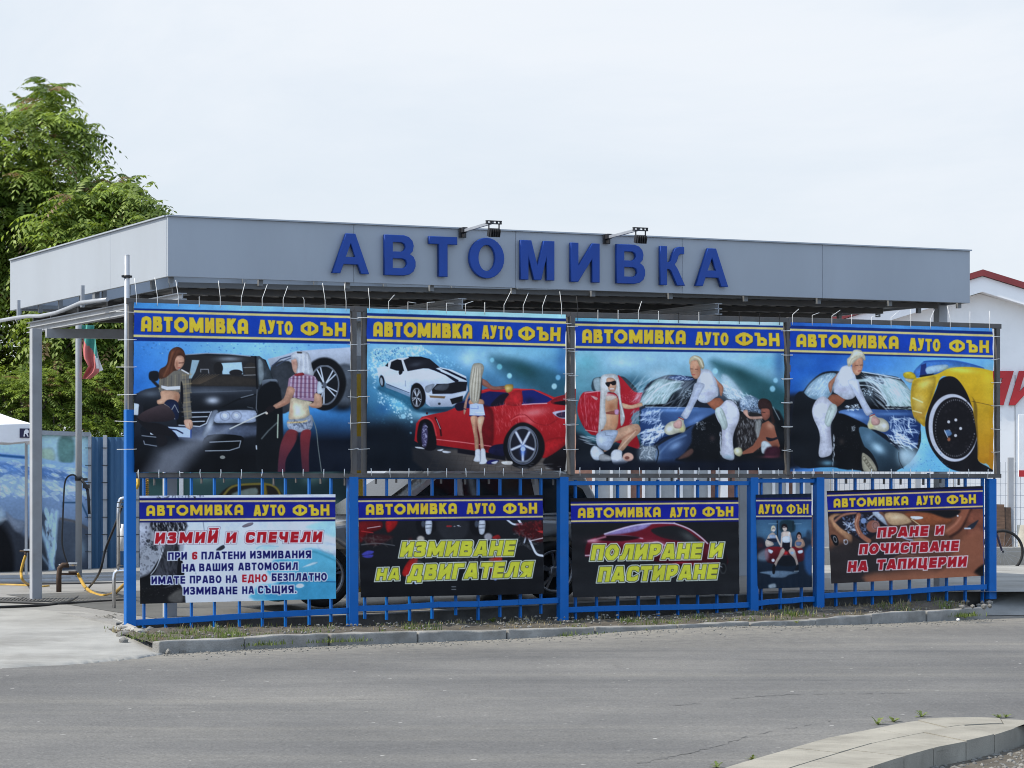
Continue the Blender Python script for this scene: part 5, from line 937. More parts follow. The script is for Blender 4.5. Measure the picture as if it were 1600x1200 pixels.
# ------------------------------------------------------------------ ground, road, yard
def road_material():
    m = bpy.data.materials.new('worn asphalt'); m.use_nodes = True; t = m.node_tree; b = t.nodes['Principled BSDF']
    c = nd(t, 'ShaderNodeTexCoord'); P = c.outputs['Object']
    big = nd(t, 'ShaderNodeTexNoise', Scale=.32, Detail=6.0, Roughness=.55); t.links.new(P, big.inputs['Vector'])
    mp_ = nd(t, 'ShaderNodeMapping'); mp_.inputs['Rotation'].default_value = (0, 0, -R(33)); mp_.inputs['Scale'].default_value = (.10, 1.1, 1); t.links.new(P, mp_.inputs[0])
    lane = nd(t, 'ShaderNodeTexNoise', Scale=.9, Detail=5.0, Roughness=.55); t.links.new(mp_.outputs[0], lane.inputs['Vector'])
    med = nd(t, 'ShaderNodeTexNoise', Scale=7., Detail=6.0, Roughness=.65); t.links.new(P, med.inputs['Vector'])
    fine = nd(t, 'ShaderNodeTexNoise', Scale=34., Detail=5.0, Roughness=.8); t.links.new(P, fine.inputs['Vector'])
    vor = nd(t, 'ShaderNodeTexVoronoi', Scale=42.); t.links.new(P, vor.inputs['Vector'])
    base = ramp(t, big.outputs['Fac'], [(.30, (.100, .099, .098)), (.50, (.128, .126, .122)), (.70, (.168, .163, .153))])
    ln = ramp(t, lane.outputs['Fac'], [(.30, (.74, .75, .77)), (.45, (.96, .96, .97)), (.55, (1, 1, 1)), (.70, (1.22, 1.20, 1.15))])
    m1 = nd(t, 'ShaderNodeMix', data_type='RGBA', blend_type='MULTIPLY'); m1.inputs[0].default_value = 1; t.links.new(base.outputs[0], m1.inputs[6]); t.links.new(ln.outputs[0], m1.inputs[7])
    md = ramp(t, med.outputs['Fac'], [(.3, (.88, .88, .88)), (.7, (1.1, 1.1, 1.1))])
    m2 = nd(t, 'ShaderNodeMix', data_type='RGBA', blend_type='MULTIPLY'); m2.inputs[0].default_value = 1; t.links.new(m1.outputs[2], m2.inputs[6]); t.links.new(md.outputs[0], m2.inputs[7])
    fn = ramp(t, fine.outputs['Fac'], [(.30, (.32, .32, .32)), (.47, (1, 1, 1)), (.55, (1, 1, 1)), (.72, (1.95, 1.92, 1.86))])
    m3 = nd(t, 'ShaderNodeMix', data_type='RGBA', blend_type='MULTIPLY'); m3.inputs[0].default_value = .9; t.links.new(m2.outputs[2], m3.inputs[6]); t.links.new(fn.outputs[0], m3.inputs[7])
    # pale chippings
    ch = ramp(t, vor.outputs['Color'], [(.955, (0, 0, 0)), (.975, (.9, .9, .9))]); m4 = nd(t, 'ShaderNodeMix', data_type='RGBA')
    t.links.new(ch.outputs[0], m4.inputs[0]); t.links.new(m3.outputs[2], m4.inputs[6]); m4.inputs[7].default_value = (.40, .39, .37, 1)
    # sandy dust that gathers along the kerb
    at = nd(t, 'ShaderNodeAttribute', attribute_name='dust')
    dn = nd(t, 'ShaderNodeMath', operation='MULTIPLY_ADD'); t.links.new(med.outputs['Fac'], dn.inputs[0]); dn.inputs[1].default_value = 2.2; dn.inputs[2].default_value = -.40
    dm = nd(t, 'ShaderNodeMath', operation='MULTIPLY'); dm.use_clamp = True; t.links.new(dn.outputs[0], dm.inputs[0]); t.links.new(at.outputs['Fac'], dm.inputs[1])
    m5 = nd(t, 'ShaderNodeMix', data_type='RGBA'); t.links.new(dm.outputs[0], m5.inputs[0]); t.links.new(m4.outputs[2], m5.inputs[6]); m5.inputs[7].default_value = (.235, .22, .188, 1)
    # hairline cracks
    wv = nd(t, 'ShaderNodeTexVoronoi', feature='DISTANCE_TO_EDGE', Scale=.42); wn = nd(t, 'ShaderNodeTexNoise', Scale=2.2, Detail=6.0, Roughness=.7); t.links.new(P, wn.inputs['Vector'])
    ad = nd(t, 'ShaderNodeMix', data_type='VECTOR'); ad.inputs[0].default_value = .33; t.links.new(P, ad.inputs[4]); t.links.new(wn.outputs['Color'], ad.inputs[5]); t.links.new(ad.outputs[1], wv.inputs['Vector'])
    ck = ramp(t, wv.outputs['Distance'], [(.0015, (1, 1, 1)), (.005, (0, 0, 0))]); cm = ramp(t, big.outputs['Fac'], [(.60, (0, 0, 0)), (.68, (.6, .6, .6))])
    cc = nd(t, 'ShaderNodeMath', operation='MULTIPLY'); t.links.new(ck.outputs[0], cc.inputs[0]); t.links.new(cm.outputs[0], cc.inputs[1])
    m6 = nd(t, 'ShaderNodeMix', data_type='RGBA'); t.links.new(cc.outputs[0], m6.inputs[0]); t.links.new(m5.outputs[2], m6.inputs[6]); m6.inputs[7].default_value = (.05, .05, .05, 1)
    t.links.new(m6.outputs[2], b.inputs['Base Color']); b.inputs['Roughness'].default_value = .88; b.inputs['Specular IOR Level'].default_value = .3
    hh = nd(t, 'ShaderNodeMath', operation='ADD'); t.links.new(fine.outputs['Fac'], hh.inputs[0]); t.links.new(vor.outputs['Distance'], hh.inputs[1])
    bp = nd(t, 'ShaderNodeBump', Strength=.55, Distance=.006); t.links.new(hh.outputs[0], bp.inputs['Height']); t.links.new(bp.outputs[0], b.inputs['Normal'])
    return m
M['road'] = road_material()

KT = [GP(x, y, z) for x, y, z in ((236, 1000, .135), (445, 990, .135), (595, 985, .13), (800, 981, .12), (1020, 977, .11), (1230, 967, .12), (1420, 954, .135), (1530, 948, .145))]   # rear top edge of the kerb
def polydist(p, pts):
    best = 1e9; bt = 0
    for i in range(len(pts)-1):
        a, b = pts[i].xy, pts[i+1].xy; d = b-a; t = max(0, min(1, (p-a).dot(d)/d.length_squared)); q = (p-a-d*t).length
        if q < best: best = q; bt = i+t
    return best, bt
def road_z(x, y):
    d, t = polydist(Vector((x, y)), KT)
    return .075*math.exp(-((t-4.3)/1.0)**2)*math.exp(-(max(0, d-.1)/.9)**2)
mb = MB(); dust = []
xs = [-16+.25*i for i in range(141)]; ys = [11+.2*i for i in range(120)]
for y in ys:
    for x in xs:
        d, t = polydist(Vector((x, y)), KT)
        mb.v.append(Vector((x, y, road_z(x, y) if d < 3 else 0)))
        dust.append(max(0, 1.15*math.exp(-(max(0, d-.12)/.95)**1.2)) if x > -5 else 0)
nx = len(xs)
for j in range(len(ys)-1):
    for i in range(nx-1): mb.smooth = True; mb.face((j*nx+i, j*nx+i+1, (j+1)*nx+i+1, (j+1)*nx+i))
road = struct('road', mb, M['road'])
a_ = road.data.attributes.new('dust', 'FLOAT', 'POINT'); a_.data.foreach_set('value', dust)
mb = MB(); mb.quad((-400, -40, -.02), (400, -40, -.02), (400, 900, -.02), (-400, 900, -.02)); struct('ground', mb, M['ground'])

YP = ((0, .155), (2.8, .18), (5.8, .27), (8.5, .33), (11.5, .29))
def YZ(L):
    for (a, za), (b, zb) in zip(YP[:-1], YP[1:]):
        if L <= b: return za+(zb-za)*max(0, L-a)/(b-a)
    return YP[-1][1]
mb = MB(); pl = MB()
Ls = [-30, -.1]+[i*.5 for i in range(0, 24)]+[30]
for a, b in zip(Ls[:-1], Ls[1:]):
    f0 = -.22 if a >= -.1 else -3.2
    mb.quad(FL(a, f0, YZ(a)), FL(b, f0, YZ(b)), FL(b, -34, YZ(b)), FL(a, -34, YZ(a)))
    if a >= -.1: pl.quad(FL(a, f0+.004, -.1), FL(b, f0+.004, -.1), FL(b, f0+.004, YZ(b)-.012), FL(a, f0+.004, YZ(a)-.012)); mb.quad(FL(a, f0, YZ(a)-.03), FL(b, f0, YZ(b)-.03), FL(b, f0, YZ(b)), FL(a, f0, YZ(a)))
mb.quad(FL(-.1, -3.2, -.1), FL(-.1, -.22, -.1), FL(-.1, -.22, YZ(0)), FL(-.1, -3.2, YZ(0)))
struct('yard', mb, M['yard'], fix=False); struct('plinth', pl, M['plinth'], fix=False)
wf = MB()  # dark sheet over the yard: wet concrete and painted canopy shade together
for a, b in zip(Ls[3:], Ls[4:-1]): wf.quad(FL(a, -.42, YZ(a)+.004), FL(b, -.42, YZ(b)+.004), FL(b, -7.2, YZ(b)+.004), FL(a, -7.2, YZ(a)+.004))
struct('wash_floor', wf, M['shade_wetfloor'], fix=False)

# apron that ramps from the yard to the road at the left
top = [DP(x, y, F*(EYE-.161)/(y-742)) for x, y in ((-420, 952), (0, 952), (120, 955), (165, 961), (212, 979))]
bot = [GP(x, y, .012) for x, y in ((-420, 1062), (0, 1042), (130, 1035), (215, 1027), (268, 1018))]
def lerp_poly(pts, t):
    k = t*(len(pts)-1); i = min(int(k), len(pts)-2); return pts[i].lerp(pts[i+1], k-i)
rnd = random.Random(3)
mb = MB(); nu, nv = 60, 20; mb.smooth = True
for j in range(nv+1):
    for i in range(nu+1):
        p = lerp_poly(top, i/nu).lerp(lerp_poly(bot, i/nu), j/nv)
        if i == nu: p = p+Vector((rnd.uniform(-.10, .06), rnd.uniform(-.05, .05), 0))
        if j == nv: p = p+Vector((0, rnd.uniform(-.05, .05), 0))
        p.z += .003*math.sin(i*.9+j)*rnd.random(); mb.v.append(p)
n0 = nu+1
for j in range(nv):
    for i in range(nu): mb.face((j*n0+i, j*n0+i+1, (j+1)*n0+i+1, (j+1)*n0+i))
base = len(mb.v)
for j in range(nv+1): q = mb.v[j*n0+nu]; mb.v.append(Vector((q.x+.05, q.y, -.02)))
for j in range(nv): mb.face((j*n0+nu, base+j, base+j+1, (j+1)*n0+nu))
base = len(mb.v)
for i in range(nu+1): q = mb.v[nv*n0+i]; mb.v.append(Vector((q.x, q.y-.04, -.01)))
for i in range(nu): mb.face((nv*n0+i, nv*n0+i+1, base+i+1, base+i))
struct('concrete_apron', mb, M['concrete'], fix=False)
def rock(mb, c, r, rn):
    i = len(mb.v); ico = [(0, 0, 1), (.89, 0, .45), (.28, .85, .45), (-.72, .53, .45), (-.72, -.53, .45), (.28, -.85, .45), (.72, .53, -.45), (-.28, .85, -.45), (-.89, 0, -.45), (-.28, -.85, -.45), (.72, -.53, -.45), (0, 0, -1)]
    sx, sy, sz = (r*rn.uniform(.7, 1.3) for _ in range(3))
    for x, y, z in ico:
        k = rn.uniform(.75, 1.15); mb.v.append(Vector(c)+Vector((x*sx*k, y*sy*k, z*sz*k*.7)))
    for f in ((0, 1, 2), (0, 2, 3), (0, 3, 4), (0, 4, 5), (0, 5, 1), (1, 6, 2), (2, 7, 3), (3, 8, 4), (4, 9, 5), (5, 10, 1), (6, 7, 2), (7, 8, 3), (8, 9, 4), (9, 10, 5), (10, 6, 1), (6, 11, 7), (7, 11, 8), (8, 11, 9), (9, 11, 10), (10, 11, 6)): mb.face(tuple(i+k for k in f))
mb = MB()
for _ in range(170):
    t = rnd.random(); e = [Vector(GP(150, 966, .13)), Vector(GP(200, 985, .09)), Vector(GP(236, 1003, .05)), Vector(GP(268, 1017, .02))]
    p = lerp_poly(e, t)+Vector((rnd.gauss(.04, .10), rnd.gauss(0, .16), rnd.uniform(-.01, .03))); rock(mb, p, rnd.uniform(.012, .055)*(1.3-t*.6), rnd)
for _ in range(26): p = GP(rnd.uniform(1478, 1552), rnd.uniform(930, 946), .2); rock(mb, p+Vector((0, 0, -.03)), rnd.uniform(.015, .055), rnd)
tag(ob('rubble', mb, M['stone']), 'crumbled concrete rubble at both ends of the fence', 'rubble', kind='stuff')

# kerb stones
def offset_line(pts, d):
    out = []
    for i, p in enumerate(pts):
        t = (pts[min(i+1, len(pts)-1)]-pts[max(i-1, 0)]); n = Vector((t.y, -t.x, 0)).normalized(); out.append(p+n*d)
    return out
def resample(pts, step):
    L = [0]
    for a, b in zip(pts[:-1], pts[1:]): L.append(L[-1]+(b-a).length)
    n = max(1, int(L[-1]/step)); out = []
    for k in range(n+1):
        s = L[-1]*k/n; i = 0
        while i < len(L)-2 and L[i+1] < s: i += 1
        out.append(pts[i].lerp(pts[i+1], (s-L[i])/(L[i+1]-L[i])))
    return out
KF = offset_line(KT, .13)
mb = MB(); kb, kf = resample(KT, .98), resample(KF, .98)
for i in range(len(kb)-1):
    a0, a1 = kb[i].lerp(kb[i+1], .008), kb[i].lerp(kb[i+1], .992); b0, b1 = kf[i].lerp(kf[i+1], .008), kf[i].lerp(kf[i+1], .992)
    h = rnd.uniform(-.012, .008); sh = Vector((rnd.uniform(-.01, .01), rnd.uniform(-.012, .012), h)); n = 6
    i0 = len(mb.v)
    for k in range(n+1):
        t = k/n
        for p in (a0.lerp(a1, t), b0.lerp(b1, t)): mb.v.append(p+sh+Vector((0, 0, rnd.uniform(-.016, .004))))
        f = b0.lerp(b1, t)+sh; mb.v.append(Vector((f.x, f.y, -.05))); r_ = a0.lerp(a1, t)+sh; mb.v.append(Vector((r_.x, r_.y, -.05)))
    for k in range(n):
        q = i0+k*4; mb.face((q, q+1, q+5, q+4)); mb.face((q+1, q+2, q+6, q+5)); mb.face((q+3, q, q+4, q+7))
    mb.face((i0, i0+3, i0+2, i0+1)); q = i0+n*4; mb.face((q, q+1, q+2, q+3))
struct('kerb', mb, M['kerb'], bevel=.014)

# verge soil between kerb and fence
SOIL = ((0, .09), (2.8, .045), (5.8, .06), (8.3, .13), (9.3, .15), (11.2, .22), (12.5, .22))
def soil_z(L):
    for (a, za), (b, zb) in zip(SOIL[:-1], SOIL[1:]):
        if L <= b: return za+(zb-za)*max(0, (L-a))/(b-a)
    return SOIL[-1][1]
mb = MB(); n = 150; m_ = 14; mb.smooth = True
kbr = resample(KT, (KT[-1]-KT[0]).length/ n*1.01)
n = len(kbr)-1
for i, k in enumerate(kbr):
    L = max(-.35, (k-A0).dot(U)+ .35*(1-i/n)*0)
    b = FL(max(-.25, L), -.24, soil_z(L))
    for j in range(m_+1):
        t = j/m_; p = k.lerp(b, t); p.z = (k.z-.035)*(1-t)+b.z*t+rnd.uniform(-.012, .014)+.02*math.sin(t*math.pi); mb.v.append(p)
for i in range(n):
    for j in range(m_): q = i*(m_+1)+j; mb.face((q, q+1, q+m_+2, q+m_+1))
struct('verge', mb, M['soil'])

# traffic island in the lower right corner
IZ = .15
outer = [GP(x, y, IZ) for x, y in ((1020, 1245), (1131, 1200), (1187, 1183), (1300, 1151), (1409, 1129), (1456, 1122), (1530, 1121), (1600, 1124), (1720, 1132))]
inner = [GP(x, y, IZ) for x, y in ((1230, 1240), (1369, 1194), (1400, 1184), (1465, 1166), (1512, 1157), (1555, 1147), (1580, 1139), (1591, 1135), (1604, 1130))]
mb = MB(); no, ni = resample(outer, .02), resample(inner, .02)
def at(pts, t): k = t*(len(pts)-1); i = min(int(k), len(pts)-2); return pts[i].lerp(pts[i+1], k-i)
cuts = [0, .17, .30, .43, .55, .66, .77, .88, 1.0]; row = .46
for i in range(len(cuts)-1):
    for (r0, r1) in ((0, row), (row, 1)):
        t0, t1 = cuts[i]+.001+(.04 if r0 else 0)*(i > 0), cuts[i+1]-.001+(.04 if r0 else 0)*(i < len(cuts)-2); dz = rnd.uniform(-.005, .004)
        q = []; K = 5
        for k in range(K+1):
            t = t0+(t1-t0)*k/K; o_, i_ = at(no, t), at(ni, t)
            a, b = o_.lerp(i_, r0+.004*(r0 > 0)), o_.lerp(i_, r1-.004*(r1 < 1)); q.append((a+Vector((0, 0, dz)), b+Vector((0, 0, dz))))
        i0 = len(mb.v)
        for a, b in q: mb.v += [a, b, Vector((b.x, b.y, -.05)), Vector((a.x, a.y, -.05))]
        for k in range(K):
            e = i0+k*4; mb.face((e, e+1, e+5, e+4)); mb.face((e+1, e+2, e+6, e+5)); mb.face((e+3, e, e+4, e+7))
        mb.face((i0, i0+3, i0+2, i0+1)); e = i0+K*4; mb.face((e, e+1, e+2, e+3))
struct('traffic_island', mb, M['island'], bevel=.008)
mb = MB()
core = [at(no, i/20) for i in range(21)]+[at(ni, 1-i/20) for i in range(21)]
mb.v = [Vector((p.x, p.y, IZ-.03)) for p in core]; mb.face(tuple(range(len(core)))); struct('island_bedding', mb, M['soil'])
mb = MB(); e = [GP(x, y, .03) for x, y in ((1180, 1290), (1410, 1205), (1559, 1178), (1591, 1168), (1640, 1150), (1900, 1150), (1900, 1290))]
mb.v = e; mb.face(tuple(range(len(e)))); struct('gravel_bed', mb, M['soil'])
mb = MB()
for _ in range(420):
    p = GP(rnd.uniform(1420, 1680), rnd.uniform(1172, 1215), .03); rock(mb, p, rnd.uniform(.006, .022), rnd)
tag(ob('gravel', mb, M['stone']), 'loose grey gravel in the corner behind the kerb slabs', 'gravel', kind='stuff')
# loose grit along the far kerb
mb = MB()
for _ in range(900):
    t = rnd.random(); p = at(KF, t)+N*abs(rnd.gauss(.03, .3)); p.z = road_z(p.x, p.y)+.004; rock(mb, p, rnd.uniform(.004, .014), rnd)
for _ in range(500):
    p = at(kbr, rnd.random()).lerp(FL(rnd.uniform(0, 11), -.1, .12), rnd.random()*.8); p.z = max(.05, p.z); rock(mb, p, rnd.uniform(.006, .02), rnd)
tag(ob('grit', mb, M['stone']), 'loose grit scattered along the far kerb and verge', 'grit', kind='stuff')
# long crack across the road
for pts in ([(1000, 1193), (1060, 1180), (1110, 1168), (1170, 1151), (1215, 1140), (1262, 1133), (1300, 1126)], [(1040, 1103), (1075, 1100), (1100, 1098)], [(1140, 1092), (1230, 1085), (1420, 1083)]):
    pts = resample([GP(x, y, .003) for x, y in pts], .06); mb = MB(); pv = None
    for k, p in enumerate(pts):
        wd = rnd.uniform(.002, .011); j = Vector((rnd.uniform(-.02, .02), rnd.uniform(-.045, .045), 0)); p = p+j
        if pv and rnd.random() < .86: mb.quad(pv[0], p-Vector((0, wd, 0)), p+Vector((0, wd, 0)), pv[1])
        pv = (p-Vector((0, wd, 0)), p+Vector((0, wd, 0)))
    struct('road_crack', mb, M['black'], fix=False)

# ------------------------------------------------------------------ canopy
C0 = Vector(((262-800)/F*29.1, 29.1, 0)); LU, LB = 10.56, 6.66
def C(a, b, z): p = C0+U*a+W*b; return Vector((p.x, p.y, z))
FB, FT = 3.919, 4.576
canopy = thing('car_wash_canopy', 'long grey steel canopy with blue raised letters along its front fascia', 'canopy', C(5, 3, .2))
def apx(px):
    k = (px-800)/F; return (C0.y*k-C0.x)/(U.x-U.y*k)
def bpx(px):
    k = (px-800)/F; return (C0.x-C0.y*k)/(W.y*k-W.x)
cutf = [0]+[apx(x) for x in (553, 806, 1066, 1285)]+[LU]
for a, b in zip(cutf[:-1], cutf[1:]):
    mb = MB(); mb.box(C((a+b)/2, .02, (FB+FT)/2), (b-a)/2-.002, .02, (FT-FB)/2); ob('fascia_panel', mb, M['fascia'], canopy, .004)
cutl = [.042, bpx(173), LB]
for a, b in zip(cutl[:-1], cutl[1:]):
    for x in (.02, LU-.02):
        mb = MB(); mb.box(C(x, (a+b)/2, (FB+FT)/2), .02, (b-a)/2-.0015, (FT-FB)/2); ob('fascia_panel', mb, M['fascia'], canopy, .004)
mb = MB(); mb.box(C(LU/2, LB+.022, (FB+FT)/2), LU/2, .02, (FT-FB)/2); ob('fascia_panel', mb, M['fascia'], canopy, .004)
mb = MB()
for z in (FB+.05, FT-.06):
    mb.box(C(LU/2, .075, z), LU/2-.05, .03, .025); mb.box(C(.075, LB/2, z), .03, LB/2-.12, .025); mb.box(C(LU-.075, LB/2, z), .03, LB/2-.12, .025); mb.box(C(LU/2, LB-.06, z), LU/2-.05, .03, .025)
for i in range(11):
    x = .08+i*(LU-.16)/10; mb.box(C(x, .135, (FB+FT)/2-.06), .025, .025, (FT-FB)/2); mb.box(C(x, LB-.13, (FB+FT)/2-.06), .025, .025, (FT-FB)/2)
for i in range(1, 7):
    y = i*LB/7; mb.box(C(.135, y, (FB+FT)/2-.08), .025, .025, (FT-FB)/2); mb.box(C(LU-.135, y, (FB+FT)/2-.08), .025, .025, (FT-FB)/2)
ob('fascia_frame', mb, M['fascia_frame'], canopy)
mb = MB(); mb.box(C(LU/2, .0, FT+.008), LU/2+.012, .028, .008); mb.box(C(.0, LB/2+.02, FT+.008), .028, LB/2-.02, .008); mb.box(C(LU, LB/2+.02, FT+.008), .028, LB/2-.02, .008); ob('edge_trim', mb, M['fascia'], canopy)
# roof deck: trapezoid sheet, a little higher at the right
DZ = lambda a: 3.825+.115*a/LU
mb = MB(); x = .17; prof = []
while x < LU-.2: prof += [(x, 0), (x+.10, 0), (x+.13, .035), (x+.19, .035)]; x += .22
for (a, h), (b, g) in zip(prof[:-1], prof[1:]): mb.quad(C(a, .17, DZ(a)+h), C(b, .17, DZ(b)+g), C(b, LB-.17, DZ(b)+g), C(a, LB-.17, DZ(a)+h))
ob('roof_deck', mb, M['deck'], canopy, fix=False)
for b in (.165, LB-.165): mb = MB(); mb.prism([(.17, DZ(.17)-.012), (LU-.17, DZ(LU)-.012), (LU-.17, DZ(LU)+.045), (.17, DZ(.17)+.045)], Vector((C(0, b, 0).x, C(0, b, 0).y, 0)), U, Z, N*.004); ob('deck_flashing', mb, M['deck'], canopy)
for b in (.45, 1.7, 2.95, 4.2, 5.45, 6.3):
    mb = MB(); mb.bar(C(.2, b, DZ(.2)-.035), C(LU-.2, b, DZ(LU)-.035), .05, .066); ob('purlin', mb, M['purlin'], canopy)
for a in (.22, 3.6, 7.0):
    mb = MB(); z = DZ(a)-.07-.07
    mb.box(C(a, LB/2, z), .05, LB/2-.15, .006); mb.box(C(a, LB/2, z+.062), .05, LB/2-.15, .006); mb.box(C(a, LB/2, z+.028), .006, LB/2-.15, .03); mb.box(C(a, LB/2, z-.064), .05, LB/2-.15, .006); mb.box(C(a, LB/2, z-.034), .006, LB/2-.15, .028)
    ob('beam', mb, M['steel'], canopy)
mb = MB(); mb.bar(C(.1, .6, DZ(0)-.27), C(7.1, .6, DZ(7)-.27), .08, .12); mb.bar(C(.1, 5.3, DZ(0)-.27), C(7.1, 5.3, DZ(7)-.27), .08, .12); ob('beam', mb, M['steel'], canopy)
for a, b in ((.22, .6), (.22, bpx(56)), (LU-.07, .55), (LU-.25, 5.3), (5.3, 5.3)):
    mb = MB(); zt = DZ(a)-(.21 if a < 9 else .02); z0 = YZ(a)-.01; c = C(a, b, (zt+z0)/2)
    if abs(b-bpx(56)) < .01: c = C(.0, b, (zt+z0)/2)
    mb.box(c, .065, .065, (zt-z0)/2); col = ob('column', mb, M['steel'], canopy, .006)
    mb = MB(); mb.box(Vector((c.x, c.y, z0+.008)), .11, .11, .008); ob('base_plate', mb, M['steel'], col)
# rain pipe along the left side
def side(px, py, o=.16):
    """point on the plane o outside the left fascia"""
    b = C0-U*o; k = (px-800)/F; d = (b.x-b.y*k)/(W.y*k-W.x); Y = b.y+W.y*d
    return Vector((b.x+W.x*d, Y, EYE+(742-py)/F*Y))
mb = MB(); mb.tube([side(x, y) for x, y in ((-60, 512), (0, 501), (28, 496), (44, 494), (62, 494), (87, 489), (108, 481), (126, 473), (150, 470), (168, 468))], .024, 10); ob('rain_pipe', mb, M['galv'], canopy)
for x, y in ((29, 492), (129, 471)):
    mb = MB(); p = side(x, y, .14); mb.box(p+Vector((0, 0, .06)), .02, .02, .13); ob('pipe_bracket', mb, M['galv'], canopy)
mb = MB()
for x, y, h in ((150, 462, .1), (152, 470, .05)): p = side(x, y, -.05); mb.box(p, .03, .05, h/2)
ob('bracket', mb, M['fascia_frame'], canopy)

# raised letters on the fascia
GL = {
 'А': [[(0, 0), (.20, 0), (.29, .235), (.71, .235), (.80, 0), (1, 0), (.62, 1), (.38, 1)], [(.345, .40), (.655, .40), (.5, .80)]],
 'В': [[(0, 0), (.62, 0), (.80, .03), (.93, .11), (.99, .23), (.99, .35), (.93, .46), (.80, .535), (.90, .62), (.93, .75), (.89, .87), (.78, .96), (.62, 1), (0, 1)], [(.24, .16), (.58, .16), (.69, .20), (.74, .29), (.69, .39), (.58, .43), (.24, .43)], [(.24, .58), (.54, .58), (.65, .63), (.69, .71), (.65, .80), (.54, .84), (.24, .84)]],
 'Т': [[(.355, 0), (.645, 0), (.645, .83), (1, .83), (1, 1), (0, 1), (0, .83), (.355, .83)]],
 'М': [[(0, 0), (.21, 0), (.21, .70), (.40, 0), (.60, 0), (.79, .70), (.79, 0), (1, 0), (1, 1), (.70, 1), (.5, .30), (.30, 1), (0, 1)]],
 'И': [[(0, 0), (.24, 0), (.76, .64), (.76, 0), (1, 0), (1, 1), (.76, 1), (.24, .36), (.24, 1), (0, 1)]],
 'К': [[(0, 0), (.25, 0), (.25, .42), (.36, .42), (.45, .37), (.70, 0), (1, 0), (.70, .42), (.57, .54), (.66, .62), (.74, .78), (.82, .83), (.97, .83), (.97, 1), (.78, 1), (.62, .95), (.52, .82), (.44, .63), (.37, .58), (.25, .58), (.25, 1), (0, 1)]],
 'П': [[(0, 0), (.34, 0), (.34, .8), (.64, .8), (.64, 0), (1, 0), (1, 1), (0, 1)]],
}
GL['О'] = [[(.5+.5*math.cos(a), .5+.5*math.sin(a)) for a in [i*2*math.pi/28 for i in range(28)]], [(.5+.26*math.cos(a), .5+.34*math.sin(a)) for a in [i*2*math.pi/28 for i in range(28)]]]
def letter(name, ch, origin, w_, h_, au, az, an, depth, m, parent, shear=0, bev=.006):
    cu = bpy.data.curves.new('outline', 'CURVE'); cu.dimensions = '2D'; cu.fill_mode = 'BOTH'; cu.extrude = depth/2; cu.bevel_depth = bev; cu.bevel_resolution = 1
    for lp in GL[ch]:
        sp_ = cu.splines.new('POLY'); sp_.points.add(len(lp)-1); sp_.use_cyclic_u = True
        for p, (x, y) in zip(sp_.points, lp): p.co = (x*w_+shear*y*h_, y*h_, 0, 1)
    tmp = bpy.data.objects.new('outline', cu); scene.collection.objects.link(tmp)
    me = bpy.data.meshes.new_from_object(tmp.evaluated_get(bpy.context.evaluated_depsgraph_get()))
    bpy.data.objects.remove(tmp); bpy.data.curves.remove(cu)
    mt = Matrix((( au.x, az.x, an.x, origin.x), (au.y, az.y, an.y, origin.y), (au.z, az.z, an.z, origin.z), (0, 0, 0, 1)))
    me.transform(Matrix.Translation(-Vector(parent.location)) @ mt); me.materials.clear(); me.materials.append(m); me.name = name
    o = bpy.data.objects.new(name, me); scene.collection.objects.link(o); o.parent = parent
    return o
def CF(px, py, o): 
    b = C0+N*o; k = (px-800)/F; a = (b.y*k-b.x)/(U.x-U.y*k); p = b+U*a
    return a, Vector((p.x, p.y, EYE+(742-py)/F*p.y))
for ch, x0, x1, yt, yb in (('А', 519, 574.7, 364.9, 425.8), ('В', 600.5, 648, 367.5, 429), ('Т', 670, 712.6, 370, 431), ('О', 733, 786, 371.4, 433.6), ('М', 813, 864.3, 376, 436), ('И', 891.3, 935, 380, 439.5), ('В', 963, 1006.5, 382.3, 442), ('К', 1031, 1068, 385.3, 444.5), ('А', 1086.5, 1135.5, 388.2, 446)):
    a0_, p0 = CF(x0, yb, .045); a1_, p1 = CF(x1, yb, .045); h = (yb-yt)/F*(p0.y+p1.y)/2
    letter('sign_letter', ch, p0, a1_-a0_, h, U, Z, N, .042, M['letter'], canopy)
    mb = MB()

# floodlights on arms over the letters
for px, lab in ((722, 'black floodlight on a grey arm above the letter О of the sign'), (947, 'black floodlight on a grey arm above the second В of the sign')):
    a, p = CF(px, 364 if px < 800 else 374, .02)
    fl = thing('floodlight', lab, 'floodlight', p, 'floodlights over the sign')
    q = p+N*.80+Z*.055+U*.02
    mb = MB(); mb.box(p+N*.01, .045, .012, .055); mb.box(p+N*.05+Z*.03, .03, .04, .03); mb.box(p+N*.05-Z*.03, .012, .04, .025); ob('wall_bracket', mb, M['black'], fl, .004)
    mb = MB(); mb.bar(p+N*.06+Z*.02, q, .026, .034); ob('arm', mb, M['galv'], fl, .003)
    mb = MB(); c = q+N*.02; mb.box(c+Z*.012, .095, .016, .005); mb.box(c-Z*.018, .095, .016, .005)
    for s in (-.085, -.03, .04, .085): mb.box(c+U*s-Z*.003, .008, .014, .018)
    for s in (-.06, .066): mb.box(c+U*s-Z*.055, .004, .01, .04)
    ob('yoke', mb, M['black'], fl)
    mb = MB(); c = q+N*.02-Z*.118; tl = (Z*.96+N*.28).normalized(); nn = U.cross(tl); mb.box(c, .068, .03, .046, U, nn, tl)
    for k in range(5): mb.box(c+nn*(.045 if nn.dot(N) > 0 else -.045)+U*(-.056+k*.028), .004, .012, .042, U, nn, tl)
    hs_ = ob('lamp_housing', mb, M['black'], fl, .006)
    mb = MB(); mb.box(c-nn*(.037 if nn.dot(N) > 0 else -.037), .058, .003, .038, U, nn, tl); ob('lens', mb, M['glasspale'], hs_)

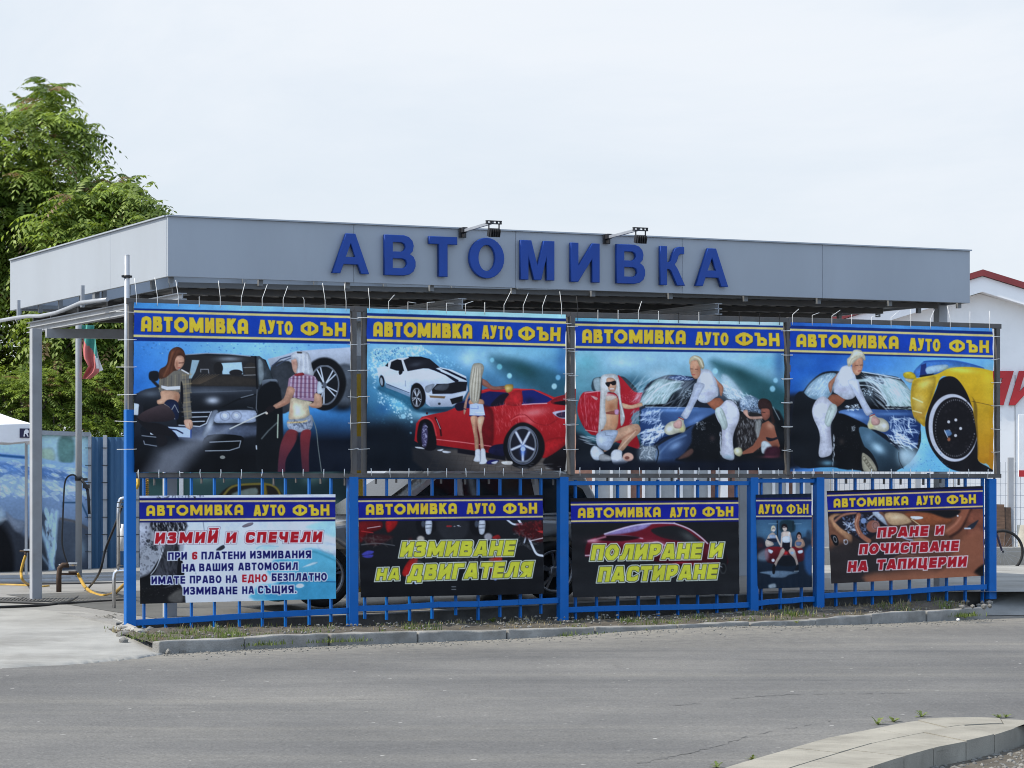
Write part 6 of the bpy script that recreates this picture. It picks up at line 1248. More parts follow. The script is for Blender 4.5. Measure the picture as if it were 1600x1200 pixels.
# ------------------------------------------------------------------ fence
fence = thing('metal_fence', 'blue painted steel railing fence along the verge behind the hanging signs', 'fence', FL(5.5, 0, .1))
POSTS = ((203, 976, 745), (550.5, 981, 745), (879, 976, 745), (1176, 951, 746), (1279, 949, 746), (1548, 931, 748))
for px, yb, yt in POSTS:
    b, t = FP(px, yb+5), FP(px, yt); mb = MB()
    if px == 203: t = FP(px, 640)
    mb.box((b+t)/2, .055, .05, (t.z-b.z)/2); ob('post', mb, M['blue'], fence, .005)
RAILS = ((211, 973, 544, 954), (558, 951, 872, 938), (886, 953, 1170, 945), (1183, 943, 1272, 936), (1287, 931, 1541, 917))
TOPS = (744, 745, 755, 751, 745)
PICK = ((225, 259, 299, 335, 374, 410, 446, 483, 517), (570, 604, 640, 675, 712, 747, 781, 813, 845), (899, 932, 965, 997, 1028, 1059, 1090, 1120, 1150), (1189, 1219, 1252), (1306, 1336, 1363, 1392, 1421, 1451, 1479, 1508, 1535))
for (x0, y0, x1, y1), ty, pk in zip(RAILS, TOPS, PICK):
    mb = MB(); n = 5; ps = [FP(x0+(x1-x0)*k/n, y0+(y1-y0)*k/n+rnd.uniform(-1.2, 1.2)*(0 < k < n), .0) for k in range(n+1)]
    for a, b in zip(ps[:-1], ps[1:]): mb.bar(a, b, .04, .065)
    ob('rail', mb, M['blue'], fence, .004)
    mb = MB(); mb.bar(FP(x0, ty), FP(x1, ty), .035, .05); ob('rail', mb, M['blue'], fence, .004)
    for x in pk:
        t = (x-x0)/(x1-x0); yb = y0+(y1-y0)*t; b = FP(x, yb+rnd.uniform(16, 26), -.035); tt = FP(x, ty-rnd.uniform(3, 6), -.035)
        mb = MB(); mb.bar(b, tt, .022, .043, N); ob('picket', mb, M['blue'], fence)
pole = thing('steel_pole', 'thin grey steel pole rising above the left end of the fence', 'pole', FP(198.5, 640, .0))
mb = MB(); mb.tube([FP(198.5, 700, -.09), FP(198.2, 399, -.09)], .030, 14); ob('shaft', mb, M['galv'], pole)
mb = MB(); p = FP(198.2, 399, -.09); mb.lathe([(0, .031), (.01, .02), (.012, 0.0005)], p, Z, 14); ob('cap', mb, M['galv'], pole)
mb = MB(); p = FP(198.2, 432, -.09); mb.lathe([(-.015, .031), (-.015, .038), (.015, .038), (.015, .031)], p, Z, 14); mb.box(p+U*.045, .012, .01, .012); mb.box(p-U*.045, .012, .01, .012); ob('clamp', mb, M['black'], pole)

# steel frame that carries the four banners
frame = thing('tube_frame', 'dark grey steel tube frame standing on the fence and carrying the four large banners', 'frame', FL(5.5, .08, 1.75))
FO = .02
def fbar(x0, y0, x1, y1, w=.055, h=.06, o=FO, name='tube'):
    mb = MB(); mb.bar(FP(x0, y0, o), FP(x1, y1, o), w, h, N if abs(x0-x1) < 8 else Z); ob(name, mb, M['darksteel'], frame, .003)
fbar(197, 470, 552, 483); fbar(552, 483, 890, 491.5); fbar(890, 491.5, 1230, 500.5); fbar(1230, 499.5, 1563, 510)
for a, b in ((197, 552), (552, 890), (890, 1230), (1230, 1563)): fbar(a, 742.5+(a-197)*.001, b, 743.5, .05, .05)
for x, y0, y1 in ((204, 472, 742), (552.5, 485, 742), (569, 486, 742), (891.5, 494, 742), (1229.5, 503, 742), (1558, 512, 742)): fbar(x, y0, x, y1, .055, {891.5: .115, 1229.5: .088}.get(x, .055))
for pk in PICK:
    for x in pk:
        if rnd.random() < .75: mb = MB(); xx = x+rnd.uniform(14, 22); mb.bar(FP(xx, 746, -.03), FP(xx, rnd.uniform(754, 759), -.03), .012, .036, N); ob('hanger', mb, M['darksteel'], frame)

# ------------------------------------------------------------------ printed sheets
def print_mat(name, rough=.42, spec=.35):
    m = bpy.data.materials.new(name); m.use_nodes = True; t = m.node_tree; b = t.nodes['Principled BSDF']
    a = nd(t, 'ShaderNodeAttribute', attribute_name='print'); c = nd(t, 'ShaderNodeTexCoord')
    nz = nd(t, 'ShaderNodeTexNoise', Scale=3., Detail=8.0, Roughness=.65); t.links.new(c.outputs['Object'], nz.inputs['Vector'])
    g = ramp(t, nz.outputs['Fac'], [(.3, (.93, .93, .93)), (.6, (1, 1, 1))]); x = nd(t, 'ShaderNodeMix', data_type='RGBA', blend_type='MULTIPLY'); x.inputs[0].default_value = 1
    t.links.new(a.outputs['Color'], x.inputs[6]); t.links.new(g.outputs[0], x.inputs[7]); t.links.new(x.outputs[2], b.inputs['Base Color'])
    b.inputs['Roughness'].default_value = rough; b.inputs['Specular IOR Level'].default_value = spec
    return m
M['vinyl'] = print_mat('printed vinyl', .5, .10); M['board'] = print_mat('printed board', .48, .10)
GAIN = 1.24
def sheet(name, art, corners, pos, m, label, cat, wave=.006, den=1.35, group=None, parent=None, gain=None, seed=0):
    """grid mesh over the photographed corners TL, TR, BR, BL; pos maps a pixel to the place in the scene"""
    c = np.array(corners, float); A_ = np.array([[0, 0], [1, 0], [1, 1], [0, 1]], float)
    rows = []
    for (u, v), (x, y) in zip(A_, c):
        rows += [[u, v, 1, 0, 0, 0, -u*x, -v*x, x], [0, 0, 0, u, v, 1, -u*y, -v*y, y]]
    rows = np.array(rows); h = np.linalg.solve(rows[:, :8], rows[:, 8]); H = np.append(h, 1).reshape(3, 3)
    wpx = np.linalg.norm(c[1]-c[0]); hpx = np.linalg.norm(c[3]-c[0]); nx, ny = int(wpx*den), int(hpx*den)
    u, v = np.meshgrid(np.linspace(0, 1, nx+1), np.linspace(0, 1, ny+1))
    q = np.stack([u, v, np.ones_like(u)], -1) @ H.T; X = q[..., 0]/q[..., 2]; Y = q[..., 1]/q[..., 2]
    P0 = [np.array(pos(x, y)) for x, y in corners]
    P = (P0[0]*((1-u)*(1-v))[..., None]+P0[1]*(u*(1-v))[..., None]+P0[2]*(u*v)[..., None]+P0[3]*((1-u)*v)[..., None])
    e1, e2 = P0[1]-P0[0], P0[3]-P0[0]; nrm = np.cross(e2, e1); nrm /= np.linalg.norm(nrm)
    if nrm[1] > 0: nrm = -nrm
    rg = np.random.default_rng(seed+5); ph = rg.uniform(0, 6, 8)
    d = wave*(.45*np.sin(u*5+v*2+ph[0])+.3*np.sin(u*3-v*7+ph[1])+.22*np.sin(u*15+v*9+ph[2])+.12*np.sin(v*23-u*8+ph[4]))
    eh = np.exp(-np.minimum(v, 1-v)*12); d = d+wave*.6*eh*np.sin(u*2*np.pi*9+ph[3])+wave*.45*np.exp(-np.minimum(u, 1-u)*14)*np.sin(v*2*np.pi*6+ph[5])
    P = P+nrm*d[..., None]
    # sample the artwork
    gx = np.clip((X-art.x0)*art.R-.5, 0, art.W-1.001); gy = np.clip((Y-art.y0)*art.R-.5, 0, art.H-1.001)
    xi, yi = gx.astype(int), gy.astype(int); fx, fy = (gx-xi)[..., None], (gy-yi)[..., None]; a = art.a
    col = (a[yi, xi]*(1-fx)+a[yi, xi+1]*fx)*(1-fy)+(a[yi+1, xi]*(1-fx)+a[yi+1, xi+1]*fx)*fy
    lin = np.clip(_s2l(col)*(gain or GAIN), 0, .86)
    loc = P0[3] if parent is None else np.array(parent.location)
    me = bpy.data.meshes.new(name); nvv = (nx+1)*(ny+1); nf = nx*ny
    me.vertices.add(nvv); me.vertices.foreach_set('co', (P-loc).reshape(-1).astype(np.float32))
    ii = (np.arange(ny)[:, None]*(nx+1)+np.arange(nx)[None]).reshape(-1)
    f = np.stack([ii, ii+nx+1, ii+nx+2, ii+1], -1).astype(np.int32)
    me.loops.add(nf*4); me.loops.foreach_set('vertex_index', f.reshape(-1)); me.polygons.add(nf)
    me.polygons.foreach_set('loop_start', np.arange(nf, dtype=np.int32)*4); me.polygons.foreach_set('use_smooth', np.ones(nf, bool))
    at_ = me.color_attributes.new('print', 'FLOAT_COLOR', 'POINT'); at_.data.foreach_set('color', np.concatenate([lin, np.ones_like(lin[..., :1])], -1).reshape(-1).astype(np.float32))
    me.materials.append(m); me.update(calc_edges=True)
    o = bpy.data.objects.new(name, me); scene.collection.objects.link(o)
    if parent is None: o.location = Vector(loc); tag(o, label, cat, group)
    else: o.parent = parent
    return o
BO = .075
def banner(art, corners, label, tails, seed, dark=False):
    t = thing('banner', label, 'banner', FP(corners[3][0], corners[3][1], BO), 'large car wash banners')
    sheet('print', art, corners, lambda x, y: FP(x, y, BO), M['vinyl'], None, None, .017, parent=t, seed=seed)
    rn = random.Random(seed); (tl, tr, br, bl) = corners
    for k in range(11):
        f = (k+.12)/10.3; x = tl[0]+(tr[0]-tl[0])*f; y = tl[1]+(tr[1]-tl[1])*f
        dx, dy = tails(k, rn); mb = MB()
        pts = [FP(x, y+4, BO+.008), FP(x, y-1, BO+.02), FP(x, y-12, BO+.012), FP(x+dx, y-12-dy, BO+.02)]
        mb.tube(pts, .0031 if dx or dy > 3 else .0042, 5); ob('cable_tie', mb, M['black'] if (dark and k not in (1, 2, 3, 4, 6)) else M['tie'], t)
        f = (k+.2)/10.5; x = bl[0]+(br[0]-bl[0])*f; y = bl[1]+(br[1]-bl[1])*f; mb = MB()
        mb.tube([FP(x, y-4, BO+.008), FP(x+rn.uniform(-.5, .5), y+1, BO+.022), FP(x+rn.uniform(-1, 1), y+rn.uniform(7, 11), BO+.01)], .005, 5); ob('cable_tie', mb, M['tie'], t)
    for (a, b, s) in ((tl, bl, -1), (tr, br, 1)):
        for k in range(6):
            f = (k+.35)/6.2; x = a[0]+(b[0]-a[0])*f; y = a[1]+(b[1]-a[1])*f; mb = MB(); ln = rn.uniform(9, 15)+(16 if a[0] < 215 else 0)
            mb.tube([FP(x-s*4, y, BO+.008), FP(x+s*1, y+.4, BO+.02), FP(x+s*ln, y+rn.uniform(-1.2, 1.2), BO+.014)], .0034, 5); ob('cable_tie', mb, M['tie'], t)
    return t
def t1(k, rn): return ((-3, 26), (-4, 28), (-4, 25), (0, 0), (-3, 26), (6, 24), (8, 22), (7, 20), (-2, 4), (-4, 27), (-3, 27))[k]
def t2(k, rn): return ((-2, 20), (9, 10), (13, -2), (12, 1), (12, 0), (12, 4), (0, 3), (11, 22), (8, 20), (6, 17), (-3, 24))[k]
def t3(k, rn): return (0, rn.uniform(0, 2)) if k not in (0, 3) else ((-2, 22) if k == 0 else (5, 16))
def t4(k, rn): return ((10, 9), (11, 4), (13, 9), (0, 3), (12, 3), (13, 11), (0, 14), (6, 14), (-5, 21), (0, 13), (0, 15))[k]
banner(art_suv().finish(), [(209.2, 472.6), (546.7, 482.4), (548, 736.8), (209.7, 738)], 'leftmost large banner, two women washing a dark off-road car', t1, 1)
banner(art_coupes().finish(), [(573.8, 481.7), (883, 491.6), (884.3, 735.6), (573.8, 736)], 'large banner with a striped white coupe above a red coupe', t2, 2)
banner(art_soap().finish(), [(899, 496.9), (1224, 503.8), (1225.4, 735), (900, 734.5)], 'large banner with three women round a soapy blue car', t3, 3, True)
banner(art_yellow().finish(), [(1234.6, 503.6), (1552, 512.8), (1553, 737), (1234.6, 736.6)], 'large banner with a yellow sports car at the right end of the row', t4, 4)
SO = .055
def small(art, corners, label, seed):
    t = thing('sign', label, 'sign', FP(corners[3][0], corners[3][1], SO), 'smaller signs on the fence')
    sheet('print', art, corners, lambda x, y: FP(x, y, SO), M['board'], None, None, .006, 1.6, parent=t, seed=seed)
    mb = MB(); q = [FP(x, y, SO-.012) for x, y in corners]; n = 12
    mb.quad(*q); ob('backing', mb, M['black'], t, fix=False)
    for (x, y) in corners: pass
    return t
small(art_promo().finish(), [(217.8, 774.7), (523.8, 772.3), (525.2, 935.4), (219, 943.6)], 'white fence sign with red heading and blue lines of text on free washes', 11)
small(art_engine().finish(), [(559.8, 774.9), (847.8, 773.7), (850, 927.8), (563.6, 933.6)], 'black fence sign for engine washing, yellow text over red engine parts', 12)
small(art_polish().finish(), [(891.5, 778.4), (1153.6, 777.0), (1155.3, 928), (895, 933.5)], 'black fence sign for polishing, yellow text over a dark red car', 13)
small(art_trio().finish(), [(1180.8, 772.8), (1267.8, 771), (1268.6, 917.4), (1184, 920)], 'narrow upright fence sign with three women in front of a red car', 14)
small(art_upholstery().finish(), [(1291.6, 767), (1535.4, 759.3), (1536.9, 899.6), (1298.9, 911.9)], 'brown fence sign for upholstery cleaning with red text over a car interior', 15)
# ------------------------------------------------------------------ left background: wall panels, tent, flag, hoses
def plane_at(Y, slope=.0):
    """upright plane crossing the view at depth Y (column 100), receding by slope to the right"""
    def f(px, py):
        k = (px-800)/F; y = (Y+slope*0)/(1-slope*(k-(-.168))); return Vector((k*y, y, EYE+(742-py)/F*y))
    return f
BK = plane_at(43.5, .35)
pw = thing('panel_wall', 'tall framed wall panel printed with a foam covered car, behind the flagpole', 'panel', BK(0, 897))
sheet('print', art_foam(), [(-230, 668), (139, 682), (139, 894), (-230, 906)], BK, M['board'], None, None, .004, 1.3, parent=pw, gain=1.75, seed=21)
mb = MB()
for (x0, y0, x1, y1) in ((-232, 664, 142, 679),): mb.bar(BK(x0, y0)+Vector((0, -.03, 0)), BK(x1, y1)+Vector((0, -.03, 0)), .06, .07)
for x in (141, 62, -60): mb.bar(BK(x, 678-(141-x)*.03)+Vector((0, -.03, 0)), BK(x, 900)+Vector((0, -.03, 0)), .05, .06, Vector((0, 1, 0)))
mb.bar(BK(-232, 902)+Vector((0, -.03, 0)), BK(142, 896)+Vector((0, -.03, 0)), .05, .05)
ob('panel_frame', mb, M['galv'], pw)
mb = MB()
for k in range(8): p = BK(139, 700+k*27)+Vector((0, -.07, 0)); mb.bar(p-Vector((.05, 0, 0)), p+Vector((.05, 0, 0)), .012, .012)
ob('strap', mb, M['black'], pw)
bw = thing('sheet_wall', 'blue sheet metal wall between the framed panel and the fence', 'wall', BK(170, 897))
mb = MB(); n = 24
for k in range(n):
    x0, x1 = 143+k*5, 143+(k+1)*5; r0 = .03*(k % 2); r1 = .03*((k+1) % 2)
    mb.quad(BK(x0, 683)+Vector((0, r0, 0)), BK(x1, 683)+Vector((0, r1, 0)), BK(x1, 896)+Vector((0, r1, 0)), BK(x0, 896)+Vector((0, r0, 0)))
ob('sheet', mb, M['bluewall'], bw, fix=False)
for x in (165, 215):
    mb = MB(); mb.bar(BK(x, 680)+Vector((0, -.05, 0)), BK(x, 898)+Vector((0, -.05, 0)), .06, .06, Vector((0, 1, 0))); ob('post', mb, M['galv'], bw)
    mb = MB()
    for k in range(8): p = BK(x, 700+k*27)+Vector((0, -.09, 0)); mb.bar(p-Vector((.05, 0, 0)), p+Vector((.05, 0, 0)), .012, .012)
    ob('strap', mb, M['black'], bw)
IN = plane_at(41, .4)
iw = thing('printed_wall', 'dark teal printed wall at the back of the wash bay behind the fence', 'wall', IN(400, 895))
sheet('print', art_night(), [(232, 668), (552, 680), (552, 893), (232, 897)], IN, M['board'], None, None, .003, .9, parent=iw, gain=1.3, seed=23)
mb = MB(); mb.bar(IN(230, 664), IN(554, 677), .06, .08); mb.bar(IN(284, 668)+Vector((0, -.06, 0)), IN(284, 892)+Vector((0, -.06, 0)), .06, .07, Vector((0, 1, 0))); ob('panel_frame', mb, M['white'], iw)
wb = thing('wall_board', 'plain white board wall seen through the parked car behind the fence', 'wall', IN(600, 890))
mb = MB(); a, b = IN(556, 700), IN(648, 890); mb.box((a+b)/2, (b.x-a.x)/2, .04, (a.z-b.z)/2, Vector((1, 0, 0)), Vector((0, 1, 0))); ob('board', mb, M['white'], wb)
mb = MB()
for x in (602, 625): p = IN(x, 752)+Vector((0, -.06, 0)); mb.box(p, .07, .02, .12, Vector((1, 0, 0)), Vector((0, 1, 0)))
ob('vent', mb, M['steel'], wb)

# tent
TY = 39.0; tx = lambda px: (px-800)/F*TY
tent = thing('market_tent', 'white pop-up tent behind the left canopy column', 'tent', Vector((tx(-110), TY+1.5, .13)))
cx, cy = tx(-110), TY+1.55; hx = tx(50)-cx; ez = EYE+(742-662)/F*TY; az = ez+.62
mb = MB(); mb.smooth = False; K = 10
ca, sa = math.cos(R(12)), math.sin(R(12)); cx, cy = tx(50)-hx*ca-1.5*sa, TY+1.5*ca-hx*sa
cor = [(cx+ca*a-sa*b, cy+sa*a+ca*b) for a, b in ((-hx, -1.5), (hx, -1.5), (hx, 1.5), (-hx, 1.5))]
for s in range(4):
    (x0, y0), (x1, y1) = cor[s], cor[(s+1) % 4]
    for i in range(K):
        for j in range(6):
            def q(i, j):
                t, r = i/K, j/6; ex, ey = x0+(x1-x0)*t, y0+(y1-y0)*t
                return Vector((ex+(cx-ex)*r, ey+(cy-ey)*r, ez+(az-ez)*r**1.15-.03*math.sin(t*math.pi)*(1-r)))
            if j < 5: mb.quad(q(i, j), q(i+1, j), q(i+1, j+1), q(i, j+1))
            else: a = len(mb.v); mb.v += [q(i, 5), q(i+1, 5), Vector((cx, cy, az))]; mb.face((a, a+1, a+2))
        a, b = q(i, 0), q(i+1, 0)
        mb.quad(a-Z*(.25+.02*(i % 2)), b-Z*(.25+.02*((i+1) % 2)), b, a)
rc = ob('roof_cloth', mb, M['tentcloth'], tent, fix=False)
for x, y in cor: mb = MB(); mb.bar((x, y+.02, .13), (x, y+.02, ez), .04, .04, Vector((0, 1, 0))); ob('leg', mb, M['galv'], tent)
mb = MB(); s = 1/F*TY; e1 = Vector((ca, sa, 0)); o = Vector((*cor[1], EYE+(742-684)*s))-e1*(19*s)+Vector((sa, -ca, 0))*.012
mb.prism([(0, 0), (16*s, 0), (16*s, 14.5*s), (0, 14.5*s)], o, e1, Z, Vector((0, -.004, 0)))
ob('emblem', mb, M['navy'], rc)
mb = MB(); o = o+Vector((0, -.005, 0))
mb.prism([(6*s, 2*s), (8*s, 2*s), (8*s, 6*s), (10*s, 6*s), (12*s, 2*s), (14*s, 2*s), (12*s, 6.5*s), (14*s, 8*s), (14*s, 11*s), (12*s, 13*s), (9*s, 13*s), (7*s, 10*s)], o, e1, Z, Vector((0, -.002, 0)))
ob('emblem_figure', mb, M['tentcloth'], rc)

# flagpole and flag
PY = 40.0
fp = thing('flagpole', 'tall grey flagpole in the yard at the left, carrying the wash lance', 'flagpole', DP(123, 902, PY))
mb = MB(); mb.tube([DP(123, 904, PY), DP(123, 515, PY), DP(123, 470, PY)], .048, 14); ob('shaft', mb, M['steel'], fp)
mb = MB(); p = DP(123, 748, PY); mb.lathe([(-.03, .05), (-.03, .06), (.03, .06), (.03, .05)], p, Z, 14); mb.box(p+Vector((.09, -.05, -.01)), .05, .02, .02, Vector((1, 0, 0)), Vector((0, 1, 0))); ob('clamp', mb, M['black'], fp)
mb = MB(); mb.lathe([(-.01, .12), (.012, .12), (.014, .05)], DP(123, 903, PY), Z, 16); ob('base_plate', mb, M['steel'], fp)
fg = bpy.data.objects.new('flag', None)
bpy.data.objects.remove(fg)
mb = MB(); mb.smooth = True; n, m_ = 26, 12
# limp cloth: outline left/right per height, colours white, green, red
cloth = [(515, 128, 147), (530, 128, 150), (545, 128.5, 152), (560, 132, 153), (572, 139, 154), (582, 134, 154), (592, 129, 141)]
def cw(y):
    for (a, l0, r0), (b, l1, r1) in zip(cloth[:-1], cloth[1:]):
        if y <= b: t = (y-a)/(b-a); return l0+(l1-l0)*t, r0+(r1-r0)*t
    return cloth[-1][1:]
for j in range(n+1):
    y = 508+84*j/n; l, r = cw(max(515, y))
    for i in range(m_+1):
        t = i/m_; p = DP(l+(r-l)*t, y, PY-.02); p.y += .06*math.sin(t*9+j*.22)-.02*j/n; mb.v.append(p)
for j in range(n):
    for i in range(m_):
        y = 508+84*j/n; t = i/m_+.0; g = 526+t*34; mb.mi = 1 if y < g else (2 if (t < .80 or y > 574) else 0)
        q = j*(m_+1)+i; mb.face((q, q+1, q+m_+2, q+m_+1))
i0 = len(mb.v); mb.mi = 0
for p in (DP(151, 545, PY), DP(154, 560, PY), DP(161, 578, PY), DP(153, 581, PY)): mb.v.append(p+Vector((0, .03, 0)))
mb.face((i0, i0+1, i0+2, i0+3))
tag(ob('flag', mb, [M['flag_white'], M['flag_green'], M['flag_red']], fix=False, loc=DP(128, 515, PY)), 'limp white, green and red flag hanging from the flagpole', 'flag')

# lance and hoses
def hose(name, pts, r, m, label, n=10, cat='hose', group=None):
    P = [Vector(p) for p in pts]; out = []
    for i in range(len(P)-1):
        p0, p1, p2, p3 = P[max(0, i-1)], P[i], P[i+1], P[min(len(P)-1, i+2)]
        for k in range(n):
            t = k/n; out.append(.5*(2*p1+(p2-p0)*t+(2*p0-5*p1+4*p2-p3)*t*t+(3*p1-p0-3*p2+p3)*t**3))
    out.append(P[-1]); mb = MB(); mb.tube(out, r, 8)
    return tag(ob(name, mb, m, loc=P[0]), label, cat, group)
ln = thing('wash_lance', 'black pressure wash lance clipped on the flagpole', 'lance', DP(128, 750, PY-.1))
mb = MB(); mb.tube([DP(127, 749, PY-.12), DP(133, 757, PY-.12), DP(137, 764, PY-.12)], .022, 8); mb.box(DP(135, 760, PY-.12), .05, .03, .03, Vector((1, 0, 0)), Vector((0, 1, 0))); mb.tube([DP(134, 764, PY-.12), DP(131, 759, PY-.12)], .012, 6); ob('grip', mb, M['black'], ln)
mb = MB(); mb.tube([DP(136.5, 764, PY-.12), DP(138.5, 780, PY-.12), DP(139.5, 803, PY-.12)], .022, 8); ob('barrel', mb, M['black'], ln)
hose('hose', [DP(x, y, PY-.15) for x, y in ((122, 748), (115, 742), (106, 745), (101, 757), (99, 790), (98, 815), (97, 845), (99, 860), (104, 876), (108, 884))], .013, M['blackhose'], 'thin black hose looping down from the lance on the flagpole')
gy = lambda x, y: GP(x, y, .172)
hose('hose', [DP(191, 790, 34), DP(180, 820, 34), DP(165, 858, 34.2), DP(155, 895, 34.4), gy(135, 922), gy(112, 938), gy(80, 944), gy(40, 947), gy(-20, 949), gy(-80, 950)], .016, M['blackhose'], 'long black hose running from the chrome rail across the yard floor')
hose('hose', [gy(-80, 938), gy(0, 940), gy(90, 943), gy(150, 940), gy(196, 938)], .018, M['blackhose'], 'thick black hose lying straight along the drain grate')
hose('hose', [DP(40, 868, 36), DP(36, 880, 36), DP(33, 895, 36), DP(36, 907, 36), gy(46, 914), gy(62, 917), gy(76, 916)], .02, M['yellowhose'], 'yellow hose dropping from the tap left of the canopy column')
hose('hose', [gy(-40, 914), gy(10, 914), gy(44, 915)], .018, M['yellowhose'], 'yellow hose lying flat on the floor at the left edge')
hose('hose', [DP(121, 896, 36.5), DP(126, 905, 36.5), DP(133, 917, 36.2), gy(146, 927), gy(162, 931), gy(178, 927), DP(190, 917, 33.5), DP(200, 908, 33)], .024, M['yellowhose'], 'yellow hose sagging from the standpipe towards the blue fence post')
sp_ = thing('standpipe', 'dark rusty standpipe with two brass taps at the foot of the flagpole', 'standpipe', gy(92, 926))
mb = MB(); mb.tube([DP(92, 926, 36), DP(92, 900, 36), DP(93, 888, 36), DP(98, 883, 36), DP(108, 883, 36)], .036, 10); ob('pipe', mb, M['rust'], sp_)
for y in (883, 897):
    mb = MB(); mb.tube([DP(92, y, 36), DP(120, y-.4, 36)], .016, 8); mb.box(DP(114, y-3, 35.98), .06, .01, .012, Vector((1, 0, 0)), Vector((0, 1, 0))); ob('tap', mb, M['chrome'] if y < 890 else M['rust'], sp_)
tp = thing('wall_tap', 'brass tap with a short pipe left of the canopy column', 'tap', DP(40, 862, 36))
mb = MB(); mb.tube([DP(31, 861, 36), DP(46, 862, 36)], .014, 8); mb.tube([DP(40, 862, 36), DP(40, 869, 36)], .016, 8); ob('pipe', mb, M['rust'], tp)
mb = MB(); mb.box(DP(43, 859, 35.98), .05, .01, .012, Vector((1, 0, 0)), Vector((0, 1, 0))); ob('handle', mb, M['chrome'], tp)
# pipes lying in front of the wall, drain grate, chrome rail
for y, r, lab in ((903, .045, 'grey pipe on the floor nearest the back wall'), (908, .04, 'grey pipe on the floor, middle one of the three'), (913, .03, 'thin dark pipe on the floor in front of the other pipes')):
    mb = MB(); mb.tube([GP(-150, y, .17), GP(60, y+.5, .17), GP(202, y-.5, .17)], r, 10); tag(ob('floor_pipe', mb, M['steel'] if y < 910 else M['black'], loc=GP(60, y, .17)), lab, 'pipe', 'pipes lying along the back wall')
dg = thing('drain_grate', 'slotted steel drain grate across the yard floor at the left', 'grate', GP(60, 938, .16))
mb = MB()
for k in range(58):
    x = -140+k*6; a, b = GP(x, 934, .168), GP(x-9, 939.5, .168); mb.bar(a, b, .026, .006)
ob('slats', mb, M['purlin'], dg)
mb = MB(); mb.quad(GP(-150, 933.4, .162), GP(196, 933.4, .162), GP(196, 940.4, .162), GP(-150, 940.4, .162)); ob('channel', mb, M['black'], dg, fix=False)
cr = thing('chrome_rail', 'bent chrome tube rail beside the left fence post', 'rail', DP(180, 945, 31.5))
mb = MB(); mb.tube([DP(185, 892, 31.5), DP(185, 800, 31.5), DP(185.5, 787, 31.5), DP(188, 780, 31.5), DP(193, 778, 31.5), DP(205, 778, 31.5)], .022, 10); ob('tube', mb, M['chrome'], cr)
mb = MB(); mb.tube([DP(178, 950, 31.5), DP(178, 905, 31.5), DP(179, 896, 31.5), DP(183, 892, 31.5), DP(195, 891.5, 31.5), DP(210, 891.5, 31.5)], .022, 10); ob('tube', mb, M['chrome'], cr)
mb = MB()
for y in (785, 793, 838, 884): mb = MB(); mb.tube([DP(183, y, 31.48), DP(205, y, 31.48)], .006, 6); ob('wire', mb, M['black'], cr)
mb = MB(); mb.lathe([(-.22, .0005), (-.22, .055), (.0, .06), (.06, .02), (.1, .02), (.1, .0005)], DP(192, 832, 31.6), Z, 14); tag(ob('canister', mb, M['white'], loc=DP(192, 838, 31.6)), 'white plastic canister hanging in the chrome rail', 'canister')
ch = thing('coiled_hose', 'yellow coiled hose hanging behind the top left corner of the white sign', 'hose', FP(228, 775, -1.5))
mb = MB(); p0, p1 = FP(228, 745, -1.5), FP(228, 800, -1.5); mb.tube([p0.lerp(p1, i/120)+U*.03*math.cos(i*.9)+N*.03*math.sin(i*.9) for i in range(121)], .008, 6); ob('coil', mb, M['yellowhose'], ch)
mb = MB(); mb.tube([FP(215, 744, -1.5), FP(216, 756, -1.5), FP(213, 764, -1.5)], .02, 8); ob('valve', mb, M['yellowpaint'], ch)
# yellow and white marker pole seen between the first two banners
yp = thing('marker_pole', 'yellow and white striped pole standing between the first two banners', 'pole', FL(onplane(560, -1.2)[0], -1.2, .16))
for (y0, y1, m) in ((498, 556, M['white']), (584, 682, M['yellowpaint']), (556, 584, M['steel']), (682, 735, M['steel']), (735, 925, M['yellowpaint'])):
    mb = MB(); a, b = FP(560.5, y0, -1.2), FP(560.5, y1, -1.2); mb.box((a+b)/2, .045, .02, (a.z-b.z)/2); ob('band', mb, m, yp)

# ------------------------------------------------------------------ silver car behind the fence
def wheel3d(name, parent, c, ax, r=.36, rim=.255, sp=5, alloy=None):
    """ax points outwards"""
    ax = Vector(ax).normalized()
    mb = MB(); mb.lathe([(-.12, rim-.01), (-.12, r-.05), (-.10, r-.012), (-.05, r), (.05, r), (.09, r-.012), (.11, r-.05), (.105, rim+.01), (.09, rim)], c, ax, 40); t = ob(name, mb, M['rubber'], parent)
    mb = MB(); mb.lathe([(.09, rim+.004), (.10, rim-.004), (.085, rim-.03), (.0, rim-.045), (-.1, rim-.04)], c, ax, 40)
    x = ax.cross(Z).normalized(); y = x.cross(ax)
    for k in range(sp):
        for o in (-.13, .13):
            a = k*2*math.pi/sp+.3; d0 = x*math.cos(a)+y*math.sin(a); d1 = x*math.cos(a+o)+y*math.sin(a+o); mb.bar(Vector(c)+ax*.075+d0*.04, Vector(c)+ax*.07+d1*(rim-.02), .028, .03, ax)
    mb.lathe([(.02, .075), (.085, .07), (.095, .04), (.097, .0005)], c, ax, 20); r_ = ob('rim', mb, alloy or M['alloy'], t)
    mb = MB(); mb.lathe([(.0, rim-.04), (.0, .0005)], c, ax, 24); ob('brake_disc', mb, M['black'], t)
    return t
SN = N                                   # near side faces the fence
cL0 = onplane(510, -1.0)[0]; gz = YZ(4.2)
car = thing('parked_car', 'silver estate car parked behind the fence, hidden by the signs but for its wheels', 'car', FL(cL0+1.5, -1.85, gz))
def K_(s, z, o): return FL(cL0+s, -1.0+o, gz+z)
def arch(s0, r, z0, n=9): return [(s0+r*math.cos(a), z0+r*math.sin(a)) for a in [math.pi-math.pi*i/(n-1) for i in range(n)]]
wb_ = 2.97
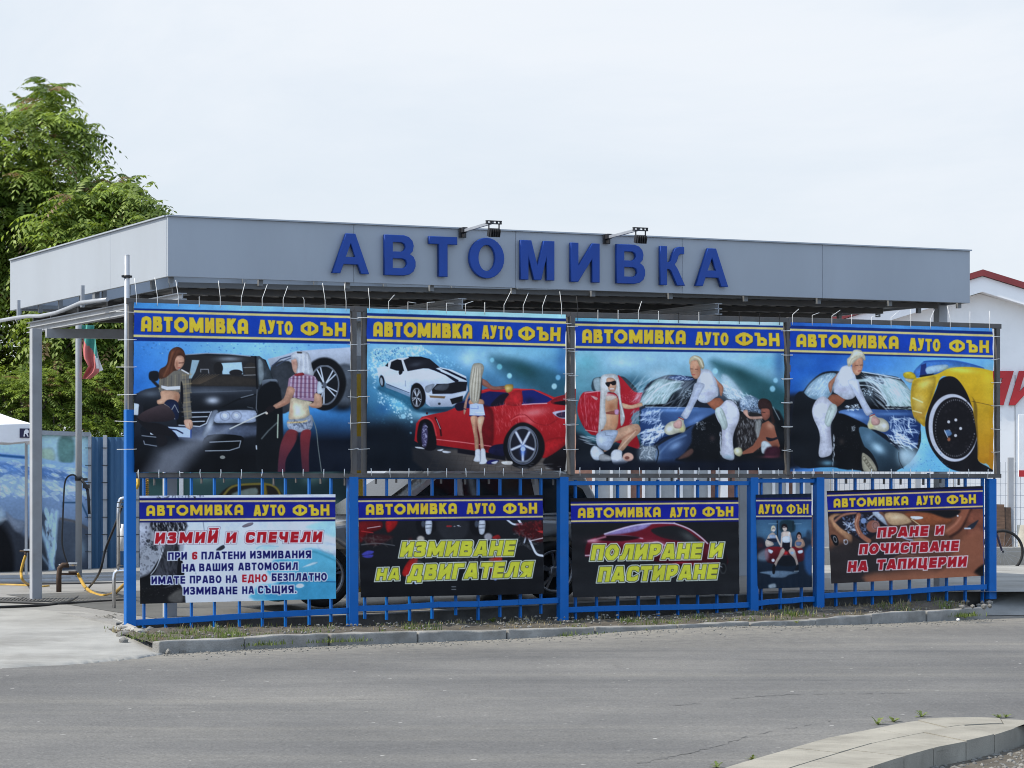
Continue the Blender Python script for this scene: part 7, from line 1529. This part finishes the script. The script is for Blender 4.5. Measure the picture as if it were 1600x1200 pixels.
low = [(-.86, .42), (-.84, .25)]+[(-.45, .22)]+arch(0, .43, .36)+[(.45, .2), (wb_-.45, .2)]+arch(wb_, .43, .37)+[(wb_+.5, .25), (wb_+.82, .28), (wb_+.9, .5), (wb_+.88, .78), (wb_+.8, .98), (2.6, 1.03), (1.4, 1.01), (.7, 1.0), (.35, 1.0), (-.3, .93), (-.66, .80), (-.82, .66)]
mb = MB(); mb.prism([(s, z) for s, z in low], K_(0, 0, -.06), U, Z, W*1.68); cb = ob('body', mb, M['silver'], car, .07, 4)
# greenhouse, narrower at the top
gl = [(.55, 1.0), (1.45, 1.58), (1.75, 1.64), (3.0, 1.62), (3.45, 1.52), (wb_+.72, 1.0)]
mb = MB(); i0 = len(mb.v)
for side_ in (0, 1):
    for s, z in gl: ins = .08+.17*max(0, (z-1.0)/.64); mb.v.append(K_(s, z, -ins if not side_ else -1.78+ins-.0))
n = len(gl)
mb.face(tuple(range(n-1, -1, -1))); mb.face(tuple(range(n, 2*n)))
for k in range(n-1): mb.face((k, k+1, n+k+1, n+k))
cbn = ob('cabin', mb, M['silver'], car, .04, 3)
for pts in ([(.84, 1.05), (1.50, 1.5), (1.72, 1.54), (1.72, 1.05)], [(1.80, 1.05), (1.80, 1.55), (2.7, 1.545), (2.75, 1.06)], [(2.83, 1.07), (2.80, 1.54), (3.0, 1.53), (3.38, 1.36), (3.5, 1.1)]):
    for sd_ in (0, 1):
        mb = MB(); i0 = 0
        for s, z in pts: ins = .08+.17*(z-1.0)/.64-.012; mb.v.append(K_(s, z, -ins if not sd_ else -1.78+ins))
        mb.face(tuple(range(len(pts)))); ob('side_window', mb, M['glassdark'], cbn, fix=False)
mb = MB(); mb.quad(K_(.585, 1.04, -.2), K_(1.39, 1.553, -.32), K_(1.39, 1.553, -1.47), K_(.585, 1.04, -1.59)); mb.v = [v+Vector((-.02, -.0, .02)) for v in mb.v]; ob('windscreen', mb, M['glassdark'], cbn, fix=False)
mb = MB()
for o in (-.055, -1.745): mb.bar(K_(.8, 1.03, o), K_(3.5, 1.045, o), .012, .02)
ob('trim_strip', mb, M['chrome'], car)
mb = MB(); mb.box(K_(.95, 1.1, -.0), .05, .08, .06); ob('mirror', mb, M['silver'], car, .02, 3)
for s in (0, wb_):
    for o, ax in ((-.17, N), (-1.63, W)): wheel3d('wheel', car, K_(s, .36 if s == 0 else .37, o), ax)
mb = MB()
for s in (1.15, 2.15): mb = MB(); mb.box(K_(s, .86, -.05), .09, .012, .016); ob('door_handle', mb, M['silver'], cb, .006)
for o in (-.28, -1.5): mb = MB(); mb.box(K_(-.72, .72, o), .09, .18, .06); ob('headlight', mb, M['glasspale'], cb, .03, 3)
for o in (-.22, -1.56): mb = MB(); mb.box(K_(wb_+.8, .85, o), .06, .14, .1); ob('tail_light', mb, M['red'], cb, .03, 3)

# ------------------------------------------------------------------ right background
BY = 52.0; X1 = Vector((1, 0, 0)); Y1 = Vector((0, 1, 0))
hall = thing('white_hall', 'white gabled hall with a dark red roof edge at the right', 'building', Vector(((1530-800)/F*BY, BY, .2)))
rx, rz = (1530-800)/F*BY, EYE+(742-425)/F*BY; hw = 5.9; sl = .31; ezz = rz-sl*hw
mb = MB(); mb.prism([(rx-hw, .0), (rx+hw, .0), (rx+hw, ezz-.30), (rx, rz-.42), (rx-hw, ezz-.30)], Vector((0, BY, 0)), X1, Z, Y1*16); ob('wall', mb, M['wallwhite'], hall)
mb = MB()
for s in (-1, 1):
    a, b = Vector((rx, BY-.35, rz-.28)), Vector((rx+s*(hw+.5), BY-.35, rz-.28-sl*(hw+.5))); mb.prism([(0, -.14), (s*(hw+.5), -.14-sl*(hw+.5)), (s*(hw+.5), .16-sl*(hw+.5)), (0, .16)], Vector((rx, BY-.35, rz-.27)), X1, Z, Y1*16.7)
ob('eave_board', mb, M['wallwhite'], hall)
mb = MB()
for s in (-1, 1): mb.prism([(0, -.1), (s*(hw+.56), -.1-sl*(hw+.56)), (s*(hw+.56), .02-sl*(hw+.56)), (0, .02)], Vector((rx, BY-.42, rz)), X1, Z, Y1*16.9)
ob('roof', mb, M['redroof'], hall)
mb = MB()
for k in range(10): x = rx-hw+.6+k*1.2; mb.box(Vector((x, BY-.004, 1.9)), .006, .004, 1.8, X1, Y1)
ob('cladding_joint', mb, M['stonewall'], hall)
s = BY/F
for ch, x0, x1 in (('П', 1529, 1567), ('И', 1576, 1615)):
    letter('sign_letter', ch, Vector(((x0-800)*s, BY-.03, EYE+(742-633)*s)), (x1-x0)*s, 53*s, X1, Z, -Y1, .05, M['red'], hall, shear=.30, bev=.004)
brick = thing('brick_building', 'low brick building with white framed windows behind the middle of the fence', 'building', Vector(((1100-800)/F*47, 47, .2)))
bx = lambda px: (px-800)/F*47
mb = MB(); mb.box(Vector(((bx(905)+bx(1292))/2, 49, 1.6)), (bx(1292)-bx(905))/2, 2, 1.5, X1, Y1); ob('wall', mb, M['brick'], brick)
mb = MB(); mb.box(Vector(((bx(905)+bx(1292))/2, 48.9, 3.18)), (bx(1292)-bx(905))/2+.2, 2.3, .08, X1, Y1); ob('roof', mb, M['redroof'], brick)
for x0, x1 in ((925, 985), (1003, 1058), (1062, 1110), (1118, 1134), (1185, 1232), (1238, 1272)):
    y0, y1 = (1.1, 2.15); mb = MB(); a, b = bx(x0), bx(x1)
    for (u0, u1, v0, v1) in ((a, b, y1, y1+.06), (a, b, y0-.06, y0), (a, a+.05, y0, y1), (b-.05, b, y0, y1), ((a+b)/2-.025, (a+b)/2+.025, y0, y1)): mb.box(Vector(((u0+u1)/2, 46.97, (v0+v1)/2)), (u1-u0)/2, .05, (v1-v0)/2, X1, Y1)
    f = ob('window_frame', mb, M['white'], brick)
    mb = MB(); mb.quad(Vector((a, 46.985, y0)), Vector((b, 46.985, y0)), Vector((b, 46.985, y1)), Vector((a, 46.985, y1))); ob('pane', mb, M['glasspale'], f, fix=False)
for x in (1131, 1163):
    mb = MB(); a = bx(x); mb.box(Vector((a, 46.93, 1.5)), .06, .07, 1.4, X1, Y1); ob('door_post', mb, M['white'], brick)
lw = thing('low_wall', 'low pale concrete wall along the far side of the yard', 'wall', GP(1450, 893, .28))
mb = MB(); mb.box(Vector((8.2, 43.2, .38)), 9.0, .12, .2, X1, Y1); ob('coping', mb, M['concrete'], lw, .01)
pv = MB(); pv.quad(Vector((2.2, 33.2, .292)), Vector((30, 33.6, .292)), Vector((30, 43, .292)), Vector((2.2, 43, .292))); struct('pavement', pv, M['concrete'], fix=False)
pv = MB(); fr = [GP(x, y, .006) for x, y in ((1512, 962), (1600, 961), (1680, 964), (2100, 990))]; bk = [GP(x, y, .27) for x, y in ((1552, 924), (1600, 924), (1680, 924), (2100, 924))]
for a, b, c_, d in zip(fr[:-1], fr[1:], bk[1:], bk[:-1]): pv.quad(a, b, c_, d)
struct('path', pv, M['concrete'], fix=False)
# mesh fence with posts
mf = thing('mesh_fence', 'grey wire mesh fence in front of the white hall', 'fence', DP(1450, 890, 45))
MY = 45.0; s = MY/F; mx_ = lambda px: (px-800)*s
mb = MB(); x = mx_(1288)
while x < mx_(1700): mb.bar((x, MY, .35), (x, MY, EYE+(742-722)*s), .006, .006, Y1); x += .085
z = .4
while z < EYE+(742-722)*s: mb.bar((mx_(1288), MY-.006, z), (mx_(1700), MY-.006, z), .006, .006); z += .2
ob('wire_mesh', mb, M['galv'], mf)
for px in (1290, 1433, 1578, 1700):
    mb = MB(); mb.box(Vector((mx_(px), MY-.06, (.3+EYE+(742-715)*s)/2)), .045, .045, (EYE+(742-715)*s-.3)/2, X1, Y1); ob('post', mb, M['steel'], mf)
sb = thing('info_board', 'white notice board with a red strip at its foot, at the right edge', 'board', Vector((mx_(1600), MY-.2, EYE+(742-745)*s)))
a, b = Vector((mx_(1588), MY-.2, EYE+(742-745)*s)), Vector((mx_(1660), MY-.2, EYE+(742-648)*s))
mb = MB(); mb.box((a+b)/2, (b.x-a.x)/2, .03, (b.z-a.z)/2, X1, Y1); ob('panel', mb, M['white'], sb, .004)
mb = MB(); mb.box(Vector(((a.x+b.x)/2, MY-.235, a.z+.055)), (b.x-a.x)/2, .004, .055, X1, Y1); ob('strip', mb, M['red'], sb)
mb = MB(); mb.box(Vector(((a.x+b.x)/2+.05, MY-.235, a.z+.48)), (b.x-a.x)/2-.12, .003, .22, X1, Y1); ob('picture', mb, M['bluewall'], sb)
mb = MB(); mb.box(Vector((b.x-.3, MY-.1, a.z/2+.1)), .04, .04, a.z/2-.05, X1, Y1); ob('post', mb, M['galv'], sb)
for k, (px, m, w_, h_, lab) in enumerate(((1558, M['wood'], .16, .95, 'dark brown board leaning at the mesh fence, nearest the blue post'), (1570, M['rust'], .12, .9, 'rusty sheet leaning at the mesh fence beside the grey post'), (1594, M['pale_board'], .18, .6, 'cream board leaning under the notice board'), (1606, M['wood'], .14, .8, 'brown board leaning at the right edge behind the bicycle'))):
    p = Vector((mx_(px), MY-.35, .3)); mb = MB(); mb.bar(p, p+Vector((.02, .25, h_)), w_, .03, Y1); tag(ob('leaning_board', mb, m, loc=p), lab, 'board', 'boards leaning at the mesh fence')
# bicycle
bc = thing('bicycle', 'black bicycle parked behind the right end of the fence', 'bicycle', DP(1520, 888, 42.6))
BYC = 42.6; s = BYC/F; wx = lambda px: (px-800)*s; bz = lambda py: EYE+(742-py)*s; wr = .335
def bike_wheel(px, py):
    c = Vector((wx(px), BYC, bz(py))); mb = MB(); ax = Vector((.12, -1, 0)).normalized()
    mb.tube([c+(ax.cross(Z).normalized()*math.cos(t)+Z*math.sin(t))*wr for t in [i*2*math.pi/32 for i in range(33)]], .024, 8, False); ty = ob('tyre', mb, M['rubber'], bc)
    mb = MB(); x = ax.cross(Z).normalized()
    for k in range(18): t = k*2*math.pi/18; mb.tube([c, c+(x*math.cos(t)+Z*math.sin(t))*(wr-.02)], .0018, 4, False)
    mb.lathe([(-.04, .02), (.04, .02)], c, ax, 10); ob('spokes', mb, M['galv'], ty); return c
w1 = bike_wheel(1566, 862); w2 = bike_wheel(1464, 862)
mb = MB(); bbk = w2.lerp(w1, .42)+Z*-.06; st = bbk+Vector((-.14, 0, .52)); hd = w1+Vector((-.19, 0, .60))
for a, b in ((w2, bbk), (w2, st), (bbk, st), (bbk, hd-Z*.1), (st, hd), (hd, w1)): mb.tube([a, b], .016, 8)
ob('bike_frame', mb, M['navy'], bc)
mb = MB(); mb.tube([hd, hd+Z*.16, hd+Vector((-.03, -.26, .2))], .012, 8); mb.tube([hd+Z*.16, hd+Vector((-.03, .26, .2))], .012, 8); ob('handlebar', mb, M['black'], bc)
mb = MB(); mb.tube([st, st+Z*.14], .012, 8); mb.box(st+Z*.16, .13, .05, .025, X1, Y1); ob('saddle', mb, M['black'], bc, .02, 3)

# ------------------------------------------------------------------ trees
def foliage(name, shoots, mat_, parent, rn, nl=(7, 11), ln=(.42, .68), pairs=(6, 8), lw=.048, ll=.155, droop=.55):
    V, Fc, T = [], [], []
    for (p, d, big) in shoots:
        d = np.array(d)/np.linalg.norm(d); k = int(rn.integers(nl[0], nl[1]+1)); a0 = rn.uniform(0, 6.28); tint = rn.uniform(0, .75)
        x = np.cross(d, [0.2, .1, 1.]); x /= np.linalg.norm(x)+1e-6; y = np.cross(d, x)
        for j in range(k):
            az = a0+j*2.4+rn.uniform(-.3, .3); el = rn.uniform(.15, .85); o = (x*np.cos(az)+y*np.sin(az))*np.cos(el)+np.array(d)*np.sin(el); o /= np.linalg.norm(o)
            L = rn.uniform(*ln)*big; b = np.array(p)-np.array(d)*rn.uniform(0, .22)*big; npairs = int(rn.integers(pairs[0], pairs[1]+1)); dr = droop*rn.uniform(.6, 1.3)
            sidev = np.cross(o, [0, 0, 1.]); sidev /= np.linalg.norm(sidev)+1e-6; tl = min(.88, max(0, tint+rn.uniform(-.25, .3))) if rn.random() > .045 else 1.
            for q in range(npairs*2+1):
                s = (q//2+1)/(npairs+.5); pt = b+o*L*s+np.array([0, 0, -dr*L*s*s]); tang = o+np.array([0, 0, -2*dr*s]); tang /= np.linalg.norm(tang)
                sg = 1 if q % 2 else -1
                ld = (sidev*sg*.9+tang*.45+np.array([0, 0, -.38+rn.uniform(-.22, .22)])) if q < npairs*2 else tang
                ld /= np.linalg.norm(ld); l = ll*big*rn.uniform(.75, 1.15)*(1.05-.35*s); w_ = lw*big*rn.uniform(.8, 1.2)
                up = np.cross(ld, tang)*sg; nn = np.linalg.norm(up); up = up/nn if nn > 1e-3 else np.array([0, 0, 1.])
                wv = np.cross(ld, up); wv /= np.linalg.norm(wv)+1e-6; i = len(V)
                V += [pt, pt+ld*l*.42+wv*w_*.5, pt+ld*l-up*l*.12, pt+ld*l*.42-wv*w_*.5]; Fc.append((i, i+1, i+2, i+3)); T += [tl]*4
    org = np.array(parent.location); me = bpy.data.meshes.new(name); V = np.array(V, np.float32)-org.astype(np.float32)
    me.vertices.add(len(V)); me.vertices.foreach_set('co', V.reshape(-1)); nf = len(Fc); me.loops.add(nf*4); me.loops.foreach_set('vertex_index', np.array(Fc, np.int32).reshape(-1)); me.polygons.add(nf); me.polygons.foreach_set('loop_start', np.arange(nf, dtype=np.int32)*4)
    at_ = me.attributes.new('tint', 'FLOAT', 'POINT'); at_.data.foreach_set('value', np.array(T, np.float32)); me.materials.append(mat_); me.update(calc_edges=True)
    o = bpy.data.objects.new(name, me); scene.collection.objects.link(o); o.parent = parent; return o
def inside(p, poly):
    c = False; j = len(poly)-1
    for i in range(len(poly)):
        if (poly[i][1] > p[1]) != (poly[j][1] > p[1]) and p[0] < (poly[j][0]-poly[i][0])*(p[1]-poly[i][1])/(poly[j][1]-poly[i][1])+poly[i][0]: c = not c
        j = i
    return c
def tree(name, label, outline, Y, dy, nshoot, base_px, seed, trunk_r=.16, forced=(), **kw):
    rn = np.random.default_rng(seed); b = DP(base_px, 742, Y); b.z = .1
    t = thing(name, label, 'tree', b, 'trees behind the wash yard'); shoots = []; xs_ = [p[0] for p in outline]; ys_ = [p[1] for p in outline]; cx_, cy_ = (min(xs_)+max(xs_))/2, (min(ys_)+max(ys_))*.55
    cen = DP(cx_, cy_, Y); ends = []
    while len(shoots) < nshoot:
        x, y = rn.uniform(min(xs_), max(xs_)), rn.uniform(min(ys_), max(ys_))
        if not inside((x, y), outline): continue
        p = DP(x, y, Y+rn.uniform(-dy, dy)); d = np.array(p-cen); d = d/(np.linalg.norm(d)+.1)+np.array([rn.normal(0, .3), rn.normal(-.15, .35), .75+rn.normal(0, .25)])
        shoots.append((np.array(p), d, rn.uniform(.85, 1.2))); ends.append(p)
    for x, y, dx, dz in forced:
        p = DP(x, y, Y+rn.uniform(-.4, .4)); shoots.append((np.array(p), np.array([dx, -.1, dz]), 1.1)); ends.append(p)
    foliage('crown', shoots, M['leaf'], t, rn, **kw)
    mb = MB(); top = cen.copy(); pts = [b, b.lerp(top, .35)+Vector((.12, 0, 0)), b.lerp(top, .7)+Vector((-.1, .1, 0)), top]
    mb.tube(pts, [trunk_r, trunk_r*.8, trunk_r*.6, trunk_r*.35], 10)
    for k in range(26):
        e = ends[int(rn.integers(len(ends)))]; s0 = pts[1].lerp(pts[3], rn.uniform(.1, 1)); m0 = s0.lerp(e, .5)+Vector((rn.normal(0, .12), rn.normal(0, .12), .12)); mb.tube([s0, m0, e], [.045, .028, .010], 6)
    ob('trunk', mb, M['trunk'], t); return t
tree('tree_of_heaven', 'tallest tree at the left edge with long feathery leaves', [(-190, 160), (-120, 110), (-10, 160), (28, 178), (56, 138), (78, 126), (92, 160), (112, 190), (118, 225), (112, 250), (122, 268), (140, 290), (126, 350), (90, 420), (20, 480), (-190, 520)], 47.5, 1.4, 440, -60, 31, .2,
     forced=((136, 200, .9, .7), (143, 212, 1, .4), (138, 240, 1, .2), (132, 262, 1, .3), (78, 124, .1, 1), (72, 130, .2, 1), (102, 172, .7, .8), (108, 178, .9, .5), (128, 208, .8, .6), (132, 222, 1, .25), (126, 240, 1, .1), (62, 160, -.3, .9), (8, 182, -.4, .8), (36, 196, -.1, .8), (98, 205, .9, .2), (120, 262, .9, .3)))
tree('tree_of_heaven', 'lower bushy tree showing above the corner of the canopy', [(60, 330), (110, 300), (150, 300), (175, 288), (195, 284), (214, 300), (226, 320), (246, 338), (254, 352), (250, 420), (240, 560), (60, 580)], 46.5, 1.4, 330, 170, 33, .15,
     forced=((183, 276, .05, 1), (212, 286, .6, .8), (222, 304, .8, .6), (236, 326, .9, .4), (248, 336, .9, .3), (165, 284, -.2, .9), (196, 286, .2, 1), (150, 290, -.3, .9)))
tree('tree_of_heaven', 'dark leafy tree under the left side of the canopy roof', [(-170, 440), (0, 430), (120, 440), (215, 450), (225, 560), (210, 640), (-170, 650)], 48.8, 1.0, 330, 60, 35, .14)
tree('sapling_thicket', 'fresh green thicket of saplings just above the blue wall', [(-150, 575), (0, 570), (60, 580), (120, 565), (165, 555), (200, 570), (235, 590), (235, 700), (-150, 700)], 45.2, .5, 480, 110, 37, .06, nl=(6, 9), ln=(.26, .42), ll=.10, lw=.026, droop=.35)

# ------------------------------------------------------------------ weeds and grass
def blades(name, spots, m, rn, label=None, cat=None, h=(.03, .10), per=(6, 16), spread=.05, wd=.004, kind='stuff', group=None):
    V, Fc, T = [], [], []
    for (p, sc) in spots:
        tint = rn.uniform(.1, .9)
        for _ in range(int(rn.integers(per[0], per[1]+1))):
            a = rn.uniform(0, 6.28); hh = rn.uniform(*h)*sc; ln_ = rn.uniform(.2, .9); b = np.array(p)+np.array([rn.normal(0, spread), rn.normal(0, spread), -.004]); d = np.array([np.cos(a), np.sin(a), 0]); s_ = np.array([-np.sin(a), np.cos(a), 0])*wd*rn.uniform(.7, 1.5)*max(1, sc)
            m1 = b+np.array([0, 0, hh*.6])+d*hh*.22*ln_; t1_ = b+np.array([0, 0, hh])+d*hh*.7*ln_; i = len(V); V += [b-s_, b+s_, m1+s_*.8, m1-s_*.8, t1_]; Fc += [(i, i+1, i+2, i+3), (i+3, i+2, i+4)]; T += [tint+rn.uniform(-.1, .1)]*5
    me = bpy.data.meshes.new(name); org = np.array(spots[0][0]); me.from_pydata((np.array(V)-org).tolist(), [], Fc); at_ = me.attributes.new('tint', 'FLOAT', 'POINT'); at_.data.foreach_set('value', np.clip(np.array(T, np.float32), 0, 1)); me.materials.append(m)
    o = bpy.data.objects.new(name, me); scene.collection.objects.link(o); o.location = Vector(org); return tag(o, label, cat, group, kind)
rn = np.random.default_rng(5)
def verge_point(t, s):
    k = at(kbr, t); L = max(-.2, (k-A0).dot(U)); b = FL(L, -.2, soil_z(L)); p = k.lerp(b, s); p.z = (k.z-.03)*(1-s)+b.z*s+.005; return p
sp1 = [(verge_point(min(1, abs(rn.normal(0, .10))), rn.uniform(.05, .5)), rn.uniform(.35, .75)) for _ in range(90)]
sp1 += [(verge_point(rn.uniform(0, 1), rn.uniform(0, 1)), rn.uniform(.4, .9)) for _ in range(60)]
for t in (.08, .1, .105, .3, .55, .56, .62, .7, .74, .75, .9, .97): sp1 += [(verge_point(min(1, max(0, t+rn.normal(0, .006))), rn.uniform(.1, .6)), rn.uniform(.7, 1.3)) for _ in range(6)]
blades('verge_grass', sp1, M['grass'], rn, 'short green grass sprouting along the verge under the fence', 'grass')
sp2 = [(verge_point(rn.uniform(0, 1), rn.uniform(0, 1)), rn.uniform(.5, 1.2)) for _ in range(200)]
blades('dry_grass', sp2, M['drygrass'], rn, 'dry straw coloured grass on the verge soil', 'grass', h=(.02, .08), per=(5, 12))
sp3 = [(at(KF, min(1, max(0, rn.choice([.12, .2, .23, .5, .66, .95])+rn.normal(0, .015))))+Vector((.0, -.03, -.09)), rn.uniform(.4, .8)) for _ in range(70)]
blades('gutter_grass', sp3, M['grass'], rn, 'small tufts of grass in the gutter at the foot of the far kerb', 'grass')
def weed(pos, sc, label, n=9, seed=0, m=None):
    r = np.random.default_rng(seed); V, Fc, T = [], [], []
    for k in range(n):
        a = k*2.4+r.uniform(-.3, .3); el = r.uniform(.35, 1.1); l = sc*r.uniform(.6, 1.1); d = np.array([np.cos(a)*np.cos(el), np.sin(a)*np.cos(el), np.sin(el)]); s_ = np.array([-np.sin(a), np.cos(a), 0.])*l*.17; up = np.array([0, 0, 1.])
        pts = [(0, .15), (.3, .7), (.5, .5), (.62, 1.), (.8, .65), (1, .05)]; i = len(V)
        for (t, w_) in pts:
            c = d*l*t-up*l*.3*t*t; V += [c-s_*w_, c+s_*w_]; T += [r.uniform(.3, 1)]*2
        for q in range(len(pts)-1): Fc.append((i+2*q, i+2*q+1, i+2*q+3, i+2*q+2))
    me = bpy.data.meshes.new('weed'); me.from_pydata([tuple(v) for v in V], [], Fc); at_ = me.attributes.new('tint', 'FLOAT', 'POINT'); at_.data.foreach_set('value', np.array(T, np.float32)); me.materials.append(m or M['grass'])
    o = bpy.data.objects.new('weed', me); scene.collection.objects.link(o); o.location = pos; tag(o, label, 'weed', 'weeds at the kerbs'); return o
for k, (x, y, z, sc, lab) in enumerate(((1372, 1132, .0, .17, 'spiky dandelion weed at the far edge of the kerb slabs, left of the middle'), (1396, 1128, .0, .14, 'smaller weed touching the dandelion by the kerb slabs'), (1440, 1120, .0, .14, 'low weed at the top of the kerb slabs where they widen'), (1560, 1122, .0, .12, 'reddish weed at the right end of the kerb slabs'), (1572, 1121, .0, .10, 'green sprig at the far right end of the kerb slabs'),
                          (1120, 1199, .0, .12, 'clump of weed at the lower left tip of the kerb slabs'), (1175, 1187, .0, .09, 'tiny weed on the left edge of the kerb slabs'), (841, 990, .02, .10, 'light green weed in the gutter below the black engine sign'), (1010, 985, .08, .08, 'small weed on the kerb below the polishing sign'), (1090, 948, .12, .16, 'dark leafy weed by the fence rail beside the polishing sign'), (1150, 940, .14, .17, 'leafy weed at the foot of the post beside the polishing sign'), (770, 972, .07, .18, 'leafy weed under the rail below the engine sign'),
                          (1245, 974, .1, .13, 'reddish weed on the kerb below the narrow sign'), (350, 995, .08, .12, 'broad green weed on the verge below the white sign'), (300, 998, .08, .10, 'small green weed on the verge near the left end of the kerb'), (1575, 945, .1, .17, 'grassy weed on the ground beyond the right fence post'), (1508, 966, .03, .09, 'low weed at the right end of the far kerb'))):
    weed(GP(x, y, z), sc*.62, lab, 9+k % 4, k)
# litter
for x, y, lab in ((948, 991, 'crumpled white paper in the gutter below the polishing sign'), (1497, 968, 'flattened paper scrap near the right end of the far kerb')):
    mb = MB(); p = GP(x, y, .03); rock(mb, p, .035, random.Random(x)); tag(ob('paper_scrap', mb, M['white'], loc=p), lab, 'litter', 'paper scraps')
